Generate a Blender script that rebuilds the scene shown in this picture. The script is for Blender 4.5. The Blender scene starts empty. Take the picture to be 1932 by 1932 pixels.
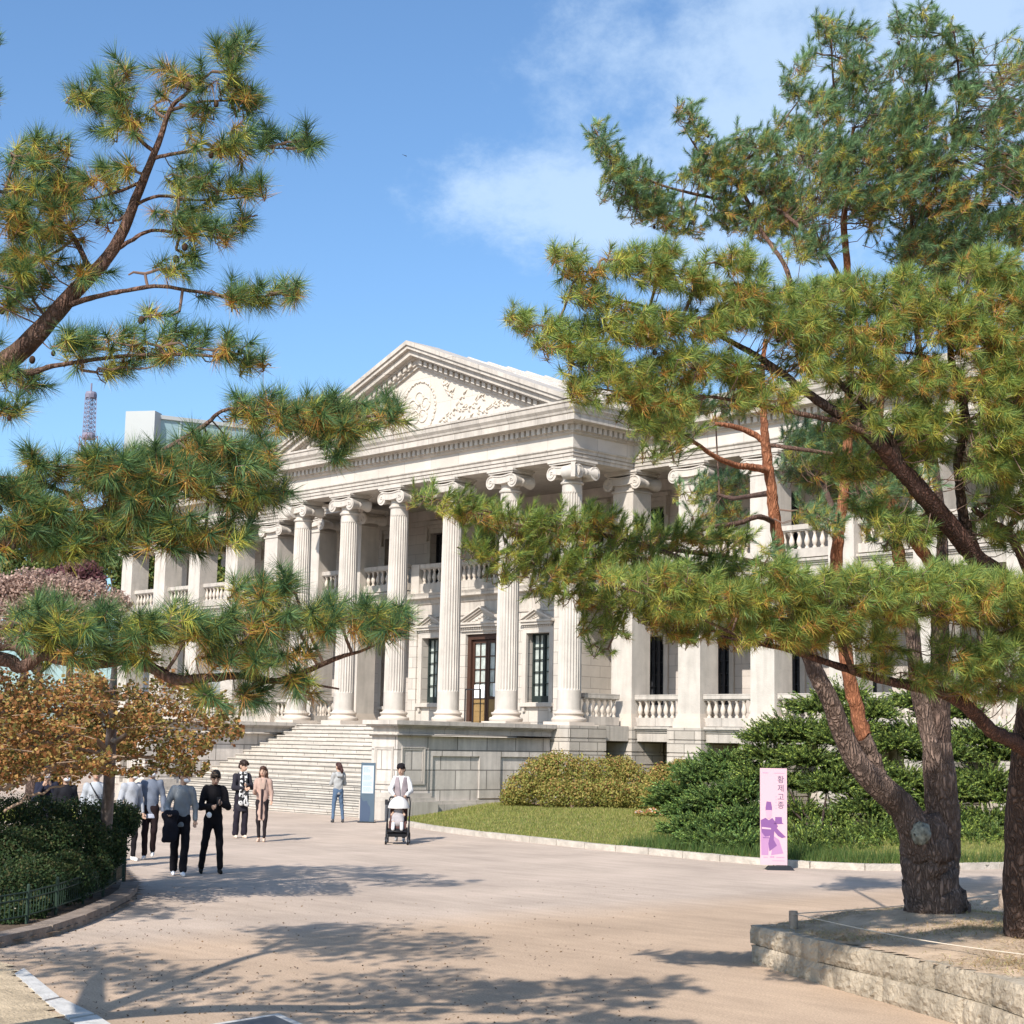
import bpy, math, random
import numpy as np
from mathutils import Matrix, Vector
random.seed(7)
RNG = np.random.default_rng(11)
SC = bpy.context.scene
COL = SC.collection
R_ = math.radians

# ---------------------------------------------------------------- camera, sky, sun, exposure
CAM = np.array([37.305, -38.845, 2.38])
YAW, PIT, ROLL = 0.8026, 0.14127, 0.01930
FPX = 4718.1
Fv = np.array([-math.sin(YAW)*math.cos(PIT), math.cos(YAW)*math.cos(PIT), math.sin(PIT)])
Rv = np.array([math.cos(YAW), math.sin(YAW), 0.0])
Uv = np.cross(Rv, Fv)
cr, sr = math.cos(ROLL), math.sin(ROLL)
Rc = Rv*cr + Uv*sr
Uc = -Rv*sr + Uv*cr
cam = bpy.data.cameras.new('camera')
cam.sensor_width = 36.0
cam.lens = 36.0*FPX/2992.0
cam.clip_start = 0.1
cam.clip_end = 5000
co = bpy.data.objects.new('camera', cam)
COL.objects.link(co)
M = Matrix((( Rc[0], Uc[0], -Fv[0], CAM[0]), (Rc[1], Uc[1], -Fv[1], CAM[1]), (Rc[2], Uc[2], -Fv[2], CAM[2]), (0,0,0,1)))
co.matrix_world = M
SC.camera = co
SC.view_settings.view_transform = 'Standard'
SC.view_settings.look = 'None'
SC.view_settings.exposure = 0.62
SC.view_settings.gamma = 1.0
SC.cycles.max_bounces = 6
SC.cycles.transparent_max_bounces = 8
SC.cycles.use_denoising = True

SUN_EL = R_(39.0)
sh = np.array([0.345, -0.939]); sh = sh/np.hypot(*sh)
SUNV = np.array([sh[0]*math.cos(SUN_EL), sh[1]*math.cos(SUN_EL), math.sin(SUN_EL)])
sun = bpy.data.lights.new('sun', 'SUN')
sun.energy = 4.3
sun.angle = R_(0.5)
sun.color = (1.0, 0.935, 0.85)
so = bpy.data.objects.new('sun', sun)
COL.objects.link(so)
so.rotation_euler = Vector(SUNV.tolist()).to_track_quat('Z', 'Y').to_euler()

w = bpy.data.worlds.new('World'); SC.world = w; w.use_nodes = True
nt = w.node_tree; nt.nodes.clear()
def N(t, nt, **k):
    n = nt.nodes.new(t)
    for a, v in k.items(): setattr(n, a, v)
    return n
out = N('ShaderNodeOutputWorld', nt); bg = N('ShaderNodeBackground', nt)
sky = N('ShaderNodeTexSky', nt)
sky.sky_type = 'NISHITA'; sky.sun_disc = False
sky.sun_elevation = SUN_EL; sky.sun_rotation = math.atan2(SUNV[0], SUNV[1])
sky.air_density = 1.0; sky.dust_density = 1.3; sky.ozone_density = 2.6; sky.altitude = 30
tc = N('ShaderNodeTexCoord', nt)
# clouds live in the direction space of the sky itself
def cloud(centre, size, sx, sy, sz, thr, scale, w0):
    mp = N('ShaderNodeMapping', nt); mp.vector_type = 'POINT'
    nz = N('ShaderNodeTexNoise', nt); nz.inputs['Scale'].default_value = scale
    nz.inputs['Detail'].default_value = 9; nz.inputs['Roughness'].default_value = 0.66
    mp.inputs['Scale'].default_value = (sx, sy, sz); mp.inputs['Location'].default_value = (w0, w0*2, 0)
    nt.links.new(tc.outputs['Generated'], mp.inputs['Vector']); nt.links.new(mp.outputs[0], nz.inputs['Vector'])
    d = N('ShaderNodeVectorMath', nt, operation='SUBTRACT'); d.inputs[1].default_value = centre
    nt.links.new(tc.outputs['Generated'], d.inputs[0])
    sc = N('ShaderNodeVectorMath', nt, operation='MULTIPLY'); sc.inputs[1].default_value = size
    nt.links.new(d.outputs[0], sc.inputs[0])
    ln = N('ShaderNodeVectorMath', nt, operation='LENGTH'); nt.links.new(sc.outputs[0], ln.inputs[0])
    m = N('ShaderNodeMath', nt, operation='MULTIPLY_ADD'); m.inputs[1].default_value = 2.6; m.inputs[2].default_value = -0.28
    nt.links.new(nz.outputs['Fac'], m.inputs[0])
    s = N('ShaderNodeMath', nt, operation='SUBTRACT'); nt.links.new(m.outputs[0], s.inputs[0]); nt.links.new(ln.outputs['Value'], s.inputs[1])
    mr = N('ShaderNodeMapRange', nt); mr.interpolation_type = 'SMOOTHSTEP'
    mr.inputs['From Min'].default_value = thr; mr.inputs['From Max'].default_value = thr+0.75
    nt.links.new(s.outputs[0], mr.inputs['Value'])
    return mr.outputs[0]
def dirpx(x, y):
    d = Fv*FPX + Rc*(x-966)*1.5487 - Uc*(y-966)*1.5487
    return d/np.linalg.norm(d)
c1 = cloud(dirpx(985, 375).tolist(), (11.5, 11.5, 27), 1, 1, 1.5, -0.05, 9.0, 3.1)
c2 = cloud(dirpx(1790, 60).tolist(), (4.0, 4.0, 5.0), 1, 1, 1.3, 0.0, 6.0, 1.7)
c3 = cloud(dirpx(1130, 400).tolist(), (11, 11, 27), 1, 1, 1.8, -0.05, 8.0, 5.4)
mx = N('ShaderNodeMath', nt, operation='MAXIMUM'); nt.links.new(c1, mx.inputs[0]); nt.links.new(c2, mx.inputs[1])
mx2 = N('ShaderNodeMath', nt, operation='MAXIMUM'); nt.links.new(mx.outputs[0], mx2.inputs[0]); nt.links.new(c3, mx2.inputs[1])
mm = N('ShaderNodeMath', nt, operation='MULTIPLY'); mm.inputs[1].default_value = 0.55; nt.links.new(mx2.outputs[0], mm.inputs[0])
mix = N('ShaderNodeMix', nt, data_type='RGBA'); mix.inputs['B'].default_value = (5.6, 5.6, 6.0, 1)
nt.links.new(mm.outputs[0], mix.inputs['Factor']); nt.links.new(sky.outputs[0], mix.inputs['A'])
hs = N('ShaderNodeVectorMath', nt, operation='MULTIPLY'); hs.inputs[1].default_value = (0.90, 1.11, 1.25)
nt.links.new(mix.outputs['Result'], hs.inputs[0]); nt.links.new(hs.outputs[0], bg.inputs['Color'])
bg.inputs['Strength'].default_value = 0.105
nt.links.new(bg.outputs[0], out.inputs['Surface'])

# pixel (in a 1932 px wide frame) -> direction / points, used only to read positions off the photograph
def ray(px, py):
    return Fv*FPX + Rc*(px-966)*1.5487 - Uc*(py-966)*1.5487
def at(px, py, D):
    d = ray(px, py)
    return CAM + d*(D/FPX)
def gnd(px, py, z=0.0):
    d = ray(px, py)
    return CAM + d*((z-CAM[2])/d[2])

# ---------------------------------------------------------------- materials
def mat(name, color=(.5,.5,.5), rough=.8, metal=0., spec=.3, var=0.0, vscale=4., bump=0., bscale=30., dark=None, attr=False, trans=0.):
    m = bpy.data.materials.new(name); m.use_nodes = True
    t = m.node_tree; b = t.nodes['Principled BSDF']
    b.inputs['Roughness'].default_value = rough; b.inputs['Metallic'].default_value = metal
    b.inputs['Specular IOR Level'].default_value = spec
    b.inputs['Base Color'].default_value = (*color, 1)
    src = None
    if attr:
        a = N('ShaderNodeAttribute', t); a.attribute_name = 'Col'; src = a.outputs['Color']
    if var > 0:
        tcn = N('ShaderNodeNewGeometry', t)
        nz = N('ShaderNodeTexNoise', t); nz.inputs['Scale'].default_value = vscale; nz.inputs['Detail'].default_value = 6
        t.links.new(tcn.outputs['Position'], nz.inputs['Vector'])
        mr = N('ShaderNodeMapRange', t); mr.inputs['From Min'].default_value = .3; mr.inputs['From Max'].default_value = .7
        mr.inputs['To Min'].default_value = 1-var; mr.inputs['To Max'].default_value = 1+var
        t.links.new(nz.outputs['Fac'], mr.inputs['Value'])
        vm = N('ShaderNodeVectorMath', t, operation='SCALE')
        if src: t.links.new(src, vm.inputs[0])
        else: vm.inputs[0].default_value = color
        t.links.new(mr.outputs[0], vm.inputs['Scale']); src = vm.outputs[0]
    if src: t.links.new(src, b.inputs['Base Color'])
    if bump > 0:
        g = N('ShaderNodeNewGeometry', t)
        nz = N('ShaderNodeTexNoise', t); nz.inputs['Scale'].default_value = bscale; nz.inputs['Detail'].default_value = 8
        t.links.new(g.outputs['Position'], nz.inputs['Vector'])
        bp = N('ShaderNodeBump', t); bp.inputs['Strength'].default_value = bump; bp.inputs['Distance'].default_value = .05
        t.links.new(nz.outputs['Fac'], bp.inputs['Height']); t.links.new(bp.outputs[0], b.inputs['Normal'])
    if trans > 0:
        tr = N('ShaderNodeBsdfTranslucent', t); ms = N('ShaderNodeMixShader', t); ms.inputs[0].default_value = trans
        o = t.nodes['Material Output']
        if src: t.links.new(src, tr.inputs['Color'])
        else: tr.inputs['Color'].default_value = (*color, 1)
        t.links.new(b.outputs[0], ms.inputs[1]); t.links.new(tr.outputs[0], ms.inputs[2]); t.links.new(ms.outputs[0], o.inputs['Surface'])
    return m

def stone(name, color, joint=True, bw=1.1, bh=.42, stain=.12, blk=.06, jdark=.55, streak=0., bump=.25, zoff=0., mort=.008):
    """dressed stone: block joints laid on each face, per-block tone, soft stains"""
    m = bpy.data.materials.new(name); m.use_nodes = True
    t = m.node_tree; b = t.nodes['Principled BSDF']; b.inputs['Roughness'].default_value = .85; b.inputs['Specular IOR Level'].default_value = .25
    g = N('ShaderNodeNewGeometry', t); sp = N('ShaderNodeSeparateXYZ', t); t.links.new(g.outputs['Position'], sp.inputs[0])
    sn = N('ShaderNodeSeparateXYZ', t); t.links.new(g.outputs['True Normal'], sn.inputs[0])
    ab = N('ShaderNodeMath', t, operation='ABSOLUTE'); t.links.new(sn.outputs['X'], ab.inputs[0])
    gt = N('ShaderNodeMath', t, operation='GREATER_THAN'); gt.inputs[1].default_value = .7; t.links.new(ab.outputs[0], gt.inputs[0])
    mxx = N('ShaderNodeMix', t, data_type='FLOAT'); t.links.new(gt.outputs[0], mxx.inputs['Factor'])
    t.links.new(sp.outputs['X'], mxx.inputs['A']); t.links.new(sp.outputs['Y'], mxx.inputs['B'])
    cx = N('ShaderNodeCombineXYZ', t); t.links.new(mxx.outputs['Result'], cx.inputs['X'])
    za = N('ShaderNodeMath', t, operation='ADD'); za.inputs[1].default_value = 20+zoff; t.links.new(sp.outputs['Z'], za.inputs[0])
    t.links.new(za.outputs[0], cx.inputs['Y'])
    n1 = N('ShaderNodeTexNoise', t); n1.inputs['Scale'].default_value = 1.3; n1.inputs['Detail'].default_value = 8; n1.inputs['Roughness'].default_value = .65
    t.links.new(g.outputs['Position'], n1.inputs['Vector'])
    mr = N('ShaderNodeMapRange', t); mr.inputs['From Min'].default_value = .3; mr.inputs['From Max'].default_value = .72
    mr.inputs['To Min'].default_value = 1-stain; mr.inputs['To Max'].default_value = 1+stain*.6
    t.links.new(n1.outputs['Fac'], mr.inputs['Value'])
    cur = mr.outputs[0]
    if streak > 0:
        mp = N('ShaderNodeMapping', t); mp.inputs['Scale'].default_value = (3.2, 3.2, .35); t.links.new(g.outputs['Position'], mp.inputs['Vector'])
        n2 = N('ShaderNodeTexNoise', t); n2.inputs['Scale'].default_value = 1.6; n2.inputs['Detail'].default_value = 6; t.links.new(mp.outputs[0], n2.inputs['Vector'])
        m2 = N('ShaderNodeMapRange', t); m2.inputs['From Min'].default_value = .42; m2.inputs['From Max'].default_value = .68
        m2.inputs['To Min'].default_value = 1.0; m2.inputs['To Max'].default_value = 1-streak
        t.links.new(n2.outputs['Fac'], m2.inputs['Value'])
        mu = N('ShaderNodeMath', t, operation='MULTIPLY'); t.links.new(cur, mu.inputs[0]); t.links.new(m2.outputs[0], mu.inputs[1]); cur = mu.outputs[0]
    hgt = None
    if joint:
        br = N('ShaderNodeTexBrick', t); br.inputs['Scale'].default_value = 1.0
        br.inputs['Brick Width'].default_value = bw; br.inputs['Row Height'].default_value = bh; br.inputs['Mortar Size'].default_value = mort
        br.inputs['Color1'].default_value = (1-blk,)*3+(1,); br.inputs['Color2'].default_value = (1+blk,)*3+(1,)
        br.inputs['Mortar'].default_value = (jdark,)*3+(1,); br.offset = .5; br.inputs['Bias'].default_value = 0
        t.links.new(cx.outputs[0], br.inputs['Vector'])
        sc_ = N('ShaderNodeSeparateColor', t); t.links.new(br.outputs['Color'], sc_.inputs[0])
        mu = N('ShaderNodeMath', t, operation='MULTIPLY'); t.links.new(cur, mu.inputs[0]); t.links.new(sc_.outputs[0], mu.inputs[1]); cur = mu.outputs[0]
    vm = N('ShaderNodeVectorMath', t, operation='SCALE'); vm.inputs[0].default_value = color
    t.links.new(cur, vm.inputs['Scale']); t.links.new(vm.outputs[0], b.inputs['Base Color'])
    nb = N('ShaderNodeTexNoise', t); nb.inputs['Scale'].default_value = 22; nb.inputs['Detail'].default_value = 8; t.links.new(g.outputs['Position'], nb.inputs['Vector'])
    bp = N('ShaderNodeBump', t); bp.inputs['Strength'].default_value = bump; bp.inputs['Distance'].default_value = .03
    t.links.new(nb.outputs['Fac'], bp.inputs['Height']); t.links.new(bp.outputs[0], b.inputs['Normal'])
    return m

ST = (.515, .468, .415)
M_ashlar = stone('ashlar', ST, True, 1.0, .42, .14, .09, .55, mort=.012)
M_plain = stone('smooth_stone', ST, False, stain=.16, streak=.13)
M_frieze = stone('frieze_stone', ST, True, 1.5, 2.0, .12, .08, .6)
M_rust = stone('rusticated_stone', (.46,.41,.355), True, .85, .423, .16, .13, .45, streak=.1, mort=.018)
M_pod = stone('weathered_stone', (.58,.525,.47), True, 1.25, .60, .22, .12, .42, streak=.22, zoff=.12, mort=.02)
M_trim = stone('weathered_trim', (.47,.425,.375), True, 1.4, 4.0, .16, .07, .5, streak=.2)
M_step = stone('step_stone', (.50,.455,.40), True, 1.7, .14, .14, .10, .35, streak=.1, mort=.012)
M_roof = stone('roof_stone', (.50,.455,.41), True, .6, 9, .12, .05, .6)
M_relief = stone('relief_stone', (.56,.50,.43), False, stain=.06)
M_kerb = mat('granite_kerb', (.46,.41,.35), .9, var=.2, vscale=5, bump=.4, bscale=25)
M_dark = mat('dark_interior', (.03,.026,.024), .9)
M_black = mat('black_paint', (.018,.018,.022), .45)
M_gframe = mat('dark_green_frame', (.022,.032,.03), .4)
M_brown = mat('brown_wood', (.06,.03,.02), .5, var=.15, vscale=8)
M_ochre = mat('ochre_panel', (.26,.17,.07), .6, var=.1, vscale=6)
M_curtain = mat('curtained_glass', (.42,.46,.43), .25, spec=.6, var=.18, vscale=7)
M_glass = mat('dark_glass', (.045,.047,.052), .12, spec=.8, var=.5, vscale=3)
M_white = mat('white_paper', (.78,.79,.8), .7)
M_wall_in = stone('gallery_wall', (.50,.445,.40), True, 1.0, .42, .08, .05, .6)

# ---------------------------------------------------------------- mesh helpers
class MB:
    def __init__(s): s.v = []; s.f = []; s.n = 0; s.c = []
    def add(s, V, F):
        V = np.asarray(V, float).reshape(-1, 3); s.v.append(V)
        n = s.n
        for f in F: s.f.append([i+n for i in f])
        s.n += len(V); return s
    def box(s, a, b):
        x0,y0,z0 = a; x1,y1,z1 = b
        V = [(x0,y0,z0),(x1,y0,z0),(x1,y1,z0),(x0,y1,z0),(x0,y0,z1),(x1,y0,z1),(x1,y1,z1),(x0,y1,z1)]
        return s.add(V, [(3,2,1,0),(4,5,6,7),(0,1,5,4),(1,2,6,5),(2,3,7,6),(3,0,4,7)])
    def cbox(s, c, h): return s.box((c[0]-h[0],c[1]-h[1],c[2]-h[2]), (c[0]+h[0],c[1]+h[1],c[2]+h[2]))
    def rbox(s, a, b, ang, piv):
        t = MB().box(a, b); V = np.concatenate(t.v); c, q = math.cos(ang), math.sin(ang)
        x = V[:,0]-piv[0]; y = V[:,1]-piv[1]
        V = np.stack([piv[0]+x*c-y*q, piv[1]+x*q+y*c, V[:,2]], 1)
        return s.add(V, t.f)
    def lathe(s, prof, c=(0,0,0), n=24, flute=None):
        V = []; F = []; m = len(prof)
        for (r, z) in prof:
            for k in range(n):
                a = 2*math.pi*k/n; rr = r
                V.append((c[0]+rr*math.cos(a), c[1]+rr*math.sin(a), c[2]+z))
        for i in range(m-1):
            for k in range(n):
                k2 = (k+1) % n
                F.append((i*n+k, i*n+k2, (i+1)*n+k2, (i+1)*n+k))
        F.append(tuple(range(n-1,-1,-1))); F.append(tuple((m-1)*n+k for k in range(n)))
        return s.add(V, F)
    def poly_y(s, pts, y0, y1):
        """polygon given in (x,z), extruded along y"""
        n = len(pts)
        V = [(x,y0,z) for x,z in pts]+[(x,y1,z) for x,z in pts]
        F = [tuple(range(n)), tuple(range(2*n-1, n-1, -1))]
        for i in range(n):
            j = (i+1) % n; F.append((j, i, n+i, n+j))
        return s.add(V, F)
    def poly_z(s, pts, z0, z1):
        n = len(pts)
        V = [(x,y,z0) for x,y in pts]+[(x,y,z1) for x,y in pts]
        F = [tuple(range(n-1,-1,-1)), tuple(range(n, 2*n))]
        for i in range(n):
            j = (i+1) % n; F.append((i, j, n+j, n+i))
        return s.add(V, F)
    def tube(s, pts, rad, n=8, cap=True, noise=0.):
        P = np.asarray(pts, float); m = len(P)
        rad = np.full(m, rad) if np.isscalar(rad) else np.asarray(rad, float)
        T = np.gradient(P, axis=0); T /= np.linalg.norm(T, axis=1)[:,None]+1e-9
        up = np.array([0.13,.21,1.]) if abs(T[0][2]) < .9 else np.array([1.,.2,.1])
        A = []
        a = np.cross(T[0], up); a /= np.linalg.norm(a)
        for i in range(m):
            a = a-T[i]*(a@T[i]); a /= np.linalg.norm(a)+1e-9; A.append(a)
        A = np.array(A); B = np.cross(T, A)
        th = np.linspace(0, 2*math.pi, n, endpoint=False)
        rr = rad[:,None]*np.ones(n)
        if noise: rr = rr*(1+noise*RNG.standard_normal((m, n)))
        V = P[:,None,:]+rr[:,:,None]*(A[:,None,:]*np.cos(th)[None,:,None]+B[:,None,:]*np.sin(th)[None,:,None])
        F = []
        for i in range(m-1):
            for k in range(n):
                k2 = (k+1) % n; F.append((i*n+k, i*n+k2, (i+1)*n+k2, (i+1)*n+k))
        if cap: F.append(tuple(range(n-1,-1,-1))); F.append(tuple((m-1)*n+k for k in range(n)))
        return s.add(V.reshape(-1,3), F)
    def ball(s, c, r, n=10, m=6):
        r = (r,r,r) if np.isscalar(r) else r
        V = [(c[0],c[1],c[2]-r[2])]
        for i in range(1, m):
            p = -math.pi/2+math.pi*i/m
            for k in range(n):
                a = 2*math.pi*k/n
                V.append((c[0]+r[0]*math.cos(p)*math.cos(a), c[1]+r[1]*math.cos(p)*math.sin(a), c[2]+r[2]*math.sin(p)))
        V.append((c[0],c[1],c[2]+r[2])); F = []
        for k in range(n): F.append((0, 1+(k+1)%n, 1+k))
        for i in range(m-2):
            for k in range(n):
                F.append((1+i*n+k, 1+i*n+(k+1)%n, 1+(i+1)*n+(k+1)%n, 1+(i+1)*n+k))
        L = len(V)-1
        for k in range(n): F.append((L, 1+(m-2)*n+k, 1+(m-2)*n+(k+1)%n))
        return s.add(V, F)
    def build(s, name, m, parent=None, smooth=False, loc=None, col=None, auto=None):
        V = np.concatenate(s.v) if s.v else np.zeros((0,3))
        return mesh(name, V, s.f, m, parent, smooth, loc, col, auto)

def mesh(name, V, F, m, parent=None, smooth=False, loc=None, col=None, auto=None):
    V = np.asarray(V, float)
    base = np.zeros(3)
    if parent is not None: base = np.array(parent.get('_base', (0,0,0)), float)
    elif loc is not None: base = np.asarray(loc, float)
    me = bpy.data.meshes.new(name)
    V = V-base
    if isinstance(F, np.ndarray):
        k = F.shape[1]
        me.vertices.add(len(V)); me.vertices.foreach_set('co', V.astype(np.float32).ravel())
        me.loops.add(F.size); me.loops.foreach_set('vertex_index', F.astype(np.int32).ravel())
        me.polygons.add(len(F)); me.polygons.foreach_set('loop_start', np.arange(0, F.size, k, dtype=np.int32))
        me.polygons.foreach_set('loop_total', np.full(len(F), k, dtype=np.int32))
        me.update(calc_edges=True)
    else:
        me.from_pydata(V.tolist(), [], F)
    if col is not None:
        a = me.color_attributes.new('Col', 'FLOAT_COLOR', 'POINT')
        c = np.ones((len(V), 4), np.float32); c[:,:3] = col
        a.data.foreach_set('color', c.ravel())
    me.materials.append(m)
    if smooth:
        me.polygons.foreach_set('use_smooth', np.ones(len(me.polygons), bool))
        if auto: me.set_sharp_from_angle(angle=R_(auto))
    me.update()
    o = bpy.data.objects.new(name, me); COL.objects.link(o)
    if parent is not None:
        o.parent = parent; o['_base'] = base.tolist()
    else: o.location = base.tolist(); o['_base'] = base.tolist()
    return o

def thing(name, label, cat, base=(0,0,0), group=None):
    o = bpy.data.objects.new(name, None); COL.objects.link(o)
    o.location = base; o['_base'] = list(map(float, base)); o.empty_display_size = .2
    o['label'] = label; o['category'] = cat
    if group: o['group'] = group
    return o
def tag(o, label=None, cat=None, group=None, kind=None):
    if label: o['label'] = label
    if cat: o['category'] = cat
    if group: o['group'] = group
    if kind: o['kind'] = kind
    return o
def dup_child(o, parent, off=(0,0,0)):
    c = o.copy(); COL.objects.link(c); c.parent = parent
    c.location = (o.location[0]+off[0], o.location[1]+off[1], o.location[2]+off[2])
    for ch in list(o.children):
        d = ch.copy(); COL.objects.link(d); d.parent = c
    return c
# ---------------------------------------------------------------- the stone palace
FL = 2.8                                   # floor level above the plaza
pal = thing('palace', 'long pale stone palace with pediment, fluted columns and a broad flight of steps', 'building', (-7.5, -8, 0))
P = pal
PY = 3.07                                  # centre line of the wing piers
XL, XR = -33.3, 21.6
XW = -28.9

def sweep(path, prof, closed=False):
    """profile [(out, z)] swept along axis aligned path [(x, y)], outside = right of the travel direction"""
    n = len(path); V = []; F = []
    dirs = []
    for i in range(n-1):
        d = np.array(path[i+1], float)-np.array(path[i], float); dirs.append(d/np.linalg.norm(d))
    for i in range(n):
        if i == 0: o = np.array([dirs[0][1], -dirs[0][0]])
        elif i == n-1: o = np.array([dirs[-1][1], -dirs[-1][0]])
        else:
            a = np.array([dirs[i-1][1], -dirs[i-1][0]]); b = np.array([dirs[i][1], -dirs[i][0]])
            o = a+b if abs(a@b) < .5 else a
        for (q, z) in prof: V.append((path[i][0]+o[0]*q, path[i][1]+o[1]*q, z))
    m = len(prof)
    for i in range(n-1):
        for j in range(m-1): F.append((i*m+j, (i+1)*m+j, (i+1)*m+j+1, i*m+j+1))
    return V, F

# entablature path, walking east along the front (outside is south = right hand)
EP = [(XL, 16), (XL, 2.6), (-15.43, 2.6), (-15.43, -.43), (.43, -.43), (.43, 2.6), (XR, 2.6), (XR, 16)]
z0 = FL
arch = [(-.86, z0+8.98), (0, z0+8.98), (0, z0+9.10), (.035, z0+9.10), (.035, z0+9.22), (.07, z0+9.22), (.07, z0+9.31), (.12, z0+9.36), (.12, z0+9.40), (.02, z0+9.40)]
V, F = sweep(EP, arch); b = MB().add(V, F); b.build('architrave', M_trim, P)
V, F = sweep(EP, [(.02, z0+9.40), (.02, z0+9.83), (.07, z0+9.85)]); MB().add(V, F).build('frieze', M_frieze, P)
corn = [(.07, z0+9.85), (.12, z0+9.88), (.12, z0+9.92), (.16, z0+9.93), (.16, z0+10.14), (.27, z0+10.14), (.30, z0+10.19), (.56, z0+10.20), (.56, z0+10.40), (.60, z0+10.43), (.62, z0+10.50), (.70, z0+10.60), (.72, z0+10.74), (.76, z0+10.76), (.76, z0+10.83), (.3, z0+10.88), (-.9, z0+10.9)]
V, F = sweep(EP, corn); MB().add(V, F).build('cornice', M_trim, P)
b = MB()
def dent_x(x0, x1, y):
    x = x0
    while x < x1: b.box((x, y-.27, z0+9.95), (x+.15, y-.15, z0+10.137)); x += .26
dent_x(XL-.2, -15.6, 2.6); dent_x(-15.6, .5, -.43); dent_x(.62, XR, 2.6)
y = -.5
while y < 2.3: b.box((.58, y, z0+9.95), (.70, y+.15, z0+10.137)); b.box((-15.70, y, z0+9.95), (-15.58, y+.15, z0+10.137)); y += .26
b.build('dentil_moulding', M_plain, P)
# ceilings of the porch and the galleries, attic blocking
b = MB(); b.box((-15.0, -.05, z0+9.25), (0, 6.0, z0+9.45)); b.box((XL+.5, PY, z0+9.25), (-15.0, 6.0, z0+9.45)); b.box((0, PY, z0+9.25), (XR-.5, 6.0, z0+9.45))
b.box((XL+.5, 6, z0+9.25), (XW, 15.5, z0+9.45)); b.build('gallery_ceiling', M_plain, P)
b = MB(); b.box((XL+.3, 3.2, z0+10.885), (-15.9, 3.6, z0+11.35)); b.box((.9, 3.2, z0+10.885), (XR-.3, 3.6, z0+11.35)); b.box((XL+.2,3.61,z0+10.885),(XR-.2,16,z0+11.0))
b.build('attic_parapet', M_trim, P)

# ---- pediment
px, sl = -7.5, .388
xr = .43+.78
def rake(z_in, z_out, y0, name=None, m=M_trim, bb=None):
    """pair of sloping slabs, heights measured vertically below the outer line"""
    top = z0+10.86+(xr-px)*sl
    for s in (1, -1):
        A = (px, top-z_in); B = (px+s*(xr-px), top-z_in-(xr-px)*sl)
        C = (px+s*(xr-px), top-z_out-(xr-px)*sl); D = (px, top-z_out)
        # stop on the horizontal cornice
        zc = z0+10.89
        pts = []
        xe_in = px+s*min(xr-px, (A[1]-zc)/sl); xe_out = px+s*min(xr-px, (D[1]-zc)/sl)
        pts = [(px, A[1]), (xe_in, A[1]-abs(xe_in-px)*sl), (xe_out, D[1]-abs(xe_out-px)*sl), (px, D[1])]
        if s == 1: pts = pts[::-1]
        bb.poly_y(pts, y0, .4)
b = MB()
rake(0, .16, -1.19, bb=b); rake(.163, .30, -1.12, bb=b); rake(.303, .52, -.97, bb=b); rake(.523, .60, -.74, bb=b); rake(.603, .82, -.63, bb=b); rake(.823, .92, -.56, bb=b)
b.build('raking_cornice', M_trim, P)
b = MB(); top = z0+10.86+(xr-px)*sl
for s in (1, -1):
    x = .22
    while True:
        zt = top-.62-x*sl
        if zt-.2 < z0+10.92: break
        X = px+s*x
        b.poly_y([(X-s*0, zt), (X+s*.16, zt-.16*sl), (X+s*.16, zt-.17-.16*sl), (X, zt-.17)][::-s], -.735, -.61); x += .29
b.build('raking_dentil_moulding', M_plain, P)
b = MB(); zt = top-.9; zb = z0+10.86; hw = (zt-zb)/sl
b.poly_y([(px-hw, zb), (px+hw, zb), (px, zt)], -.45, .2)
tym = b.build('tympanum', stone('tympanum_stone', ST, True, 2.3, 1.05, .06, .04, .7), P)
# relief: wreath, five petal blossom, sprays of leaves
b = MB(); yr = -.432; cz = z0+11.75
for k in range(44):
    a = 2*math.pi*k/44
    rx, rz = .92, .98
    c = (px+rx*math.cos(a), yr, cz+.05+rz*math.sin(a)); t = a+math.pi/2+(.5 if k % 2 else -.5)
    b.tube([(c[0]-.11*math.cos(t), yr-.01, c[2]-.11*math.sin(t)), (c[0], yr-.05, c[2]), (c[0]+.12*math.cos(t), yr-.01, c[2]+.12*math.sin(t))], [.012,.05,.008], 6)
for q, (dx, dz, rr) in enumerate([(0,.38,.24),(.36,.12,.24),(.22,-.3,.24),(-.22,-.3,.24),(-.36,.12,.24)]):
    b.tube([(px+dx+rr*math.cos(t), yr-.03, cz+.03+dz+rr*math.sin(t)) for t in np.linspace(0, 6.28, 15)], .032, 6)
    b.ball((px+dx*.8, yr, cz+.03+dz*.8), (.13,.05,.13))
for k in range(16):
    a = 2*math.pi*k/16; b.tube([(px+.07*math.cos(a), yr-.03, cz+.03+.07*math.sin(a)), (px+.27*math.cos(a), yr-.03, cz+.03+.27*math.sin(a))], [.012,.02], 5)
for s in (1, -1):
    for (x0_, z0_, x1_, z1_, n_) in [(1.15, -.75, 2.6, .25, 15), (2.2, -.35, 3.6, -.05, 12), (3.2, -.45, 4.9, -.42, 13), (1.25, .75, 1.9, .2, 8), (2.0,-.72,3.1,-.75,9), (1.35,1.15,1.5,.4,6)]:
        pts = []
        for k in range(9):
            t = k/8; pts.append((px+s*(x0_+(x1_-x0_)*t), yr-.02, cz+z0_+(z1_-z0_)*t+.09*math.sin(t*7+x0_)))
        b.tube(pts, [.035]*5+[.03,.025,.02,.012], 6)
        for k in range(n_):
            t = (k+.5)/n_; i = int(t*8); p = np.array(pts[i]); a = RNG.uniform(.5, 1.2)*(1 if k % 2 else -1)+(0 if s > 0 else math.pi)
            L = RNG.uniform(.16, .3)
            b.tube([p, p+(L*.5*math.cos(a), -.045, L*.5*math.sin(a)), p+(L*math.cos(a), 0, L*math.sin(a))], [.015,.045,.008], 6)
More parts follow.
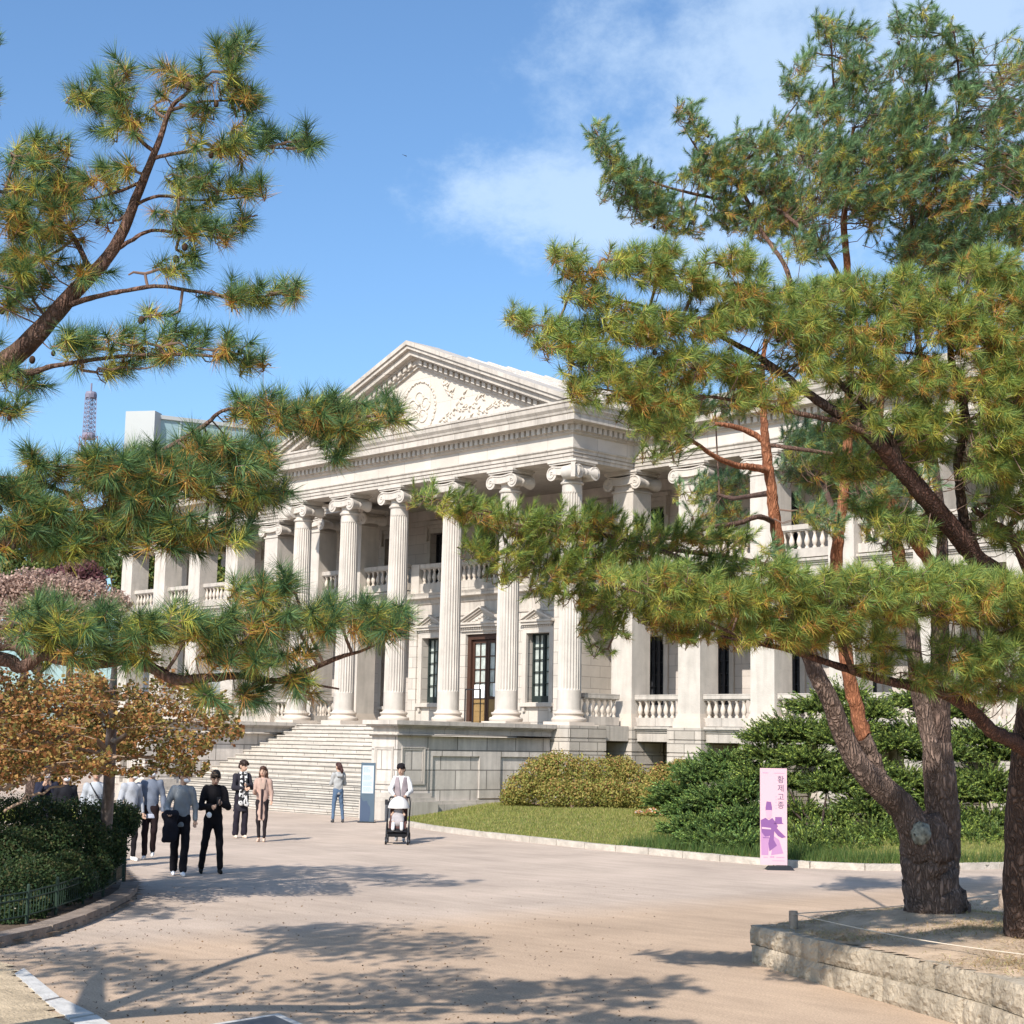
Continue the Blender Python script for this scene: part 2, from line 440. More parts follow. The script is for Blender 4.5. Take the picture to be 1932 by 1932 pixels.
mesh('carved_relief', np.concatenate(b.v), b.f, M_relief, P, smooth=True)
# roof behind the pediment
b = MB()
tr_ = top-.10
for s in (1, -1):
    pts = [(px, tr_), (px+s*(xr-px-.3), tr_-(xr-px-.3)*sl), (px+s*(xr-px-.3), tr_-.3-(xr-px-.3)*sl), (px, tr_-.3)]
    b.poly_y(pts[::-s], .4, 13)
    for k in range(12):
        yy = .9+k*1.05
        for q in (0,):
            pts2 = [(px, tr_+.05), (px+s*(xr-px-.3), tr_+.05-(xr-px-.3)*sl), (px+s*(xr-px-.3), tr_-.02-(xr-px-.3)*sl), (px, tr_-.02)]
            b.poly_y(pts2[::-s], yy, yy+.05)
b.build('gable_roof', M_roof, P)

# ---- columns
def capital(b, x, y, nr, corner=0, sq=False):
    zc = z0+8.2
    if sq:
        b.box((x-nr-.03, y-nr-.03, zc), (x+nr+.03, y+nr+.03, zc+.05)); b.box((x-nr-.07, y-nr-.07, zc+.052), (x+nr+.07, y+nr+.07, zc+.11)); b.box((x-nr, y-nr, zc+.112), (x+nr, y+nr, zc+.55))
    else:
        b.lathe([(nr, -.02), (nr+.05, 0), (nr+.06, .05), (nr+.02, .09), (nr-.01, .1), (nr-.01, .28), (nr+.03, .3), (nr+.1, .36), (nr+.12, .44), (nr+.06, .52)], (x, y, zc), 28)
    hx = nr+.22; hy = nr+.12; vr = .235
    for s in (1, -1):
        cx, czv = x+s*(hx-.02), zc+.36
        prof = [(vr, 0), (vr*.96, .05), (vr*.72, hy*.55), (vr*.6, hy*.85), (vr*.66, hy*.9), (vr*.66, hy*1.1), (vr*.6, hy*1.15), (vr*.72, hy*1.45), (vr*.96, 2*hy-.05), (vr, 2*hy)]
        n = 20; V = []; F = []
        for (r, q) in prof:
            for k in range(n): a = 2*math.pi*k/n; V.append((cx+r*math.cos(a), y-hy+q, czv+r*math.sin(a)))
        for i in range(len(prof)-1):
            for k in range(n): F.append((i*n+k, i*n+(k+1)%n, (i+1)*n+(k+1)%n, (i+1)*n+k))
        F.append(tuple(range(n))); F.append(tuple((len(prof)-1)*n+k for k in range(n-1,-1,-1)))
        b.add(V, F)
        for yy in (y-hy-.012, y+hy+.012):
            sp = [(cx+s*(vr-.03-.021*t)*math.sin(t), yy, czv+(vr-.03-.021*t)*math.cos(t)) for t in np.linspace(-.4, 8.6, 34)]
            b.tube(sp, .02, 5)
    # curved cushion between the volutes
    xs = np.linspace(-hx, hx, 11)
    for (za, zb_, dy) in [(.40,.62,0.0), (.60,.645,.03), (.36,.395,.03)]:
        pts = [(x+q, zc+zb_-.07*(1-(q/hx)**2)) for q in xs]+[(x+q, zc+za-.07*(1-(q/hx)**2)) for q in xs[::-1]]
        b.poly_y(pts, y-hy+.01-dy, y+hy-.01+dy)
    b.box((x-hx-.06, y-hy-.04, zc+.64), (x+hx+.06, y+hy+.04, zc+.70)); b.box((x-hx-.1, y-hy-.08, zc+.702), (x+hx+.1, y+hy+.08, zc+.778))
    if corner:
        # scrolls on the outer side too, meeting in a diagonal volute
        for yy in (y-hy+.06, y+hy-.06):
            n = 18
            V = [(x+corner*(hx+q), yy+vr*math.cos(2*math.pi*k/n), zc+.36+vr*math.sin(2*math.pi*k/n)) for q in (-.5, .13) for k in range(n)]
            b.add(V, [(k, (k+1)%n, n+(k+1)%n, n+k) for k in range(n)]+[tuple(range(n-1,-1,-1)), tuple(range(n,2*n))])
            sp = [(x+corner*(hx+.14), yy+(vr-.03-.021*t)*math.sin(t), zc+.36+(vr-.03-.021*t)*math.cos(t)) for t in np.linspace(0, 8.6, 30)]
            b.tube(sp, .02, 5)
        b.rbox((x-.2, y-.07, zc+.12), (x+corner*0+1.02, y+.07, zc+.62), -math.pi/4 if corner > 0 else -3*math.pi/4, (x, y))
NB = 120
def fluted(x, y):
    b = MB(); V = []; F = []
    zs = [1.15, 1.30, 1.36] + list(np.linspace(1.7, 7.6, 9)) + [7.86, 7.92, 8.2]
    def R(z): return .395-.055*max(0, (z-.6)/7.6)**1.4
    for z in [.6, .66]+zs:
        fl = 1.0 if 1.36 <= z <= 7.86 else 0.
        r0 = R(z)+(.03 if z == .6 else 0)
        for k in range(NB):
            u = (k % 5)/5.0
            d = .035*fl*math.sin(math.pi*u)
            a = 2*math.pi*k/NB; V.append((x+(r0-d)*math.cos(a), y+(r0-d)*math.sin(a), z0+z))
    m = len(zs)+2
    for i in range(m-1):
        for k in range(NB): F.append((i*NB+k, i*NB+(k+1)%NB, (i+1)*NB+(k+1)%NB, (i+1)*NB+k))
    b.add(V, F); return b
M_base = stone('base_stone', (.56,.49,.42), False, stain=.14)
for i in range(6):
    x, y = -15+3*i, 0
    c = fluted(x, y).build('column', M_plain, P)
    b = MB(); b.box((x-.6, y-.6, z0+.1), (x+.6, y+.6, z0+.26))
    b.lathe([(.56,.26),(.585,.30),(.585,.36),(.555,.40),(.50,.405),(.47,.44),(.47,.47),(.50,.50),(.52,.53),(.51,.57),(.44,.58),(.42,.62)], (x, y, z0), 40)
    mesh('base', np.concatenate(b.v), b.f, M_base, c, smooth=True, auto=35)
    b = MB(); capital(b, x, y, .34, corner=(1 if i == 5 else -1 if i == 0 else 0))
    mesh('capital', np.concatenate(b.v), b.f, M_plain, c, smooth=True, auto=40)
# ---- square piers of the wings and the gallery
pier_x = [0.0-.03, -15.0+.03]+[2.96+3*k for k in range(6)]+[-17.8-3*k for k in range(6)]
def pier(x, y, ytop=True):
    h = .47; b = MB()
    b.box((x-h, y-h, z0+.6), (x+h, y+h, z0+8.2))
    p = b.build('pier', M_plain, P)
    b = MB(); b.box((x-h-.12, y-h-.12, z0+.0), (x+h+.12, y+h+.12, z0+.34)); b.box((x-h-.09, y-h-.09, z0+.342), (x+h+.09, y+h+.09, z0+.45)); b.box((x-h-.05, y-h-.05, z0+.452), (x+h+.05, y+h+.05, z0+.52)); b.box((x-h-.025, y-h-.025, z0+.522), (x+h+.025, y+h+.025, z0+.6))
    b.build('base', M_base, p)
    b = MB(); capital(b, x, y, h-.03, sq=True)
    mesh('capital', np.concatenate(b.v), b.f, M_plain, p, smooth=True, auto=40)
for x in pier_x: pier(x, PY)
for y in (6.2, 9.2, 12.2, 15.2): pier(XL+.5, y)

# ---- rusticated basement pillars
def rust(x0, x1, y0, y1, zt=z0+.16, n=7):
    b = MB(); h = zt/n
    for i in range(n):
        b.box((x0, y0, i*h+.022), (x1, y1, (i+1)*h-.022)); 
    b.box((x0+.04, y0+.04, 0), (x1-.04, y1-.04, zt-.03))
    return b.build('basement_pillar', M_rust, P)
rust(-.88, .9, -.9, .85); rust(-15.9, -14.12, -.9, .85)
for x in pier_x: rust(x-.72, x+.72, PY-.72, PY+.9)
# basement wall with dark openings, floor slabs
b = MB()
for k in range(-9, 7):
    x = 1.45+3*k
    if XL < x < XR and not (-14 < x < -1): 
        MB().box((x-1.6, 4.3, 0), (x-.1, 4.6, z0-.35)).build('basement_wall', M_rust, P)
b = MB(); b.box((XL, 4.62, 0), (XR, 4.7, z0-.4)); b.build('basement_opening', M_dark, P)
b = MB(); b.box((XL+.2, 2.75, z0-.3), (XR-.2, 6, z0+.05)); b.box((-15.3, -.7, z0-.3), (.3, 2.74, z0+.10)); b.box((XL+.2,6.01,z0-.3),(XW,15.5,z0+.05)); b.build('gallery_floor', M_plain, P)

# ---- balustrades
BAL = [(.075,0),(.075,.055),(.05,.06),(.045,.09),(.065,.12),(.088,.20),(.09,.26),(.07,.34),(.045,.42),(.04,.47),(.055,.49),(.055,.51),(.07,.515),(.075,.57)]
bal_proto = None; bal_count = 0
def balustrade(x0, x1, y, zb, horiz=True, h=.60, many=False):
    """zb = top of the solid plinth under the balusters"""
    global bal_proto, bal_count
    b = MB()
    def bx(a0, a1, q0, q1, za, zc_):
        if horiz: b.box((a0, y+q0, za), (a1, y+q1, zc_))
        else: b.box((y+q0, a0, za), (y+q1, a1, zc_))
    bx(x0, x1, -.15, .15, zb+h-.03+.04, zb+h+.17); bx(x0, x1, -.11, .11, zb+h-.03, zb+h+.037)
    bx(x0, x1, -.13, .13, zb-.28, zb)
    r = b.build('balustrade', M_trim, P)
    n = max(2, int(round((x1-x0)/.29))); st = (x1-x0)/n
    pts = [(x0+st*(i+.5)) for i in range(n)]
    if many:
        bb = MB()
        for p_ in pts: bb.lathe(BAL, (p_, y, zb) if horiz else (y, p_, zb), 10)
        o = bb.build('baluster_row', M_base, r, smooth=True, auto=50); o['kind'] = 'stuff'
        return
    for p_ in pts:
        c = (p_, y, zb) if horiz else (y, p_, zb)
        if bal_proto is None:
            bb = MB(); bb.lathe(BAL, (0,0,0), 12)
            me = bb.build('baluster', M_base, None, smooth=True, auto=50)
            bal_proto = me.data; bpy.data.objects.remove(me)
        o = bpy.data.objects.new('baluster', bal_proto); COL.objects.link(o); o.parent = r
        base = np.array(r['_base']); o.location = (np.array(c)-base).tolist(); o['_base'] = base.tolist()
def beamset(x0, x1, y, zl, horiz=True, drop=.55):
    b = MB()
    def bx(q0, q1, za, zc_):
        if horiz: b.box((x0, y+q0, za), (x1, y+q1, zc_))
        else: b.box((y+q0, x0, za), (y+q1, x1, zc_))
    bx(-.26, .2, zl-.08, zl); bx(-.21, .2, zl-.13, zl-.082); bx(-.15, .2, zl-.2, zl-.132); bx(-.11, .2, zl-drop, zl-.202)
    b.build('floor_beam', M_trim, P)
xs_ = sorted(pier_x)
near = 0
for a, c in zip(xs_[:-1], xs_[1:]):
    if c-a > 5: continue
    m = (a+c)/2
    # ground floor
    balustrade(a+.5, c-.5, PY-.2, z0+.47, many=not (0 < m < 12))
    beamset(a+.73, c-.73, PY-.35, z0+.17, drop=.5)
    # upper floor
    balustrade(a+.475, c-.475, PY-.12, z0+5.78, many=not (0 < m < 10 or -26 < m < -15))
    beamset(a+.475, c-.475, PY-.1, z0+5.45)
for (a, c) in [(-15+.5, -11.8), (-3.2, -.5)]:
    balustrade(a, c, PY-.12, z0+5.78); beamset(a, c, PY-.1, z0+5.45)
balustrade(.62, 2.35, -.02, z0+.47, horiz=False); balustrade(.62, 2.35, -15.0, z0+.47, horiz=False)
beamset(.86, 2.34, .35, z0+.17, horiz=False, drop=.5)
b = MB(); b.box((XL+.6, PY+.15, z0+4.95), (-11.76, 6, z0+5.3)); b.box((-3.24, PY+.15, z0+4.95), (XR-.6, 6, z0+5.3)); b.box((XL+.6,6.01,z0+4.95),(XW,15.5,z0+5.3)); b.build('upper_floor', M_plain, P)

# ---- central block with door
b = MB(); yb = PY
def wall_holes(b, x0, x1, z0_, z1_, ya, yb_, holes):
    holes = sorted(holes); x = x0
    for (hx0, hx1, hz0, hz1) in holes:
        b.box((x, ya, z0_), (hx0, yb_, z1_)); 
        if hz0 > z0_+.01: b.box((hx0, ya, z0_), (hx1, yb_, hz0))
        b.box((hx0, ya, hz1), (hx1, yb_, z1_)); x = hx1
    b.box((x, ya, z0_), (x1, yb_, z1_))
CB0, CB1 = -11.75, -3.25
wall_holes(b, CB0, CB1, z0+.1, z0+5.05, yb, yb+.5, [(-10.98, -9.78, z0+1.02, z0+3.55), (-8.5, -6.5, z0+.12, z0+3.62), (-5.18, -3.98+.1, z0+1.02, z0+3.55)])
b.box((CB0, yb+.5, z0+.1), (CB0+.5, 6, z0+5.05)); b.box((CB1-.5, yb+.5, z0+.1), (CB1, 6, z0+5.05))
b.box((CB0-.001, yb-.07, z0+.1), (CB0+.45, yb-.002, z0+5.05)); b.box((CB1-.45, yb-.07, z0+.1), (CB1+.001, yb-.002, z0+5.05))
b.build('entrance_block', M_ashlar, P)
V, F = sweep([(CB0, 6), (CB0, yb), (CB1, yb), (CB1, 6)], [(.0, z0+4.35), (.05, z0+4.36), (.05, z0+4.45), (0, z0+4.47), (0.02, z0+4.85), (.08, z0+4.9), (.12, z0+5.05), (.3, z0+5.1), (.3, z0+5.22), (.34, z0+5.3), (-.6, z0+5.34)])
MB().add(V, F).build('entrance_cornice', M_trim, P)
b = MB(); b.box((CB0+.1, yb+.5, z0+5.05), (CB1-.1, 6, z0+5.3)); b.build('balcony_floor', M_plain, P)
for a, c in [(CB0+.5, -9.2), (-8.9, -6.1), (-5.8, CB1-.5)]: balustrade(a, c, yb+.1, z0+5.72, many=True)
b = MB()
for x in (CB0+.02, -9.2, -6.1, CB1-.5): b.box((x, yb-.08, z0+5.32), (x+(.48 if abs(x-CB0) < .1 or abs(x-CB1+.5) < .1 else .3), yb+.28, z0+6.5))
b.box((CB0+.05, yb-.02, z0+5.3), (CB1-.05, yb+.2, z0+5.46)); b.build('balcony_pedestal', M_trim, P)
def small_pediment(x, w, zb, y, h, name='window_pediment'):
    b = MB(); hw = w/2
    b.box((x-hw, y-.26, zb+.0), (x+hw, y, zb+.08)); b.box((x-hw+.1, y-.2, zb-.1), (x+hw-.1, y, zb-.002)); b.box((x-hw+.16, y-.08, zb-.25), (x+hw-.16, y, zb-.102))
    k = x-hw+.12
    while k < x+hw-.16: b.box((k, y-.14, zb-.17), (k+.05, y-.081, zb-.105)); k += .1
    s_ = h/hw
    for s in (1, -1):
        for (a, c, yy) in [(0, .07, .28), (.072, .15, .2), (.152, .22, .12)]:
            pts = [(x, zb+h-a+.08), (x+s*(hw-a/s_), zb+.082), (x+s*(hw-c/s_), zb+.082), (x, zb+h-c+.08)]
            b.poly_y(pts[::-s], y-yy, y)
    b.poly_y([(x-hw+.1, zb+.082), (x+hw-.1, zb+.082), (x, zb+h)], y-.06, y)
    for k in range(7):
        xx = x+(k-3)*.12*hw
        b.ball((xx, y-.07, zb+.12+max(0,(.3-abs(k-3)*.09))*h), (.06*hw+.01, .04, .05))
    b.build(name, M_plain, P)
def window(x, w, zb, zt, y, cols=4, rows=5, lit=False, recess=.32, consoles=True, surround=True, sill=True):
    f = MB(); d = .045
    f.box((x-w/2, y+recess-.04, zb), (x-w/2+.06, y+recess+.06, zt)); f.box((x+w/2-.06, y+recess-.04, zb), (x+w/2, y+recess+.06, zt))
    f.box((x-w/2+.061, y+recess-.04, zt-.07), (x+w/2-.061, y+recess+.06, zt)); f.box((x-w/2+.061, y+recess-.05, zb), (x+w/2-.061, y+recess+.06, zb+.24))
    f.box((x-.055, y+recess-.05, zb+.241), (x+.055, y+recess+.05, zt-.071))
    gw = w-.12
    for i in range(1, cols):
        if i*2 == cols: continue
        xx = x-gw/2+gw*i/cols; f.box((xx-.014, y+recess-.03, zb+.241), (xx+.014, y+recess+.03, zt-.071))
    for j in range(1, rows):
        zz = zb+.24+(zt-.07-zb-.24)*j/rows; f.box((x-w/2+.061, y+recess-.028, zz-.014), (x-.056, y+recess+.028, zz+.014)); f.box((x+.056, y+recess-.028, zz-.014), (x+w/2-.061, y+recess+.028, zz+.014))
    fo = f.build('window', M_gframe if lit else M_black, P)
    g = MB(); g.box((x-w/2+.03, y+recess+.062, zb+.1), (x+w/2-.03, y+recess+.08, zt-.02)); g.build('pane', M_curtain if lit else M_glass, fo)
    s = MB()
    if surround:
        s.box((x-w/2-.2, y-.07, zb-.02), (x-w/2-.001, y+.05, zt+.2)); s.box((x+w/2+.001, y-.07, zb-.02), (x+w/2+.2, y+.05, zt+.2)); s.box((x-w/2, y-.07, zt+.001), (x+w/2, y+.05, zt+.2))
    if sill: s.box((x-w/2-.26, y-.16, zb-.16), (x+w/2+.26, y+.3, zb-.022)); s.box((x-w/2-.14, y-.1, zb-.34), (x-w/2-.02, y, zb-.162)); s.box((x+w/2+.02, y-.1, zb-.34), (x+w/2+.14, y, zb-.162))
    if consoles:
        s.box((x-w/2-.3, y-.24, zt+.36), (x+w/2+.3, y, zt+.5)); s.box((x-w/2-.22, y-.14, zt+.201), (x+w/2+.22, y, zt+.358))
        for q in (-1, 1): s.box((x+q*(w/2+.14)-.06, y-.2, zt-.32), (x+q*(w/2+.14)+.06, y-.072, zt+.358))
    if s.n: s.build('window_surround', M_plain, fo)
window(-10.38, 1.2, z0+1.02, z0+3.55, yb, 4, 5, True, consoles=False); small_pediment(-10.38, 1.75, z0+3.95, yb, .42)
window(-4.53, 1.2, z0+1.02, z0+3.55, yb, 4, 5, True, consoles=False); small_pediment(-4.53, 1.75, z0+3.95, yb, .42)
small_pediment(-7.5, 2.75, z0+3.98, yb, .62, 'door_pediment')
# door: frame > two leaves
fr = MB(); fr.box((-8.5, yb+.12, z0+.1), (-8.32, yb+.36, z0+3.6)); fr.box((-6.68, yb+.12, z0+.1), (-6.5, yb+.36, z0+3.6)); fr.box((-8.319, yb+.12, z0+3.42), (-6.681, yb+.36, z0+3.6))
door = fr.build('door', M_brown, P)
for s in (1, -1):
    x0_, x1_ = (-7.49, -6.69) if s > 0 else (-8.31, -7.51)
    l = MB(); l.box((x0_, yb+.22, z0+.1), (x0_+.1, yb+.28, z0+3.41)); l.box((x1_-.1, yb+.22, z0+.1), (x1_, yb+.28, z0+3.41))
    for z in [.1, 1.15, 3.28]: l.box((x0_+.101, yb+.22, z0+z), (x1_-.101, yb+.28, z0+z+(.12 if z > .2 else .14)))
    for j in range(1, 4): l.box((x0_+.101, yb+.23, z0+1.27+j*.5), (x1_-.101, yb+.275, z0+1.30+j*.5))
    l.box(((x0_+x1_)/2-.015, yb+.232, z0+1.271), ((x0_+x1_)/2+.015, yb+.273, z0+3.279))
    lo = l.build('door_leaf', M_brown, door)
    g = MB(); g.box((x0_+.08, yb+.285, z0+1.25), (x1_-.08, yb+.3, z0+3.3)); g.build('door_pane', M_curtain, door)
    p_ = MB(); p_.box((x0_+.101, yb+.235, z0+.241), (x1_-.101, yb+.27, z0+1.149)); p_.box((x0_+.16, yb+.222, z0+.32), (x1_-.16, yb+.234, z0+.62)); p_.box((x0_+.16, yb+.222, z0+.7), (x1_-.16, yb+.234, z0+1.06)); p_.build('door_panel', M_ochre, door)
b = MB()
for (x, z) in [(-8.15, 1.2), (-7.83, 1.2), (-7.12, 1.25)]: b.box((x, yb+.19, z0+z), (x+.26, yb+.2, z0+z+.5))
b.build('notice_sheet', M_white, door)

# ---- gallery back wall and its windows
b = MB()
holes_g = []; holes_u = []
for k in range(-9, 7):
    x = 1.5+3*k
    if XW+.7 < x < XR-.6:
        if not (-11.8 < x < -3.2): holes_g.append((x-.5, x+.5, z0+1.0, z0+3.5))
        holes_u.append((x-.5, x+.5, z0+5.9, z0+8.25))
wall_holes(b, XW, XR-.4, 0, z0+5.0, 6.0, 6.4, holes_g); wall_holes(b, XW, XR-.4, z0+5.3, z0+9.25, 6.0, 6.4, holes_u)
b.box((XW, 6.4, 0), (XW+.4, 16, z0+9.2)); b.box((XR-.8, 6.4, 0), (XR-.4, 16, z0+9.2)); b.build('gallery_wall', M_wall_in, P)
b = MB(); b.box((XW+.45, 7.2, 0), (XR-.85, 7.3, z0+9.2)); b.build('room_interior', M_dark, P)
for (a, c, d, e) in holes_g: window((a+c)/2, 1.0, d, e, 6.0, 4, 5, False, consoles=True)
for (a, c, d, e) in holes_u: window((a+c)/2, 1.0, d, e, 6.0, 4, 5, False, consoles=True)
V, F = sweep([(XW-.0, 6.0), (XR-.4, 6.0)], [(0, z0+8.6), (.06, z0+8.62), (.06, z0+8.8), (.12, z0+8.85), (.16, z0+9.0), (.2, z0+9.24)]); MB().add(V, F).build('wall_cornice', M_plain, P)

# ---- podiums and the flight of steps
def podium(sx):
    """sx=+1 east, -1 west (mirrored about x=-7.5)"""
    def X(x): return x if sx > 0 else -15-x
    def bx(b, x0_, x1_, y0_, y1_, za, zc_):
        a, c = X(x0_), X(x1_); b.box((min(a,c), y0_, za), (max(a,c), y1_, zc_))
    b = MB(); zf = z0+.12
    bx(b, -1.0, .0, -6.2, -.92, 0, zf-.42)            # wall
    # raised frames round sunk panels on the outer face
    for (ya, yc) in [(-5.95, -4.2), (-3.3, -1.4)]:
        pass
    bx(b, -.001, .06, -6.19, -6.0, .62, zf-1.02); bx(b, -.001, .06, -4.05, -3.15, .62, zf-1.02); bx(b, -.001, .06, -1.25, -.93, .62, zf-1.02)
    bx(b, -.001, .06, -6.19, -.93, zf-1.018, zf-.421)
    bx(b, -1.1, .1, -7.45, -6.2, .8, zf-.42)           # end pier
    pd = b.build('podium', M_pod, P)
    b = MB()                                             # panel mouldings of the end pier
    for face in ('f', 's'):
        for (o_, i_, dp) in [(.16, .20, .035), (.20, .26, .02)]:
            if face == 'f':
                xa, xc = -1.1+o_, .1-o_; xi, xj = -1.1+i_, .1-i_
                za, zc_ = 1.05+o_-.16, zf-.75-o_+.16
                for q in [(xa, xi, za, zc_), (xj, xc, za, zc_), (xi, xj, za, za+(i_-o_)), (xi, xj, zc_-(i_-o_), zc_)]:
                    a, c = X(q[0]), X(q[1]); b.box((min(a,c), -7.45-dp, q[2]), (max(a,c), -7.449, q[3]))
            else:
                ya, yc = -7.45+o_, -6.2-o_; yi, yj = -7.45+i_, -6.2-i_; za, zc_ = 1.05+o_-.16, zf-.75-o_+.16
                for q in [(ya, yi, za, zc_), (yj, yc, za, zc_), (yi, yj, za, za+(i_-o_)), (yi, yj, zc_-(i_-o_), zc_)]:
                    a, c = X(.099), X(.1+dp); b.box((min(a,c), q[0], q[2]), (max(a,c), q[1], q[3]))
    b.build('panel_moulding', M_trim, pd)
    b = MB()
    bx(b, -1.25, .25, -7.6, -.93, zf-.421+.0, zf-.419); 
    bx(b, -1.16, .16, -7.51, -6.15, zf-.45, zf-.40)
    bx(b, -1.22, .22, -7.57, -6.1, zf-.398, zf-.36); bx(b, -1.05, .12, -7.45, -.93, zf-.359, zf-.2)
    bx(b, -1.1, .17, -7.5, -.93, zf-.198, zf-.15); bx(b, -1.2, .27, -7.62, -.93, zf-.148, zf-.10); bx(b, -1.28, .35, -7.70, -.93, zf-.098, zf+.03)
    b.build('podium_cornice', M_trim, pd)
    b = MB()
    bx(b, -1.3, .36, -7.72, -6.0, 0, .55); bx(b, -1.24, .28, -7.64, -6.05, .552, .66); bx(b, -1.16, .18, -7.54, -6.12, .662, .798)
    bx(b, -.9, .2, -5.998, -.93, 0, .46); bx(b, -.9, .12, -6.04, -.93, .462, .56)
    b.build('podium_plinth', M_trim, pd)
podium(1); podium(-1)
NS = 20; rise = (z0+.1)/NS; trd = .345; yt = -.72
b = MB()
for i in range(NS):
    z = rise*(i+1); yfront = yt-(NS-1-i)*trd
    b.box((-13.99, yfront-.03, z-.045), (-1.01, yt+.02 if i == NS-1 else yfront+trd, z))
    b.box((-13.99, yfront, z-rise), (-1.01, yfront+trd+.01, z-.0455))
b.box((-13.9, yt, 0), (-1.1, -.1, z0-.31))
b.build('staircase', M_step, P)
b = MB()
for x in (-8.05, -7.62, -7.2): b.tube([(x, 2.7, z0+.1), (x, 2.7, z0+1.5)], .022, 8)
b.tube([(-8.05, 2.7, z0+1.5), (-7.2, 2.7, z0+1.5)], .022, 8)
b.build('door_railing', M_black, P)
# ---------------------------------------------------------------- ground, kerbs, lawn
def ground_mat():
    m = bpy.data.materials.new('plaza_paving'); m.use_nodes = True; t = m.node_tree; b = t.nodes['Principled BSDF']; b.inputs['Roughness'].default_value = .92; b.inputs['Specular IOR Level'].default_value = .2
    g = N('ShaderNodeNewGeometry', t)
    # two surfaces: pale pinkish grit towards the palace, sandy tan grit nearer; the seam between them is a line on the ground
    a = gnd(700, 1745)[:2]; c = gnd(1570, 1684)[:2]; d = (c-a)/np.linalg.norm(c-a); nrm = np.array([d[1], -d[0]])
    sp = N('ShaderNodeVectorMath', t, operation='DOT_PRODUCT'); sp.inputs[1].default_value = (nrm[0], nrm[1], 0); t.links.new(g.outputs['Position'], sp.inputs[0])
    sub = N('ShaderNodeMath', t, operation='SUBTRACT'); sub.inputs[1].default_value = float(nrm@a); t.links.new(sp.outputs['Value'], sub.inputs[0])
    nz = N('ShaderNodeTexNoise', t); nz.inputs['Scale'].default_value = .8; nz.inputs['Detail'].default_value = 4; t.links.new(g.outputs['Position'], nz.inputs['Vector'])
    ad = N('ShaderNodeMath', t, operation='MULTIPLY_ADD'); ad.inputs[1].default_value = .9; t.links.new(nz.outputs['Fac'], ad.inputs[0]); t.links.new(sub.outputs[0], ad.inputs[2])
    mr = N('ShaderNodeMapRange', t); mr.inputs['From Min'].default_value = -.3; mr.inputs['From Max'].default_value = 1.3; t.links.new(ad.outputs[0], mr.inputs['Value'])
    mx = N('ShaderNodeMix', t, data_type='RGBA'); mx.inputs['A'].default_value = (.485,.388,.312,1); mx.inputs['B'].default_value = (.47,.345,.245,1); t.links.new(mr.outputs[0], mx.inputs['Factor'])
    n2 = N('ShaderNodeTexNoise', t); n2.inputs['Scale'].default_value = .45; n2.inputs['Detail'].default_value = 9; n2.inputs['Roughness'].default_value = .6; t.links.new(g.outputs['Position'], n2.inputs['Vector'])
    m2 = N('ShaderNodeMapRange', t); m2.inputs['From Min'].default_value = .3; m2.inputs['From Max'].default_value = .7; m2.inputs['To Min'].default_value = .80; m2.inputs['To Max'].default_value = 1.13; t.links.new(n2.outputs['Fac'], m2.inputs['Value'])
    n3 = N('ShaderNodeTexNoise', t); n3.inputs['Scale'].default_value = 46; n3.inputs['Detail'].default_value = 3; n3.inputs['Roughness'].default_value = .8; t.links.new(g.outputs['Position'], n3.inputs['Vector'])
    m3 = N('ShaderNodeMapRange', t); m3.inputs['From Min'].default_value = .3; m3.inputs['From Max'].default_value = .7; m3.inputs['To Min'].default_value = .68; m3.inputs['To Max'].default_value = 1.3; t.links.new(n3.outputs['Fac'], m3.inputs['Value'])
    mu = N('ShaderNodeMath', t, operation='MULTIPLY'); t.links.new(m2.outputs[0], mu.inputs[0]); t.links.new(m3.outputs[0], mu.inputs[1])
    # faint long joints and stains
    mp = N('ShaderNodeMapping', t); mp.inputs['Rotation'].default_value = (0,0,.55); mp.inputs['Scale'].default_value = (.35, 2.2, 1); t.links.new(g.outputs['Position'], mp.inputs['Vector'])
    n4 = N('ShaderNodeTexNoise', t); n4.inputs['Scale'].default_value = 2.2; n4.inputs['Detail'].default_value = 6; t.links.new(mp.outputs[0], n4.inputs['Vector'])
    m4 = N('ShaderNodeMapRange', t); m4.inputs['From Min'].default_value = .35; m4.inputs['From Max'].default_value = .65; m4.inputs['To Min'].default_value = .93; m4.inputs['To Max'].default_value = 1.05; t.links.new(n4.outputs['Fac'], m4.inputs['Value'])
    mu2 = N('ShaderNodeMath', t, operation='MULTIPLY'); t.links.new(mu.outputs[0], mu2.inputs[0]); t.links.new(m4.outputs[0], mu2.inputs[1])
    sc = N('ShaderNodeVectorMath', t, operation='SCALE'); t.links.new(mx.outputs['Result'], sc.inputs[0]); t.links.new(mu2.outputs[0], sc.inputs['Scale']); t.links.new(sc.outputs[0], b.inputs['Base Color'])
    bp = N('ShaderNodeBump', t); bp.inputs['Strength'].default_value = .5; bp.inputs['Distance'].default_value = .02; t.links.new(n3.outputs['Fac'], bp.inputs['Height']); t.links.new(bp.outputs[0], b.inputs['Normal'])
    return m
o = mesh('ground', [(-2500,-600,0),(700,-600,0),(700,2600,0),(-2500,2600,0)], [(0,1,2,3)], ground_mat()); tag(o, kind='structure')

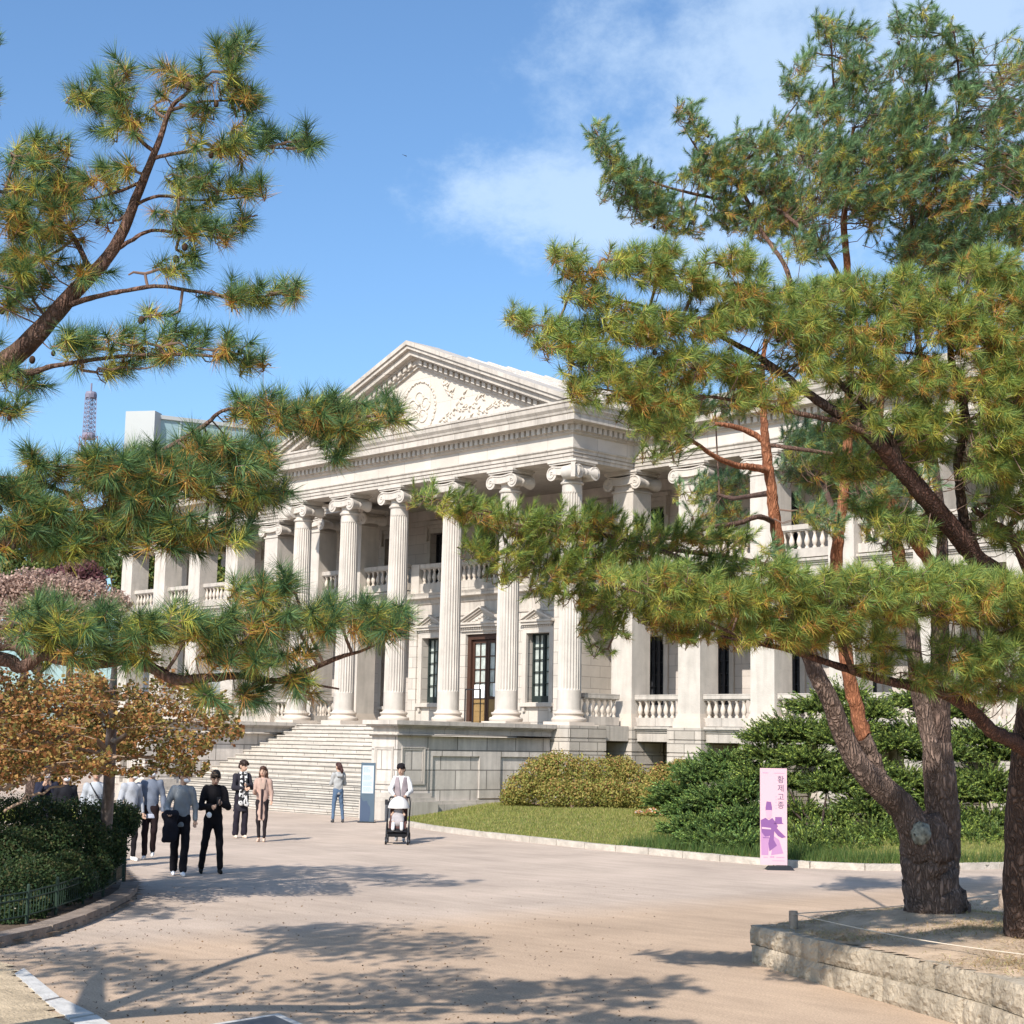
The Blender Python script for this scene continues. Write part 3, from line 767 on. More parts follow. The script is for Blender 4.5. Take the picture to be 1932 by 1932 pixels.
def arc_strip(name, pts, w, h, m, gap=.012, L=1.0, side=1, kind='structure', z0_=0, label=None):
    """row of kerb stones along a polyline"""
    P_ = np.array([p[:2] for p in pts]); d = np.r_[0, np.cumsum(np.linalg.norm(np.diff(P_, axis=0), axis=1))]
    n = max(1, int(d[-1]/L)); b = MB()
    def pos(s): return np.array([np.interp(s, d, P_[:,0]), np.interp(s, d, P_[:,1])])
    for i in range(n):
        a, c = pos(d[-1]*i/n+gap), pos(d[-1]*(i+1)/n-gap); t = (c-a)/np.linalg.norm(c-a); nn = np.array([t[1], -t[0]])*side
        q = [a, c, c-nn*w, a-nn*w]; hh = h+RNG.uniform(-.006, .006)
        if np.cross(q[1]-q[0], q[2]-q[1]) < 0: q = q[::-1]
        ce = sum(q)/4
        b.poly_z([tuple(x) for x in q], z0_-.02, hh-.015)
        b.poly_z([tuple(ce+(x-ce)*np.array([.985,.985])) for x in q], hh-.015, hh)
    o = b.build(name, m); tag(o, kind=kind); return o
KR = [(0.42,-7.9),(1.0,-8.55),(2.4,-9.1),(4.6,-9.95),(7.0,-10.62),(9.4,-11.1),(11.5,-11.45),(13.3,-11.65),(15.0,-11.85),(16.6,-11.95),(17.9,-11.75),(18.9,-11.2),(19.6,-10.2),(20.1,-8.7),(20.4,-7.0),(20.5,-4.0)]
arc_strip('kerb', KR, .2, .13, M_kerb, L=1.05)
# lawn bed rising gently to the palace
def patch(name, outline, zf, m, step=.35, kind='structure'):
    """flat bed inside an outline, as a grid with a height function"""
    O = np.array(outline)
    x0_, y0_ = O.min(0); x1_, y1_ = O.max(0)
    xs = np.arange(x0_, x1_+step, step); ys = np.arange(y0_, y1_+step, step)
    X, Y = np.meshgrid(xs, ys, indexing='ij')
    def inside(px_, py_):
        c = np.zeros(px_.shape, bool); n = len(O)
        for i in range(n):
            a, b_ = O[i], O[(i+1)%n]
            cond = ((a[1] > py_) != (b_[1] > py_)) & (px_ < (b_[0]-a[0])*(py_-a[1])/(b_[1]-a[1]+1e-12)+a[0]); c ^= cond
        return c
    idx = np.arange(X.size).reshape(X.shape)
    cxm = (X[:-1,:-1]+step/2); cym = (Y[:-1,:-1]+step/2); ok = inside(cxm, cym)
    F = np.stack([idx[:-1,:-1][ok], idx[1:,:-1][ok], idx[1:,1:][ok], idx[:-1,1:][ok]], 1)
    V = np.stack([X.ravel(), Y.ravel(), zf(X.ravel(), Y.ravel())], 1)
    used = np.unique(F); mp = -np.ones(len(V), int); mp[used] = np.arange(len(used))
    o = mesh(name, V[used], mp[F], m, smooth=True); tag(o, kind=kind); return o, inside
KRA = np.array(KR)
def lawn_z(x, y):
    yk = np.interp(x, KRA[:,0], KRA[:,1]); t = np.clip((y-yk-.1)/4.5, 0, 1)
    return .09+.36*t*t*(3-2*t)+.02*np.sin(x*1.7)*np.sin(y*1.3)*t
M_grass_soil = mat('lawn_soil', (.16,.17,.045), .95, var=.35, vscale=2.5, bump=.6, bscale=40)
lawn_outline = [(.35,-7.75),(1.0,-8.4)]+[(x-.06, y+.12) for x, y in KR[2:]]+[(20.4, 3.9), (-.0, 3.9), (.0, -1), (.3, -6.2)]
lawn, lawn_in = patch('lawn', lawn_outline, lawn_z, M_grass_soil, .15)
M_foliage = mat('foliage', attr=True, rough=.55, spec=.35, trans=.28)
M_leaf = mat('leaf', attr=True, rough=.6, spec=.25, trans=.38)
def blades(name, xy, zf, hmin, hmax, cols, w=.012, m=None):
    n = len(xy); h = RNG.uniform(hmin, hmax, n); a = RNG.uniform(0, 2*math.pi, n); b_ = RNG.uniform(0, 2*math.pi, n)
    base = np.c_[xy, zf(xy[:,0], xy[:,1])]
    s = np.c_[np.cos(a), np.sin(a), np.zeros(n)]*w/2
    tip = base+np.c_[np.cos(b_)*h*.35, np.sin(b_)*h*.35, h]
    V = np.stack([base-s, base+s, tip], 1).reshape(-1, 3); F = np.arange(3*n).reshape(-1, 3)
    c = np.array(cols)[RNG.integers(0, len(cols), n)]*RNG.uniform(.75, 1.25, (n,1)); c = np.repeat(c, 3, 0)
    o = mesh(name, V, F, m or M_leaf, col=c); tag(o, kind='stuff'); return o
n = 90000
xy = np.c_[RNG.uniform(0, 20.5, n), RNG.uniform(-12, -2, n)]; xy = xy[lawn_in(xy[:,0], xy[:,1])]
blades('lawn_grass', xy, lawn_z, .03, .075, [(.27,.27,.07),(.20,.24,.05),(.34,.31,.10),(.17,.21,.05),(.38,.33,.13)], w=.02)

# grit, cones and fallen leaves scattered on the plaza
n = 1500; V_ = []; xy = np.array([gnd(x_, y_)[:2] for x_, y_ in zip(-60+1300*RNG.random(n)**1.6, 1660+270*RNG.random(n)**.9)])
a = RNG.uniform(0, 6.28, n); l = RNG.uniform(.006, .022, n); P0 = np.c_[xy, np.full(n, .006)]
T_ = np.c_[np.cos(a)*l, np.sin(a)*l, RNG.uniform(0,.01,n)]; S_ = np.c_[-np.sin(a)*l*.5, np.cos(a)*l*.5, RNG.uniform(0,.006,n)]
V = np.stack([P0-T_, P0-S_, P0+T_, P0+S_], 1).reshape(-1,3); c = np.array([(.10,.06,.035),(.16,.10,.05),(.22,.13,.05),(.07,.05,.04)])[RNG.integers(0,4,n)]
o = mesh('fallen_leaves', V, np.arange(4*n).reshape(-1,4), M_leaf, col=np.repeat(c,4,0)); tag(o, kind='stuff')
# ---------------------------------------------------------------- foliage tools
def nrm(v): return v/(np.linalg.norm(v, axis=-1, keepdims=True)+1e-9)
GRN = [(.20,.28,.06),(.12,.215,.06),(.28,.35,.075),(.10,.19,.065)]
BLU = [(.13,.24,.115),(.09,.185,.095),(.18,.29,.13),(.21,.31,.12)]
YEL = [(.48,.45,.08),(.42,.43,.08),(.53,.42,.08),(.36,.40,.07)]
BRN = [(.48,.24,.055),(.37,.165,.045),(.54,.33,.08)]
def pal(cols, n): return np.array(cols)[RNG.integers(0, len(cols), n)]*RNG.uniform(.75, 1.3, (n,1))
def needles(P_, D_, L, nlen, nn, wid, green, ybias, bbias, out, phi0=1.45):
    """tufts: needles round shoots P_ + D_*L; older needles behind the tip are yellow or brown"""
    n = len(P_); m = n*nn
    t = RNG.random((n, nn))**.8; 
    D = nrm(D_)[:,None,:].repeat(nn, 1)
    rv = nrm(RNG.standard_normal((n, nn, 3))); pr = nrm(rv-D*(rv*D).sum(-1, keepdims=True))
    phi = (phi0-.8*t)*RNG.uniform(.75, 1.25, (n, nn)); phi = np.where(RNG.random((n,nn)) < .25, phi*.5, phi)
    d = D*np.cos(phi)[...,None]+pr*np.sin(phi)[...,None]
    d[...,2] -= .12; d = nrm(d)
    base = P_[:,None,:]+D*(t*L)[...,None]
    ln = nlen*RNG.uniform(.75, 1.15, (n, nn))
    tip = base+d*ln[...,None]; tip[...,2] -= ln*.06
    sd = nrm(np.cross(d, RNG.standard_normal((n, nn, 3))))*wid*.5
    V = np.stack([base-sd, base+sd, tip], 2).reshape(-1, 3)
    ym = (RNG.random(n) < .10+.85*np.clip(ybias,0,1)); bm_ = RNG.random(n) < np.clip(bbias*.75, 0, .8)
    yb = np.where(ym, .85, .06)[:,None]; bb = np.where(bm_, .66, .02)[:,None]
    r = RNG.random((n, nn)); old = (t < .58)
    isb = old & (r < bb); isy = old & ~isb & (r < bb+yb)
    tint = RNG.uniform(.75, 1.2, (n, 1, 1))
    c = pal(green, m).reshape(n, nn, 3)*tint
    cy = pal(YEL, m).reshape(n, nn, 3); cb = pal(BRN, m).reshape(n, nn, 3)
    c = np.where(isy[...,None], cy, c); c = np.where(isb[...,None], cb, c)
    out.append((V, np.repeat(c.reshape(-1,3), 3, 0)))
def finish(out, name, parent, m=None):
    V = np.concatenate([o[0] for o in out]); C = np.concatenate([o[1] for o in out]); F = np.arange(len(V)).reshape(-1, 3)
    return mesh(name, V, F, m or M_foliage, parent, col=C)

def bark(name, c1, c2, scale=14., strength=1.):
    m = bpy.data.materials.new(name); m.use_nodes = True; t = m.node_tree; b = t.nodes['Principled BSDF']; b.inputs['Roughness'].default_value = .9; b.inputs['Specular IOR Level'].default_value = .15
    g = N('ShaderNodeNewGeometry', t); mp = N('ShaderNodeMapping', t); mp.inputs['Scale'].default_value = (1,1,.30); t.links.new(g.outputs['Position'], mp.inputs['Vector'])
    v = N('ShaderNodeTexVoronoi', t); v.feature = 'DISTANCE_TO_EDGE'; v.inputs['Scale'].default_value = scale
    n0 = N('ShaderNodeTexNoise', t); n0.inputs['Scale'].default_value = 9; n0.inputs['Detail'].default_value = 5; t.links.new(mp.outputs[0], n0.inputs['Vector'])
    ad = N('ShaderNodeVectorMath', t, operation='MULTIPLY_ADD'); ad.inputs[1].default_value = (.2,.2,.2); t.links.new(n0.outputs['Color'], ad.inputs[0]); t.links.new(mp.outputs[0], ad.inputs[2]); t.links.new(ad.outputs[0], v.inputs['Vector'])
    cr_ = N('ShaderNodeMapRange', t); cr_.inputs['From Max'].default_value = .32; t.links.new(v.outputs['Distance'], cr_.inputs['Value'])
    mx = N('ShaderNodeMix', t, data_type='RGBA'); mx.inputs['A'].default_value = (*c2,1); mx.inputs['B'].default_value = (*c1,1); t.links.new(cr_.outputs[0], mx.inputs['Factor'])
    n1 = N('ShaderNodeTexNoise', t); n1.inputs['Scale'].default_value = 5; n1.inputs['Detail'].default_value = 10; n1.inputs['Roughness'].default_value = .7; t.links.new(g.outputs['Position'], n1.inputs['Vector'])
    mr = N('ShaderNodeMapRange', t); mr.inputs['From Min'].default_value = .3; mr.inputs['From Max'].default_value = .7; mr.inputs['To Min'].default_value = .55; mr.inputs['To Max'].default_value = 1.3; t.links.new(n1.outputs['Fac'], mr.inputs['Value'])
    sc = N('ShaderNodeVectorMath', t, operation='SCALE'); t.links.new(mx.outputs['Result'], sc.inputs[0]); t.links.new(mr.outputs[0], sc.inputs['Scale']); t.links.new(sc.outputs[0], b.inputs['Base Color'])
    bp = N('ShaderNodeBump', t); bp.inputs['Strength'].default_value = strength; bp.inputs['Distance'].default_value = .03; t.links.new(cr_.outputs[0], bp.inputs['Height']); t.links.new(bp.outputs[0], b.inputs['Normal'])
    return m
M_bark = bark('grey_pine_bark', (.29,.205,.165), (.125,.088,.072), 21, 1.)
M_bark_red = bark('red_pine_bark', (.40,.17,.09), (.24,.095,.05), 26, .6)
M_bark_dark = bark('dark_pine_bark', (.17,.115,.093), (.07,.048,.04), 21)
M_limb = bark('limb_bark', (.22,.13,.10), (.11,.07,.052), 30, .7)
M_dlimb = bark('dark_limb_bark', (.20,.105,.08), (.085,.05,.042), 28, .8)
M_twig = mat('twig_bark', (.17,.11,.085), .9)
M_cone = mat('pine_cone', (.05,.028,.018), .9)

def curve(pts, D=None, sub=6):
    """pixel polyline (x, y, depth, radius px) -> smooth world polyline and radii"""
    p = np.array(pts, float); n = len(p)
    t = np.arange(n); ts = np.linspace(0, n-1, (n-1)*sub+1)
    def cat(v):
        o = []
        for u in ts:
            i = min(int(u), n-2); f = u-i; a = v[max(i-1,0)]; b_ = v[i]; c = v[i+1]; d = v[min(i+2,n-1)]
            o.append(.5*((2*b_)+(-a+c)*f+(2*a-5*b_+4*c-d)*f*f+(-a+3*b_-3*c+d)*f**3))
        return np.array(o)
    q = cat(p)
    W = np.array([at(x, y, d) for x, y, d, r in q]); R = q[:,3]*q[:,2]/(FPX/1.5487)
    return W, np.maximum(R, .003)
def pine(name, label, base, limbs, sprays, trunk_mats=None, green=GRN, nlen=.1, dens=1., nn=95, cones=0, L=.12, wid=.004, group=None, ymul=1., extra=None, twig=M_twig, zup=.35, phi0=1.45, hws=1., lr=1., near_green=None):
    """limbs: list of (material, pixel polyline); sprays: (x0,y0,x1,y1,halfwidth px, depth, depth jitter, yellow, brown)"""
    T = thing(name, label, 'tree', base, group)
    mats = {}
    skel = []
    for m, pl in limbs:
        W, R = curve(pl); R = R*lr
        W = W+RNG.standard_normal(W.shape)*R[:,None]*(.02 if R.max() > .12 else .06)
        mats.setdefault(m.name, (m, MB()))[1].tube(W, R, 26 if R.max() > .12 else 14 if R.max() > .05 else 8, noise=.025 if R.max() > .12 else .05)
        skel.append(W)
    k_ = 0
    for key, (m, b) in mats.items():
        V = np.concatenate(b.v); mesh('trunk' if k_ == 0 else 'limb', V, b.f, m, T, smooth=True); k_ += 1
    SK = np.concatenate(skel)
    out = []; tw = MB(); conepos = []
    for s in sprays:
        x0_, y0_, x1_, y1_, hw, D0, dj, yb, bb = s[:9]; hw = hw*(hws if D0 > 9.85 else max(hws, .94)); dm = s[9] if len(s) > 9 else 1.
        sc = D0/(FPX/1.5487)
        Ln = math.hypot(x1_-x0_, y1_-y0_); area = (Ln*2*hw+math.pi*hw*hw)*sc*sc
        n = max(3, int(area*58*dens*dm*(1+dj*.5)*(1.35 if D0 < 9.85 else 1)))
        # random points in the capsule
        u = RNG.random(n); rr = hw*np.sqrt(RNG.random(n)); aa = RNG.random(n)*2*math.pi
        px_ = x0_+(x1_-x0_)*u+rr*np.cos(aa); py_ = y0_+(y1_-y0_)*u+rr*np.sin(aa)*.9
        dd = D0+RNG.uniform(-dj, dj, n)
        tips = np.array([at(a, b_, c) for a, b_, c in zip(px_, py_, dd)])
        ax0 = at(x0_, y0_, D0); ax1 = at(x1_, y1_, D0); axd = nrm((ax1-ax0)[None]+1e-6)[0]
        tt = np.clip(((tips-ax0)@axd)/max(np.linalg.norm(ax1-ax0), 1e-6), 0, 1)
        cen = ax0+tt[:,None]*(ax1-ax0)
        d = nrm((tips-cen)+1e-6)*.5+axd*.28*(Ln > 10)+np.array([0,0,zup])+RNG.standard_normal((n,3))*.3
        d = nrm(d); P_ = tips-d*L*.5
        low = np.clip(.5-(tips-cen)[:,2]/(hw*sc)*.9, 0, 1.4)      # older, browning needles sit on the underside of a spray
        needles(P_, d, L, nlen, nn, wid, (near_green if near_green and D0 < 17 else green), yb*ymul*(.35+1.1*low)*RNG.uniform(.5, 1.5, n), bb*low*2.2*RNG.uniform(.2, 1.6, n), out, phi0)
        # each spray hangs on a side branch that grows from the nearest limb; shoots join that branch or the limb itself
        k = 9; ax = np.array([ax0+(ax1-ax0)*f for f in np.linspace(0, 1, k)]) if Ln > 16 else np.array([ax0, ax0+1e-3])
        ax = ax+RNG.standard_normal(ax.shape)*.012
        dd_ = ((SK[:,None,:]-ax[None])**2).sum(2); j, a_ = np.unravel_index(np.argmin(dd_), dd_.shape)
        if Ln > 16: tw.tube(ax, np.interp(np.arange(k), [0, a_, k-1], [.005, .010, .005] if 0 < a_ < k-1 else ([.010,.010,.004] if a_ == 0 else [.004,.010,.010])), 6, cap=False)
        far = math.sqrt(dd_[j, a_])
        if far > .03:
            q = SK[j]; e = ax[a_]; md = (q+e)/2+np.array([0,0,-.06*min(far,2)])
            tw.tube([q, (q+md)/2, md, (md+e)/2, e], np.linspace(.014 if far > .5 else .010, .009, 5), 6, cap=False)
        for i in range(n):
            d1 = ((SK-P_[i])**2).sum(1); j1 = np.argmin(d1); d2 = ((ax-P_[i])**2).sum(1); j2 = np.argmin(d2)
            q = SK[j1] if d1[j1] < d2[j2] else ax[j2]; dist = np.linalg.norm(q-P_[i])
            if i % 2 and dist > .3: q = P_[i]+(q-P_[i])*.5
            mid = (P_[i]*.5+q*.5); mid[2] -= .1*dist
            tw.tube([q, mid, P_[i], P_[i]+d[i]*L*.7], [.0055 if dist > .3 else .0045, .0045, .0035, .0025], 4, cap=False)
        for i in RNG.integers(0, n, int(cones*n)+ (1 if RNG.random() < cones*n % 1 else 0)): conepos.append(P_[i]-d[i]*.03+RNG.standard_normal(3)*.02)
    mesh('twigs', np.concatenate(tw.v), tw.f, twig, T)
    cr_ = finish(out, 'crown', T)
    if conepos:
        b = MB(); b.ball((0,0,0), (.017,.017,.022), 8, 6); pr = b.build('pine_cone', M_cone, None, smooth=True); me = pr.data; bpy.data.objects.remove(pr)
        bs = np.array(T['_base'])
        for c in conepos[:60]:
            o = bpy.data.objects.new('pine_cone', me); COL.objects.link(o); o.parent = T; o['_base'] = bs.tolist(); o.location = (c-bs).tolist(); s_ = RNG.uniform(.8, 1.3); o.scale = (s_, s_, s_)
    return T

# ---------------------------------------------------------------- foreground pine reaching in from the left
D1 = 10.2
def lp(pts): return pts
limbs = [
 (M_limb, [(-640,1330,10.4,62),(-600,1000,10.3,56),(-420,860,10.3,48),(-160,770,10.2,34),(0,690,10.2,24),(60,640,10.1,22),(130,562,10.1,18),(215,468,10.1,13),(262,360,10.1,10),(298,272,10.1,7),(322,205,10.1,5),(350,178,10.1,4),(400,135,10.1,2.5)]),
 (M_limb, [(-300,830,10.3,22),(-160,790,10.0,14),(0,712,9.9,9),(60,702,9.9,7),(115,688,9.9,5),(260,670,9.9,4),(400,672,9.9,3),(500,690,9.9,2)]),
 (M_limb, [(120,578,10.1,7),(180,560,10.0,6),(240,548,10.0,5),(300,540,10.0,4.5),(370,550,10.0,4),(460,562,10.0,3),(560,550,10.0,1.5)]),
 (M_limb, [(205,480,10.1,6),(245,455,10.1,5),(285,435,10.1,4),(340,440,10.1,3.5),(430,450,10.1,2)]),
 (M_limb, [(165,500,10.1,7),(140,450,10.2,6),(100,405,10.2,5),(60,380,10.2,4),(-40,350,10.2,3)]),
 (M_limb, [(250,390,10.1,4),(300,370,10.1,3.5),(380,378,10.1,2.5),(470,372,10.1,1.5)]),
 (M_limb, [(285,300,10.1,5),(330,290,10.1,4),(420,280,10.1,3),(540,280,10.1,1.5)]),
 (M_limb, [(290,285,10.1,5),(262,262,10.1,4),(235,225,10.1,3),(215,170,10.1,2)]),
 (M_limb, [(262,345,10.1,4),(228,360,10.1,3.5),(195,370,10.1,2.5),(150,380,10.1,2)]),
 (M_limb, [(322,208,10.1,4),(380,192,10.1,3),(450,190,10.1,2)]),
 (M_limb, [(-640,1250,10.2,50),(-400,1140,9.8,36),(-150,1070,9.5,22),(0,1022,9.4,14),(80,1000,9.4,13),(150,975,9.4,12),(210,957,9.4,10),(300,905,9.5,6),(380,880,9.5,4),(480,890,9.5,3)]),
 (M_limb, [(60,1000,9.4,10),(90,960,9.4,9),(140,935,9.4,7),(180,915,9.4,6),(240,880,9.5,5),(310,848,9.6,5),(385,803,9.7,5),(420,775,9.7,4),(470,770,9.7,3),(600,770,9.7,2.5),(700,790,9.7,2)]),
 (M_limb, [(140,935,9.4,6),(110,925,9.4,5),(60,905,9.4,4),(0,900,9.4,3)]),
 (M_limb, [(-600,1330,10.2,40),(-350,1290,9.2,26),(-150,1240,9.0,18),(0,1243,9.0,15),(40,1258,9.0,14),(80,1238,9.0,11),(120,1245,9.0,13),(180,1252,9.0,13),(240,1245,9.0,12),(290,1262,9.0,12),(330,1282,9.0,12),(390,1280,9.0,10),(450,1275,9.0,8),(520,1285,9.1,7),(580,1265,9.1,6),(640,1240,9.1,5),(690,1225,9.1,3),(760,1190,9.1,2)]),
 (M_limb, [(-40,1230,9.0,8),(20,1222,9.0,7),(60,1240,9.0,5)]),
 (M_limb, [(520,1283,9.1,4),(580,1290,9.1,3),(640,1300,9.1,2)]),
]
Y, B = .55, .25
sp = [
 (430,150,442,75,36,10.1,.2,Y,.1),(385,150,300,120,30,10.1,.2,.8,.45),(420,180,475,165,26,10.1,.2,.5,.4),(440,205,485,210,26,10.1,.2,.3,.3),(345,200,400,225,26,10.1,.2,.6,.6,.7),
 (215,165,225,125,36,10.1,.2,Y,.15),(240,190,160,185,30,10.1,.2,Y,.25),(140,185,170,175,26,10.1,.2,.4,.1),(270,215,210,255,34,10.1,.25,.7,.4),(300,170,290,210,22,10.1,.2,.7,.3,.7),
 (360,265,470,285,30,10.1,.2,.6,.5),(470,275,570,265,28,10.1,.2,.4,.1),(430,250,460,240,22,10.1,.2,.3,.2,.7),(570,285,585,260,18,10.1,.15,.2,.1),
 (330,330,420,360,34,10.1,.25,.6,.3),(430,365,500,355,26,10.1,.2,.3,.2),(300,395,400,400,26,10.1,.2,.6,.3,.7),
 (330,420,430,440,32,10.1,.25,.7,.35),(440,430,485,405,22,10.1,.2,.5,.2),(330,470,375,505,24,10.1,.2,.4,.3,.6),
 (245,320,150,340,30,10.1,.3,.7,.3),(150,350,90,360,36,10.2,.3,.8,.4),(20,290,120,300,42,10.2,.3,.3,.2),(0,350,120,360,46,10.2,.4,.6,.7),(0,420,140,430,50,10.2,.4,.7,.5),(0,500,90,490,50,10.2,.4,.8,.4),(0,570,70,560,42,10.2,.3,.5,.7),(130,500,180,520,28,10.2,.3,.7,.4,.7),(180,420,230,410,30,10.1,.3,.5,.4,.6),
 (390,550,480,565,26,10.0,.15,.75,.3),(480,560,560,545,26,10.0,.15,.5,.15),(545,555,560,535,20,10.0,.1,.1,.05),(240,520,360,500,20,10.0,.2,.5,.3,.5),(260,600,340,590,16,10.0,.15,.4,.2,.35),
 (20,700,60,740,30,9.9,.2,.5,.2),(0,770,40,770,26,9.9,.2,.3,.2),(100,655,230,660,34,9.9,.2,.6,.3),(230,650,350,650,34,9.9,.2,.5,.3),(350,655,460,665,28,9.9,.2,.3,.3),(455,680,515,690,18,9.9,.15,.2,.15),(160,700,300,690,24,9.9,.2,.4,.3,.6),
 (40,870,140,880,26,9.4,.3,.5,.3,.8),(0,920,60,930,40,9.4,.3,.3,.4),(170,868,330,885,34,9.5,.4,.25,.45,1.2),(350,850,500,860,38,9.6,.4,.4,.7,1.2),(455,765,560,785,38,9.7,.3,.5,.5,1.1),(560,780,680,790,44,9.7,.3,.4,.7,1.1),(690,790,755,780,26,9.7,.2,.4,.3),(620,850,660,830,26,9.7,.2,.3,.2),(170,900,480,920,50,9.5,.4,.3,.8,1.2),(60,980,330,950,44,9.4,.3,.3,.7),(460,880,530,930,30,9.6,.3,.5,.2,.8),
 (60,1030,250,1020,30,9.4,.3,.5,.15),(250,1020,420,1000,32,9.4,.3,.8,.5),(390,1000,480,1010,22,9.4,.3,.5,.4,.8),(0,1010,80,960,40,9.3,.3,.3,.4),
 (20,1180,180,1175,40,9.0,.35,.25,.2,1.1),(180,1190,350,1180,36,9.0,.3,.3,.3),(350,1200,520,1180,38,9.1,.35,.4,.4,1.1),(40,1220,300,1230,26,9.0,.3,.4,.8),(520,1170,660,1165,32,9.1,.3,.35,.3),(640,1160,750,1180,34,9.1,.25,.45,.4),(740,1190,765,1165,20,9.1,.15,.1,.05),(430,1120,560,1120,24,9.1,.25,.4,.4),(520,1110,545,1090,20,9.1,.2,.2,.2),(380,1240,560,1230,28,9.1,.3,.4,.4),
 (380,1300,400,1320,24,9.0,.25,.5,.7),(460,1300,480,1330,24,9.1,.2,.4,.3),(560,1260,580,1300,26,9.1,.25,.4,.5),(470,1320,510,1300,18,9.1,.2,.2,.2,.7),
 # parts of the crown beyond the frame, whose shade falls across the plaza
 (-60,300,-350,350,80,10.3,.8,.5,.3,.5),(-50,480,-400,520,90,10.3,.9,.5,.3,.5),(-100,150,-300,200,60,10.3,.6,.5,.3,.4),(-60,640,-380,680,70,10.2,.8,.5,.3,.5),(-60,880,-350,900,70,9.6,.7,.4,.3,.5),
(-60,1150,-300,1150,60,9.1,.5,.4,.4,.5),
 (-130,560,-300,640,90,14,.8,.5,.3,1.0),(-150,300,-420,380,110,12.5,1,.5,.3,.4),(-420,700,-700,800,120,11,1.,.5,.3,.4),(-560,900,-820,900,100,13,1,.5,.3,.4),(-800,500,-1150,330,130,11,1,.5,.3,.4),(-380,-50,-700,0,130,12,1,.5,.3,.4),(-150,60,-330,-100,90,11.6,.8,.5,.3,.4),
]
left_base = gnd(-640, 1395, 0.0)
left_base = at(-640, 1355, 10.4).copy(); left_base[2] = 0
tb = curve([(-640,2060,10.4,74),(-640,1700,10.4,66),(-640,1330,10.4,60)])
limbs += [(M_limb, [(-640,1000,10.4,40),(-520,760,11.5,24),(-400,560,12.6,16),(-250,400,12.8,10),(-180,250,12.4,6)]), (M_limb, [(-640,1000,10.4,40),(-760,780,11.2,26),(-900,560,11.2,16),(-1050,400,11,8)]), (M_limb, [(-420,560,12.6,14),(-300,600,13.6,9),(-160,590,14,5)]), (M_limb, [(-400,560,12.6,12),(-480,250,12.2,9),(-560,0,12,6)]), (M_limb, [(-250,400,12.8,7),(-240,120,12,5),(-250,-40,11.6,3)])]
LG = [(.12,.205,.07),(.075,.15,.065),(.18,.255,.07),(.06,.13,.065),(.095,.18,.07)]
LT = pine('pine_tree', 'large pine whose long bare limbs and tufted branches reach in from the left', left_base, [(M_bark, [(-640,2060,10.4,78),(-635,1700,10.4,68),(-640,1330,10.4,60)])]+limbs, sp, nlen=.135, nn=125, cones=.05, dens=3.0, wid=.0042, zup=.3, L=.13, green=LG, hws=.8, lr=.86)
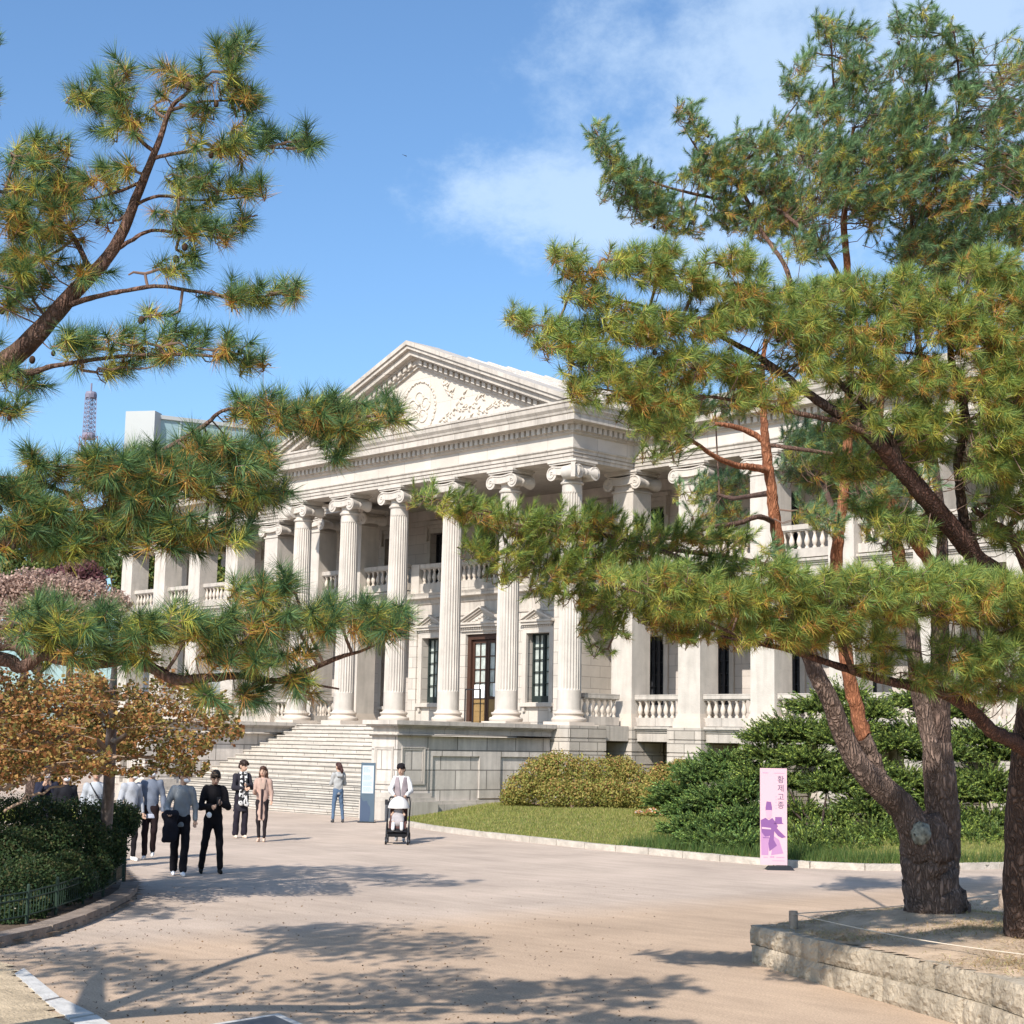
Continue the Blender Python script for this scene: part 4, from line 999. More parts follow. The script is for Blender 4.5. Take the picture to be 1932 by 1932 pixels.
# ---------------------------------------------------------------- forked pine in the stone planter
D2 = 18.0
fb = gnd(1767, 1722, .55)
fork = [
 (M_bark, [(1770,1775,18.3,78),(1768,1722,18.25,63),(1760,1690,18.2,54),(1752,1640,18.2,50),(1745,1590,18.2,48),(1735,1545,18.2,40)]),
 (M_bark, [(1742,1620,18.1,30),(1722,1560,18.1,30),(1700,1520,18.1,27),(1650,1475,18.0,24),(1618,1440,18.0,21),(1590,1385,18.0,19),(1565,1320,17.9,17),(1540,1270,17.9,16),(1520,1215,17.9,15),(1498,1155,17.8,14),(1480,1095,17.8,13)]),
 (M_bark_red, [(1480,1095,17.8,13),(1470,1040,17.8,12),(1462,980,17.8,11),(1455,920,17.8,10),(1448,870,17.8,10),(1443,820,17.8,8),(1440,760,17.8,6),(1438,700,17.8,5),(1445,640,17.8,4)]),
 (M_bark, [(1690,1520,18.1,16),(1665,1480,18.2,16),(1650,1440,18.2,15),(1630,1390,18.2,15)]),
 (M_bark_red, [(1632,1395,18.2,15),(1618,1345,18.3,14),(1603,1280,18.3,13),(1592,1210,18.4,13),(1582,1140,18.4,13),(1578,1070,18.4,12),(1582,1010,18.4,11),(1592,930,18.4,10),(1600,820,18.5,9),(1603,700,18.5,8),(1602,600,18.5,7),(1598,500,18.5,6.5),(1592,420,18.5,6),(1600,340,18.5,4),(1610,240,18.5,3)]),
 (M_bark, [(1770,1650,18.3,36),(1778,1580,18.3,34),(1777,1510,18.3,31),(1771,1450,18.3,30),(1767,1400,18.3,26)]),
 (M_bark, [(1762,1410,18.3,20),(1745,1350,18.4,17),(1732,1300,18.4,15),(1725,1230,18.4,14),(1716,1150,18.5,13)]),
 (M_bark_red, [(1716,1150,18.5,13),(1704,1090,18.5,12),(1694,1040,18.5,12),(1680,1000,18.5,11),(1665,900,18.6,9),(1660,760,18.6,7),(1680,600,18.6,6),(1705,500,18.6,6),(1720,440,18.6,5)]),
 (M_bark_dark, [(1772,1410,18.3,22),(1774,1340,18.4,19),(1774,1260,18.4,18),(1774,1180,18.5,17),(1776,1120,18.5,16),(1772,1070,18.5,14)]),
 (M_bark_red, [(1770,1085,18.5,13),(1748,1050,18.6,12),(1722,1015,18.6,10),(1690,960,18.7,8),(1640,860,18.8,6)]),
 (M_bark_dark, [(1774,1080,18.5,12),(1778,1040,18.5,11),(1776,980,18.6,9),(1760,860,18.7,8),(1740,700,18.7,6),(1722,560,18.8,5),(1718,450,18.8,4),(1730,300,18.8,3),(1750,150,18.8,2)]),
 (M_bark_red, [(1450,890,17.8,7),(1425,882,17.6,7),(1390,878,17.4,6),(1350,862,17.2,5),(1315,838,17,4),(1280,815,16.8,3)]),
 (M_bark_red, [(1448,838,17.8,6),(1420,818,17.8,6),(1385,805,17.7,5),(1350,800,17.6,4)]),
 (M_limb, [(1460,985,17.8,6),(1430,975,17.4,5),(1390,988,17,5),(1340,995,16.6,4.5),(1300,1008,16.2,4),(1240,1020,15.8,3)]),
 (M_limb, [(1482,1085,17.8,7),(1440,1066,17,6),(1400,1056,16.4,5),(1350,1048,15.8,5),(1290,1040,15.4,4),(1220,1032,15,3)]),
 (M_limb, [(1490,1130,17.8,8),(1440,1110,16.6,6),(1380,1090,15.6,6),(1320,1072,15,5.5),(1270,1048,14.8,5),(1200,1025,14.6,4.5),(1120,1005,14.5,3.5),(1040,992,14.4,3),(960,975,14.3,2.5),(880,955,14.2,2),(800,938,14.2,1.5)]),
 (M_limb, [(1340,1080,15,3),(1290,1120,14.9,3),(1230,1150,14.8,3),(1180,1140,14.8,2)]),
 (M_limb, [(1582,1010,18.4,8),(1570,960,20,6),(1555,920,21.8,5),(1540,890,23.2,3)]), (M_limb, [(1455,930,17.8,6),(1420,935,19.5,5),(1380,940,21.2,4),(1350,930,22.4,3)]),
 (M_limb, [(1450,840,17.8,4),(1530,850,17.6,4),(1600,862,17.5,3)]),
 (M_limb, [(1602,560,18.5,4),(1560,480,18.4,4),(1500,420,19.3,4),(1440,370,20,3),(1400,310,20.1,2.5)]),
 (M_limb, [(1500,560,18.8,5),(1480,500,19.2,4.5),(1440,440,19.6,4),(1410,380,20,4),(1380,330,20.1,3),(1330,300,20.1,2),(1290,240,20.1,1.5)]),
 (M_limb, [(1410,385,20,3),(1330,370,20.1,3),(1250,350,20.1,2.5),(1190,320,20.1,2),(1130,260,20.1,1.5)]),
 (M_limb, [(1600,330,18.5,3),(1580,230,18.5,2.5),(1570,120,18.5,2),(1570,40,18.5,1.5)]),
 (M_limb, [(1720,440,18.6,4),(1790,300,18.6,3),(1810,180,18.6,2.5),(1800,60,18.6,1.5)]),
 (M_limb, [(1470,640,18,4),(1500,560,18.3,4)]),
]
sf = [
 # blue green upper crown
 (1125,245,1165,320,24,20.1,0.5,0.15,0.08),(1160,320,1240,345,28,20.1,0.6,0.3,0.1),(1150,360,1260,385,28,20.2,0.6,0.2,0.1),(1190,395,1300,400,24,20.1,0.5,0.25,0.15),(1240,420,1330,440,18,20.1,0.4,0.3,0.2,0.8),
 (1290,200,1320,260,22,20.1,0.4,0.3,0.3),(1330,290,1400,300,30,20.1,0.5,0.3,0.3),(1300,320,1400,350,34,20.2,0.7,0.25,0.15),(1350,390,1420,420,34,20.2,0.6,0.3,0.1),(1400,260,1470,290,30,20.1,0.5,0.2,0.1),(1420,330,1500,360,40,20.2,0.8,0.2,0.1),(1440,420,1520,400,40,20.2,0.8,0.4,0.15),
 (1490,150,1510,190,20,20.3,0.4,0.1,0.05),(1480,230,1540,260,28,20.3,0.6,0.2,0.05),(1550,40,1580,80,24,18.5,0.5,0.1,0.05,0.9),(1500,130,1540,100,18,18.4,0.4,0.1,0.02,0.8),(1600,50,1640,70,20,18.5,0.4,0.1,0.02,0.8),(1590,110,1640,170,34,18.5,0.7,0.2,0.05),(1540,190,1600,210,34,18.5,0.7,0.2,0.05),
 (1690,30,1720,70,22,18.6,0.5,0.1,0.02,0.8),(1740,10,1750,60,22,18.6,0.5,0.1,0.02,0.8),(1790,50,1800,100,24,18.6,0.5,0.1,0.02,0.8),(1840,80,1830,130,20,18.6,0.4,0.1,0.02,0.8),(1690,120,1770,130,36,18.6,0.8,0.15,0.03),(1800,150,1840,190,28,18.6,0.6,0.1,0.02),(1640,220,1760,220,48,18.6,1,0.2,0.05),(1790,230,1830,260,26,18.6,0.6,0.1,0.02),
 (1520,290,1640,300,46,18.5,1,0.2,0.08),(1660,300,1800,300,48,18.6,1,0.25,0.15),(1540,370,1700,380,46,18.5,1,0.25,0.1),(1720,370,1840,380,46,18.7,1,0.3,0.25),(1490,470,1560,460,30,18.3,0.8,0.4,0.1,0.8),(1850,250,1932,200,40,18.8,1,0.2,0.1,0.8),(1870,320,1960,330,50,18.9,1,0.3,0.1),(1700,460,1850,450,46,18.8,0.9,0.1,0.03,1.2),(1880,420,1960,430,46,18.9,1,0.2,0.1,1.1),(1760,510,1860,500,30,18.8,0.8,0.1,0.05,1.1),
 (1640,420,1650,430,20,18.5,0.6,0.3,0.1,0.7),(1960,300,2150,350,90,19,1.5,0.3,0.1,0.5),(1900,120,2100,150,70,19,1.5,0.3,0.1,0.4),
 # inner greenery round the stems
 (1290,930,1400,910,26,22.5,.5,.6,.15,.8),(1310,975,1400,960,24,22.5,.5,.6,.15,.8),(1500,820,1620,830,34,23,.8,.25,.1),(1490,890,1600,910,36,23.5,.8,.2,.05),(1520,960,1580,990,28,17.6,.6,.4,.1,.8),(1620,930,1740,900,40,17.8,.9,.4,.2,.8),(1640,990,1760,980,28,17.6,.6,.6,.2,.8),
 (1300,770,1400,760,30,22,.6,.6,.3,.7),(1200,790,1300,800,34,16.9,.7,.2,.05,.9),(1220,850,1290,850,22,16.8,.5,.2,.1,.7),
 # long limb reaching left in front of the columns
 (780,935,830,945,16,14.2,.2,.5,.1,.9),(830,950,920,975,26,14.2,.3,.7,.4,1.1),(920,985,1040,1000,30,14.3,.35,.5,.3,1.1),(880,1035,1000,1045,30,14.3,.35,.5,.15,1.),(1040,990,1110,1000,34,14.4,.35,.5,.3),(1100,980,1180,1000,30,14.4,.35,.5,.5),(1000,1060,1130,1075,34,14.4,.4,.5,.15),(1130,1040,1240,1060,34,14.6,.45,.7,.3),(920,1080,1000,1090,18,14.3,.3,.4,.1,.8),(1010,1110,1120,1120,26,14.5,.35,.3,.1,.9),(1110,1130,1200,1150,26,14.6,.35,.3,.1,.9),
 (1200,1010,1330,1010,30,15,.4,.7,.35),(1240,1080,1400,1080,34,15.2,.5,.7,.25),(1330,1015,1420,1020,22,15.6,.4,.6,.25,.9),(1200,1150,1330,1150,34,14.8,.4,.4,.15),(1320,1130,1440,1130,34,15.2,.5,.6,.3),(1090,1170,1180,1190,22,14.7,.3,.25,.1,.8),(1120,1215,1150,1230,16,14.7,.2,.2,.1,.7),(1440,1040,1490,1070,22,17,.4,.5,.2,.7),(1230,1178,1340,1190,30,14.9,.4,.6,.4),(1340,1190,1440,1200,28,14.9,.4,.7,.4),(1180,1110,1260,1120,28,14.7,.35,.5,.3),(1500,850,1620,850,34,22,.8,.25,.1),(1560,930,1680,940,34,23,.8,.4,.1),(1640,850,1760,840,34,22,.8,.3,.1),
]
FT = pine('pine_tree', 'grey barked pine forking into four stems in the stone edged planter', fb, fork, sf, green=BLU, nlen=.095, nn=110, cones=.012, dens=3.4, wid=.0052, zup=.5, L=.24, phi0=1.15, near_green=GRN+[(.27,.34,.07),(.32,.36,.08)], group=None)  # near boughs are yellow-green, with palette brightened to stand for sun on them
b = MB(); b.ball(at(1737, 1572, 17.86), (.10,.09,.125), 20, 12); b.v[0] = b.v[0]+RNG.normal(0,.010,b.v[0].shape)
mesh('lichen_patch', np.concatenate(b.v), b.f, mat('lichen', (.24,.24,.20), .95, var=.5, vscale=22), FT, smooth=True)

# ---------------------------------------------------------------- darker pine at the right edge
eb = gnd(1927, 1768, .55)
edge = [
 (M_bark_dark, [(1932,1805,15.9,38),(1930,1765,15.9,35),(1926,1700,15.8,33),(1926,1600,15.7,31),(1930,1500,15.6,30),(1940,1400,15.4,28),(1948,1300,15.2,26),(1950,1210,15,24)]),
 (M_dlimb, [(1952,1230,15,22),(1925,1135,14.8,21),(1885,1092,14.6,20),(1830,1040,14.4,19),(1785,985,14.2,18),(1745,935,14,18),(1700,885,13.9,16),(1655,835,13.7,14)]),
 (M_bark_dark, [(1660,840,13.7,14),(1620,805,13.6,12),(1570,775,13.5,10),(1515,735,13.4,8),(1470,700,13.4,7),(1425,670,13.3,6),(1385,648,13.3,5),(1330,620,13.2,4),(1260,590,13.2,3),(1150,560,13.1,2),(1060,520,13,1.5)]),
 (M_bark_dark, [(1700,900,13.9,9),(1690,850,13.8,9),(1660,800,13.8,8),(1625,760,13.8,7),(1600,740,13.8,6),(1560,690,13.8,4)]),
 (M_limb, [(1640,820,13.6,6),(1590,798,13.5,5.5),(1530,785,13.4,5),(1470,772,13.3,5),(1430,765,13.2,4),(1350,750,13.1,3),(1250,740,13,2)]),
 (M_limb, [(1480,705,13.4,4),(1420,690,13.3,4),(1360,700,13.2,3),(1280,690,13.1,2)]),
 (M_bark_dark, [(1850,1062,14.5,10),(1822,990,14.4,10),(1812,930,14.3,9.5),(1808,870,14.2,9),(1822,800,14.1,9),(1812,740,14,8),(1797,690,14,7),(1792,640,14,5),(1800,590,14,3)]),
 (M_limb, [(1818,760,14,5),(1850,710,14,4),(1900,680,14,3.5),(1960,660,14,3)]),
 (M_limb, [(1800,700,14,4),(1740,670,14,3),(1680,665,14,2)]),
 (M_limb, [(1818,800,14,4),(1870,770,13.9,3),(1930,760,13.9,2)]),
 (M_limb, [(1975,1190,14.8,8),(1925,1199,14.4,6),(1880,1193,14.0,5.5),(1846,1182,13.8,5),(1790,1165,13.6,4.5),(1735,1152,13.4,4),(1650,1140,13.3,3),(1560,1140,13.2,2)]),
 (M_dlimb, [(1945,1420,15.4,16),(1905,1395,15.1,14),(1875,1382,14.8,13),(1835,1342,14.5,13),(1790,1312,14.3,11),(1740,1297,14.1,11),(1690,1288,14,9),(1640,1276,13.9,8),(1580,1256,13.8,7),(1530,1240,13.7,6),(1480,1224,13.6,5),(1430,1215,13.5,3.5),(1360,1200,13.4,2)]),
 (M_limb, [(1430,1215,13.5,3.5),(1350,1180,13.4,3),(1260,1135,13.4,2.5),(1160,1105,13.4,1.5)]),
 (M_limb, [(1610,1268,13.8,6),(1596,1235,13.7,5),(1590,1190,13.6,4),(1588,1150,13.5,3)]),
 (M_limb, [(1740,1297,14.1,4),(1722,1260,14,4),(1716,1225,13.9,3)]),
 (M_limb, [(1950,1100,14.9,9),(1905,1010,14.7,8),(1870,985,14.6,7),(1835,960,14.5,5)]),
]
se = [
 (1045,480,1090,495,20,13,.25,.2,.15),(1080,505,1130,520,24,13,.25,.5,.7),(1130,490,1200,500,28,13.1,.3,.4,.3),(1210,500,1290,520,36,13.1,.35,.4,.4),(1240,480,1260,480,24,13.1,.2,.2,.1),(1300,530,1340,540,30,13.2,.35,.5,.4),(1390,540,1430,545,34,13.2,.3,.3,1.4),(1330,500,1420,490,26,13.3,.3,.5,.2,.9),
 (970,600,1040,620,22,13,.3,.15,.1),(1080,560,1170,580,22,13,.3,.4,.6),(1020,640,1130,640,34,13,.45,.5,.15),(1080,690,1200,700,34,13,.5,.5,.15),(1130,610,1260,620,38,13.1,.5,.4,.2,1.1),(1080,735,1200,740,28,13,.5,.4,.2),(1230,680,1340,690,36,13.1,.5,.5,.3),(1210,740,1320,750,34,13.1,.5,.4,.4,1.1),(1180,780,1260,800,26,13.1,.4,.15,.1,.9),(1280,610,1380,620,36,13.2,.45,.5,.5),
 (1350,700,1450,720,34,13.3,.5,.5,.9,1.1),(1360,580,1470,590,34,13.4,.5,.4,.3),(1440,620,1560,620,40,13.6,.6,.5,.2,1.1),(1470,560,1560,570,34,13.7,.5,.3,.1),(1540,540,1640,560,34,13.9,.5,.35,.2),(1570,620,1700,640,42,13.9,.6,.6,.3,1.1),(1500,680,1560,690,36,13.5,.5,.7,.2),(1640,560,1740,590,36,14,.5,.5,.2),(1590,700,1720,720,42,14,.6,.7,.2,1.1),
 (1700,530,1720,540,32,14.1,.4,.35,.4),(1740,570,1800,560,40,14.1,.5,.4,.4),(1760,620,1860,610,40,14.1,.6,.6,.5,1.1),(1830,520,1900,500,40,14.2,.6,.3,.2),(1860,570,1960,560,48,14.2,.7,.4,.4),(1830,650,1960,650,48,14.1,.7,.8,.7,1.1),(1740,700,1800,720,36,14,.5,.7,.3),(1840,730,1960,740,46,14,.6,.7,.3,1.1),
 (1400,760,1500,750,26,13.3,.4,.8,.4,.8),(1560,790,1660,800,34,14,.6,.3,.3),(1700,790,1800,790,40,14.1,.6,.6,.15,1.1),(1850,800,1960,820,48,14.1,.7,.3,.2,1.1),(1660,860,1780,850,28,14.3,.6,.4,.2,.8),(1840,870,1960,880,46,14.3,.7,.2,.1,1.1),(1850,950,1960,950,34,14.5,.6,.4,.2,.8),(1840,1010,1960,1010,26,14.6,.5,.3,.1,.7),(1620,960,1720,980,24,14.2,.5,.5,.2,.8),(1660,1020,1760,1000,22,14.3,.5,.5,.2,.7),
 (1480,1110,1560,1130,36,13.3,.4,.5,.3,1.1),(1560,1100,1650,1110,36,13.3,.4,.3,.2,1.1),(1650,1090,1740,1110,36,13.4,.4,.4,.3,1.1),(1740,1100,1800,1100,36,13.5,.4,.25,.4,1.1),(1800,1100,1900,1110,34,13.7,.4,.5,.3,1.1),(1890,1110,1960,1120,34,13.9,.4,.7,.4,1.1),(1480,1170,1600,1170,32,13.4,.4,.8,.6,1.1),(1600,1150,1720,1160,30,13.4,.4,.8,.5,1.1),(1730,1150,1850,1150,30,13.6,.4,.8,.6,1.1),(1860,1150,1960,1160,34,14,.4,.7,.4,1.1),
 (1380,1140,1470,1130,32,13.5,.4,.5,.3,1.),(1400,1190,1500,1190,26,13.5,.35,.7,.4,.9),(1500,1210,1580,1210,22,13.6,.35,.7,.3,.8),(1620,1200,1680,1220,32,13.8,.4,.5,.3,.8),(1610,1255,1680,1250,18,13.8,.3,.5,.2,.7),(1780,1240,1900,1250,40,14,.5,.15,.2,1.),(1820,1290,1950,1290,36,14.3,.5,.3,.3,1.),(1690,1270,1780,1280,22,13.9,.3,.2,.2,.8),(1870,1220,1950,1200,30,14.2,.4,.4,.3,.8),
 (1450,1200,1540,1195,26,13.5,.35,.7,.4),(1440,1080,1500,1090,28,13.4,.35,.4,.3),(1560,880,1660,880,30,14.2,.5,.5,.2,.8),(1225,1085,1330,1105,30,13.4,.4,.5,.3),(1330,1120,1420,1130,30,13.4,.4,.6,.4),(1250,1140,1360,1155,28,13.4,.35,.7,.4),(1150,1098,1230,1100,24,13.4,.3,.4,.2,.9),(1990,600,2200,650,110,14.5,1.2,.5,.3,.5),(1990,900,2200,900,100,14.5,1.2,.5,.3,.5),
]
ET = pine('pine_tree', 'rough dark pine cut by the right edge, its yellowing needles hanging over the planter', eb, edge, se, green=GRN+[(.25,.31,.07),(.30,.34,.08)], nlen=.125, nn=90, cones=.018, dens=3.7, wid=.005, zup=.32, L=.14)

# ---------------------------------------------------------------- pine standing just beyond the left edge
off = [(M_bark, [(-420,1500,19.5,40),(-410,1200,19.4,32),(-380,900,19.3,26),(-330,600,19.2,18),(-300,300,19,10),(-280,60,18.8,5)]),
 (M_limb, [(-390,950,19.3,12),(-250,900,20.5,8),(-120,880,22,5),(-60,880,23,3)]), (M_limb, [(-340,600,19.2,10),(-220,560,20.4,6),(-110,560,21.5,4)]), (M_limb, [(-310,350,19,7),(-200,250,18.6,5),(-40,170,18,2.5),(0,200,18,1.5)]), (M_limb, [(-410,1150,19.4,12),(-330,1060,18.4,8),(-250,1020,17.8,5)])]
so_ = [(-90,890,-220,900,50,23,1,.4,.3,.5),(-300,900,-200,860,60,21,1,.4,.3,.5),(-90,560,-240,590,60,21.4,1,.4,.3,.5),(-300,560,-420,600,80,20.5,1.4,.4,.3,.45),(-240,1010,-380,1010,60,17.8,1,.4,.3,.5),(-20,180,-60,150,26,18,.3,.3,.2,.9),(-8,75,-30,60,16,18,.2,.1,.1,.9),(-60,170,-250,200,60,18.5,.8,.3,.2,.5),(-250,100,-350,50,80,19,1,.3,.2,.4),(-350,350,-450,300,80,19.5,1.2,.3,.2,.4),(-480,950,-560,900,70,20,1.2,.3,.2,.4)]
ob = at(-420, 1500, 19.5).copy(); ob[2] = 0
pine('pine_tree', 'pine off the left margin, only its tips showing against the sky high in the corner', ob, off, so_, green=BLU, nlen=.13, nn=80, dens=3.2, wid=.007, L=.14)
# ---------------------------------------------------------------- stone edged planter
fr_top = [(1380,1737,.38),(1413,1745,.40),(1541,1776,.42),(1760,1818,.46),(1867,1843,.48),(1932,1861,.50)]
TP = [gnd(x, y, z) for x, y, z in fr_top]
e_ = TP[-1]+(TP[-1]-TP[-2])*9
pl = thing('stone_planter', 'low two course planter wall of rough tan granite blocks round the pines', 'planter', TP[1]*[1,1,0])
d_ = (TP[-1]-TP[1])[:2]; d_ /= np.linalg.norm(d_); nin = np.array([-d_[1], d_[0]]);  nin = nin if nin@(gnd(1767,1722,.5)[:2]-TP[1][:2]) > 0 else -nin
M_blk = stone('rough_granite', (.46,.385,.29), False, stain=.34, streak=.3, bump=1.0)
M_soil = mat('sandy_soil', (.50,.37,.255), .95, var=.28, vscale=2.2, bump=.7, bscale=30)
def block(pa, pb, z0_, z1a, z1b, depth=.32):
    """one rough block from pa to pb along the wall"""
    nx, nz = max(4, int(np.linalg.norm(pb-pa)/.05)), 7
    b = MB(); V = []; F = []
    for i in range(nx+1):
        for j in range(nz+1):
            u, v = i/nx, j/nz; p = pa+(pb-pa)*u; z = z0_+((z1a+(z1b-z1a)*u)-z0_)*v
            e = min(u*nx, (1-u)*nx, v*nz, (1-v)*nz); off = -.012 if e < .5 else (0 if e < 1.5 else .008)
            off += RNG.normal(0, .0045)
            q = p-nin*off; V.append((q[0], q[1], z))
    for i in range(nx):
        for j in range(nz): a = i*(nz+1)+j; F.append((a, a+nz+1, a+nz+2, a+1))
    n0 = len(V)
    for i in range(nx+1):
        u = i/nx; p = pa+(pb-pa)*u+nin*depth; V.append((p[0], p[1], z1a+(z1b-z1a)*u+RNG.normal(0,.004))); V.append((p[0], p[1], z0_))
    for i in range(nx):
        a = i*(nz+1)+nz; c = (i+1)*(nz+1)+nz; F.append((a, c, n0+2*(i+1), n0+2*i))
    F.append(tuple([j for j in range(nz+1)][::-1]+[n0+1, n0][::1])) ; F.append(tuple([nx*(nz+1)+j for j in range(nz+1)]+[n0+2*nx, n0+2*nx+1]))
    b.add(V, F); return b
A2, Bx = TP[1][:2], TP[-1][:2]
def along(px):   # wall joints read off the photo
    xs_ = [p[0] for p in fr_top]; i = np.interp(px, xs_, range(len(xs_))); i0 = min(int(i), len(TP)-2); return TP[i0][:2]+(TP[i0+1]-TP[i0])[:2]*(i-i0)
top_j = [1413,1541,1760,1867,1932]; bot_j = [1418,1574,1670,1816,1932]
jt = [along(x) for x in top_j]; jb = [along(x) for x in bot_j]
for k in range(7): jt.append(jt[-1]+d_*(.75+.2*(k%3))); jb.append(jb[-1]+d_*(.85+.15*(k%2)))
def ztop(p): return float(np.interp((p-A2)@d_, [0, (Bx-A2)@d_, 9], [.40,.50,.52]))
for L_, (js, lo) in enumerate([(jt, 1), (jb, 0)]):
    for a, c in zip(js[:-1], js[1:]):
        t = (c-a)/np.linalg.norm(c-a); a_, c_ = a+t*.006, c-t*.006
        if lo: b = block(a_, c_, ztop(a)*.5+.006, ztop(a_), ztop(c_))
        else: b = block(a_-nin*.012, c_-nin*.012, -.03, ztop(a_)*.5-.006, ztop(c_)*.5-.006, .30)
        b.build('block', M_blk, pl, smooth=False)
# left return of the wall and the soil inside
wl = [TP[1][:2], gnd(1470,1741,.40)[:2], gnd(1600,1728,.40)[:2], gnd(1700,1712,.40)[:2], gnd(1840,1698,.40)[:2], gnd(2000,1690,.40)[:2], gnd(2200,1690,.4)[:2]]
def stp(p, q, z1):
    b = MB(); t = (q-p)/np.linalg.norm(q-p); n_ = np.array([-t[1], t[0]]); n_ = n_ if n_@(gnd(1850,1800,.4)[:2]-p) > 0 else -n_
    m = max(1, int(np.linalg.norm(q-p)/.8)); r = []
    for i in range(m):
        a, c = p+(q-p)*(i/m)+t*.006, p+(q-p)*((i+1)/m)-t*.006
        quad = [tuple(a), tuple(c), tuple(c+n_*.3), tuple(a+n_*.3)]
        if np.cross(np.subtract(quad[1], quad[0]), np.subtract(quad[2], quad[1])) < 0: quad = quad[::-1]
        b = MB(); b.poly_z(quad, -.02, z1-.21); b.poly_z([tuple(np.array(x_)*1.0) for x_ in quad], z1-.20, z1); b.build('block', M_blk, pl)
wl[0] = wl[0]+nin*.33
for a, c in zip(wl[:-1], wl[1:]): stp(np.array(a), np.array(c), .40)
soil_out = [tuple(TP[1][:2]+nin*.1+d_*.1)]+[tuple(w+(gnd(1850,1800,.4)[:2]-w)*.04) for w in wl[1:]]+[tuple(e_[:2]+nin*8), tuple(e_[:2]+nin*.1), tuple(Bx+nin*.2)]
tb1 = gnd(1767,1722,.55)[:2]; tb2 = gnd(1927,1768,.55)[:2]
def soil_z(x, y):
    a = np.exp(-((x-tb1[0])**2+(y-tb1[1])**2)/1.1)*.17+np.exp(-((x-tb2[0])**2+(y-tb2[1])**2)/1.1)*.12
    dd = np.clip(((x-A2[0])*nin[0]+(y-A2[1])*nin[1])/1.2, 0, 1)
    return np.interp((x-A2[0])*d_[0]+(y-A2[1])*d_[1], [0, 4.2, 9], [.395,.49,.51])-.012+a+.03*dd+.012*np.sin(x*5)*np.sin(y*4)
soil, soil_in = patch('planter_soil', soil_out, soil_z, M_soil, .1)
n = 90000; c0 = (tb1+tb2)/2+np.array([.6,-1.0])
xy = np.c_[RNG.normal(c0[0], 2.6, n), RNG.normal(c0[1], 2.4, n)]; xy = xy[soil_in(xy[:,0], xy[:,1])]
w_ = np.sin(xy[:,0]*2.1+1)*np.sin(xy[:,1]*1.7)+RNG.normal(0,.5,len(xy)); xy = xy[w_ > .1]
nn_ = len(xy); a = RNG.uniform(0, 6.28, nn_); l = RNG.uniform(.03,.10, nn_); bz = soil_z(xy[:,0], xy[:,1])+RNG.uniform(.004,.02, nn_)
P0 = np.c_[xy, bz]; T_ = np.c_[np.cos(a)*l, np.sin(a)*l, RNG.uniform(-.006,.035,nn_)]; S_ = np.c_[-np.sin(a)*.004, np.cos(a)*.004, np.zeros(nn_)]
V = np.stack([P0-S_, P0+S_, P0+T_], 1).reshape(-1,3); c = np.repeat(pal([(.42,.28,.13),(.50,.37,.18),(.30,.19,.09),(.36,.34,.14)], nn_), 3, 0)
o = mesh('fallen_needles', V, np.arange(3*nn_).reshape(-1,3), M_leaf, col=c); tag(o, kind='stuff')
M_post = mat('grey_post_wood', (.30,.235,.185), .9, var=.3, vscale=14, bump=.5, bscale=30)
M_rope = mat('pale_rope', (.62,.53,.42), .9)
posts = []
for (x, y, h, lab) in [(1497,1748,.21,'short round grey wooden post near the tip of the planter wall'),(1892,1712,.24,'short wooden post behind the right hand pine trunk at the planter')]:
    p = gnd(x, y, .43); p[2] = soil_z(p[0], p[1])-.02
    b = MB(); b.lathe([(.048,0),(.05,.02),(.05,h-.01),(.045,h)], tuple(p), 14); o = b.build('wooden_post', M_post, None, smooth=True, auto=40, loc=p); tag(o, lab, 'post', 'low posts carrying the planter rope'); posts.append((p, h))
p1_, h1 = posts[0]; q1 = p1_+np.array([0,0,h1-.03])
def rope(name, a, c, sag, lab):
    pts = [a+(c-a)*t-np.array([0,0,sag*math.sin(math.pi*t)]) for t in np.linspace(0,1,16)]
    o = mesh(name, *(lambda b: (np.concatenate(b.v), b.f))(MB().tube(pts, .006, 6)), M_rope, loc=a, smooth=True); tag(o, lab, 'rope', 'ropes round the planter')
rope('rope', q1, gnd(2040,1818,.62)*[1,1,0]+[0,0,.64], .05, 'pale rope running from the round post across the planter to the right edge')
rope('rope', q1, posts[1][0]+np.array([0,0,.2]), .03, 'thin rope running level from the round post behind the forked pine trunk')

# ---------------------------------------------------------------- leafy volumes
def leafcloud(clumps, n, size, cols, out, top=None, tfrac=.0, shell=.55, flat=0., aspect=.6):
    """clumps [(px, py, depth, rpx, squash)] -> small leaf shaped faces through each clump"""
    C = []; R = []
    for c in clumps:
        C.append(at(*c[:3])); r = c[3]*c[2]/(FPX/1.5487); R.append((r, r, r*(c[4] if len(c) > 4 else 1)))
    C = np.array(C); R = np.array(R); wt = R[:,0]**2; k = RNG.choice(len(C), n, p=wt/wt.sum())
    d = nrm(RNG.standard_normal((n,3))); rad = (shell+(1-shell)*RNG.random(n)**.6)*RNG.uniform(.85,1.12,n)
    P_ = C[k]+d*R[k]*rad[:,None]
    nrml = nrm(d*.7+RNG.standard_normal((n,3))*.6+np.array([0,0,flat])); t = nrm(np.cross(nrml, RNG.standard_normal((n,3)))); s = np.cross(nrml, t)
    sz = size*RNG.uniform(.6,1.3,n)[:,None]
    V = np.stack([P_-t*sz*.5, P_+s*sz*aspect*.5, P_+t*sz*.5, P_-s*sz*aspect*.5], 1).reshape(-1,3)
    c = pal(cols, n)
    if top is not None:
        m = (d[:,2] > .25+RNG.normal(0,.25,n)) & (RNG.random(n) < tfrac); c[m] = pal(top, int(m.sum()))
    out.append((V, np.repeat(c, 4, 0), 4))
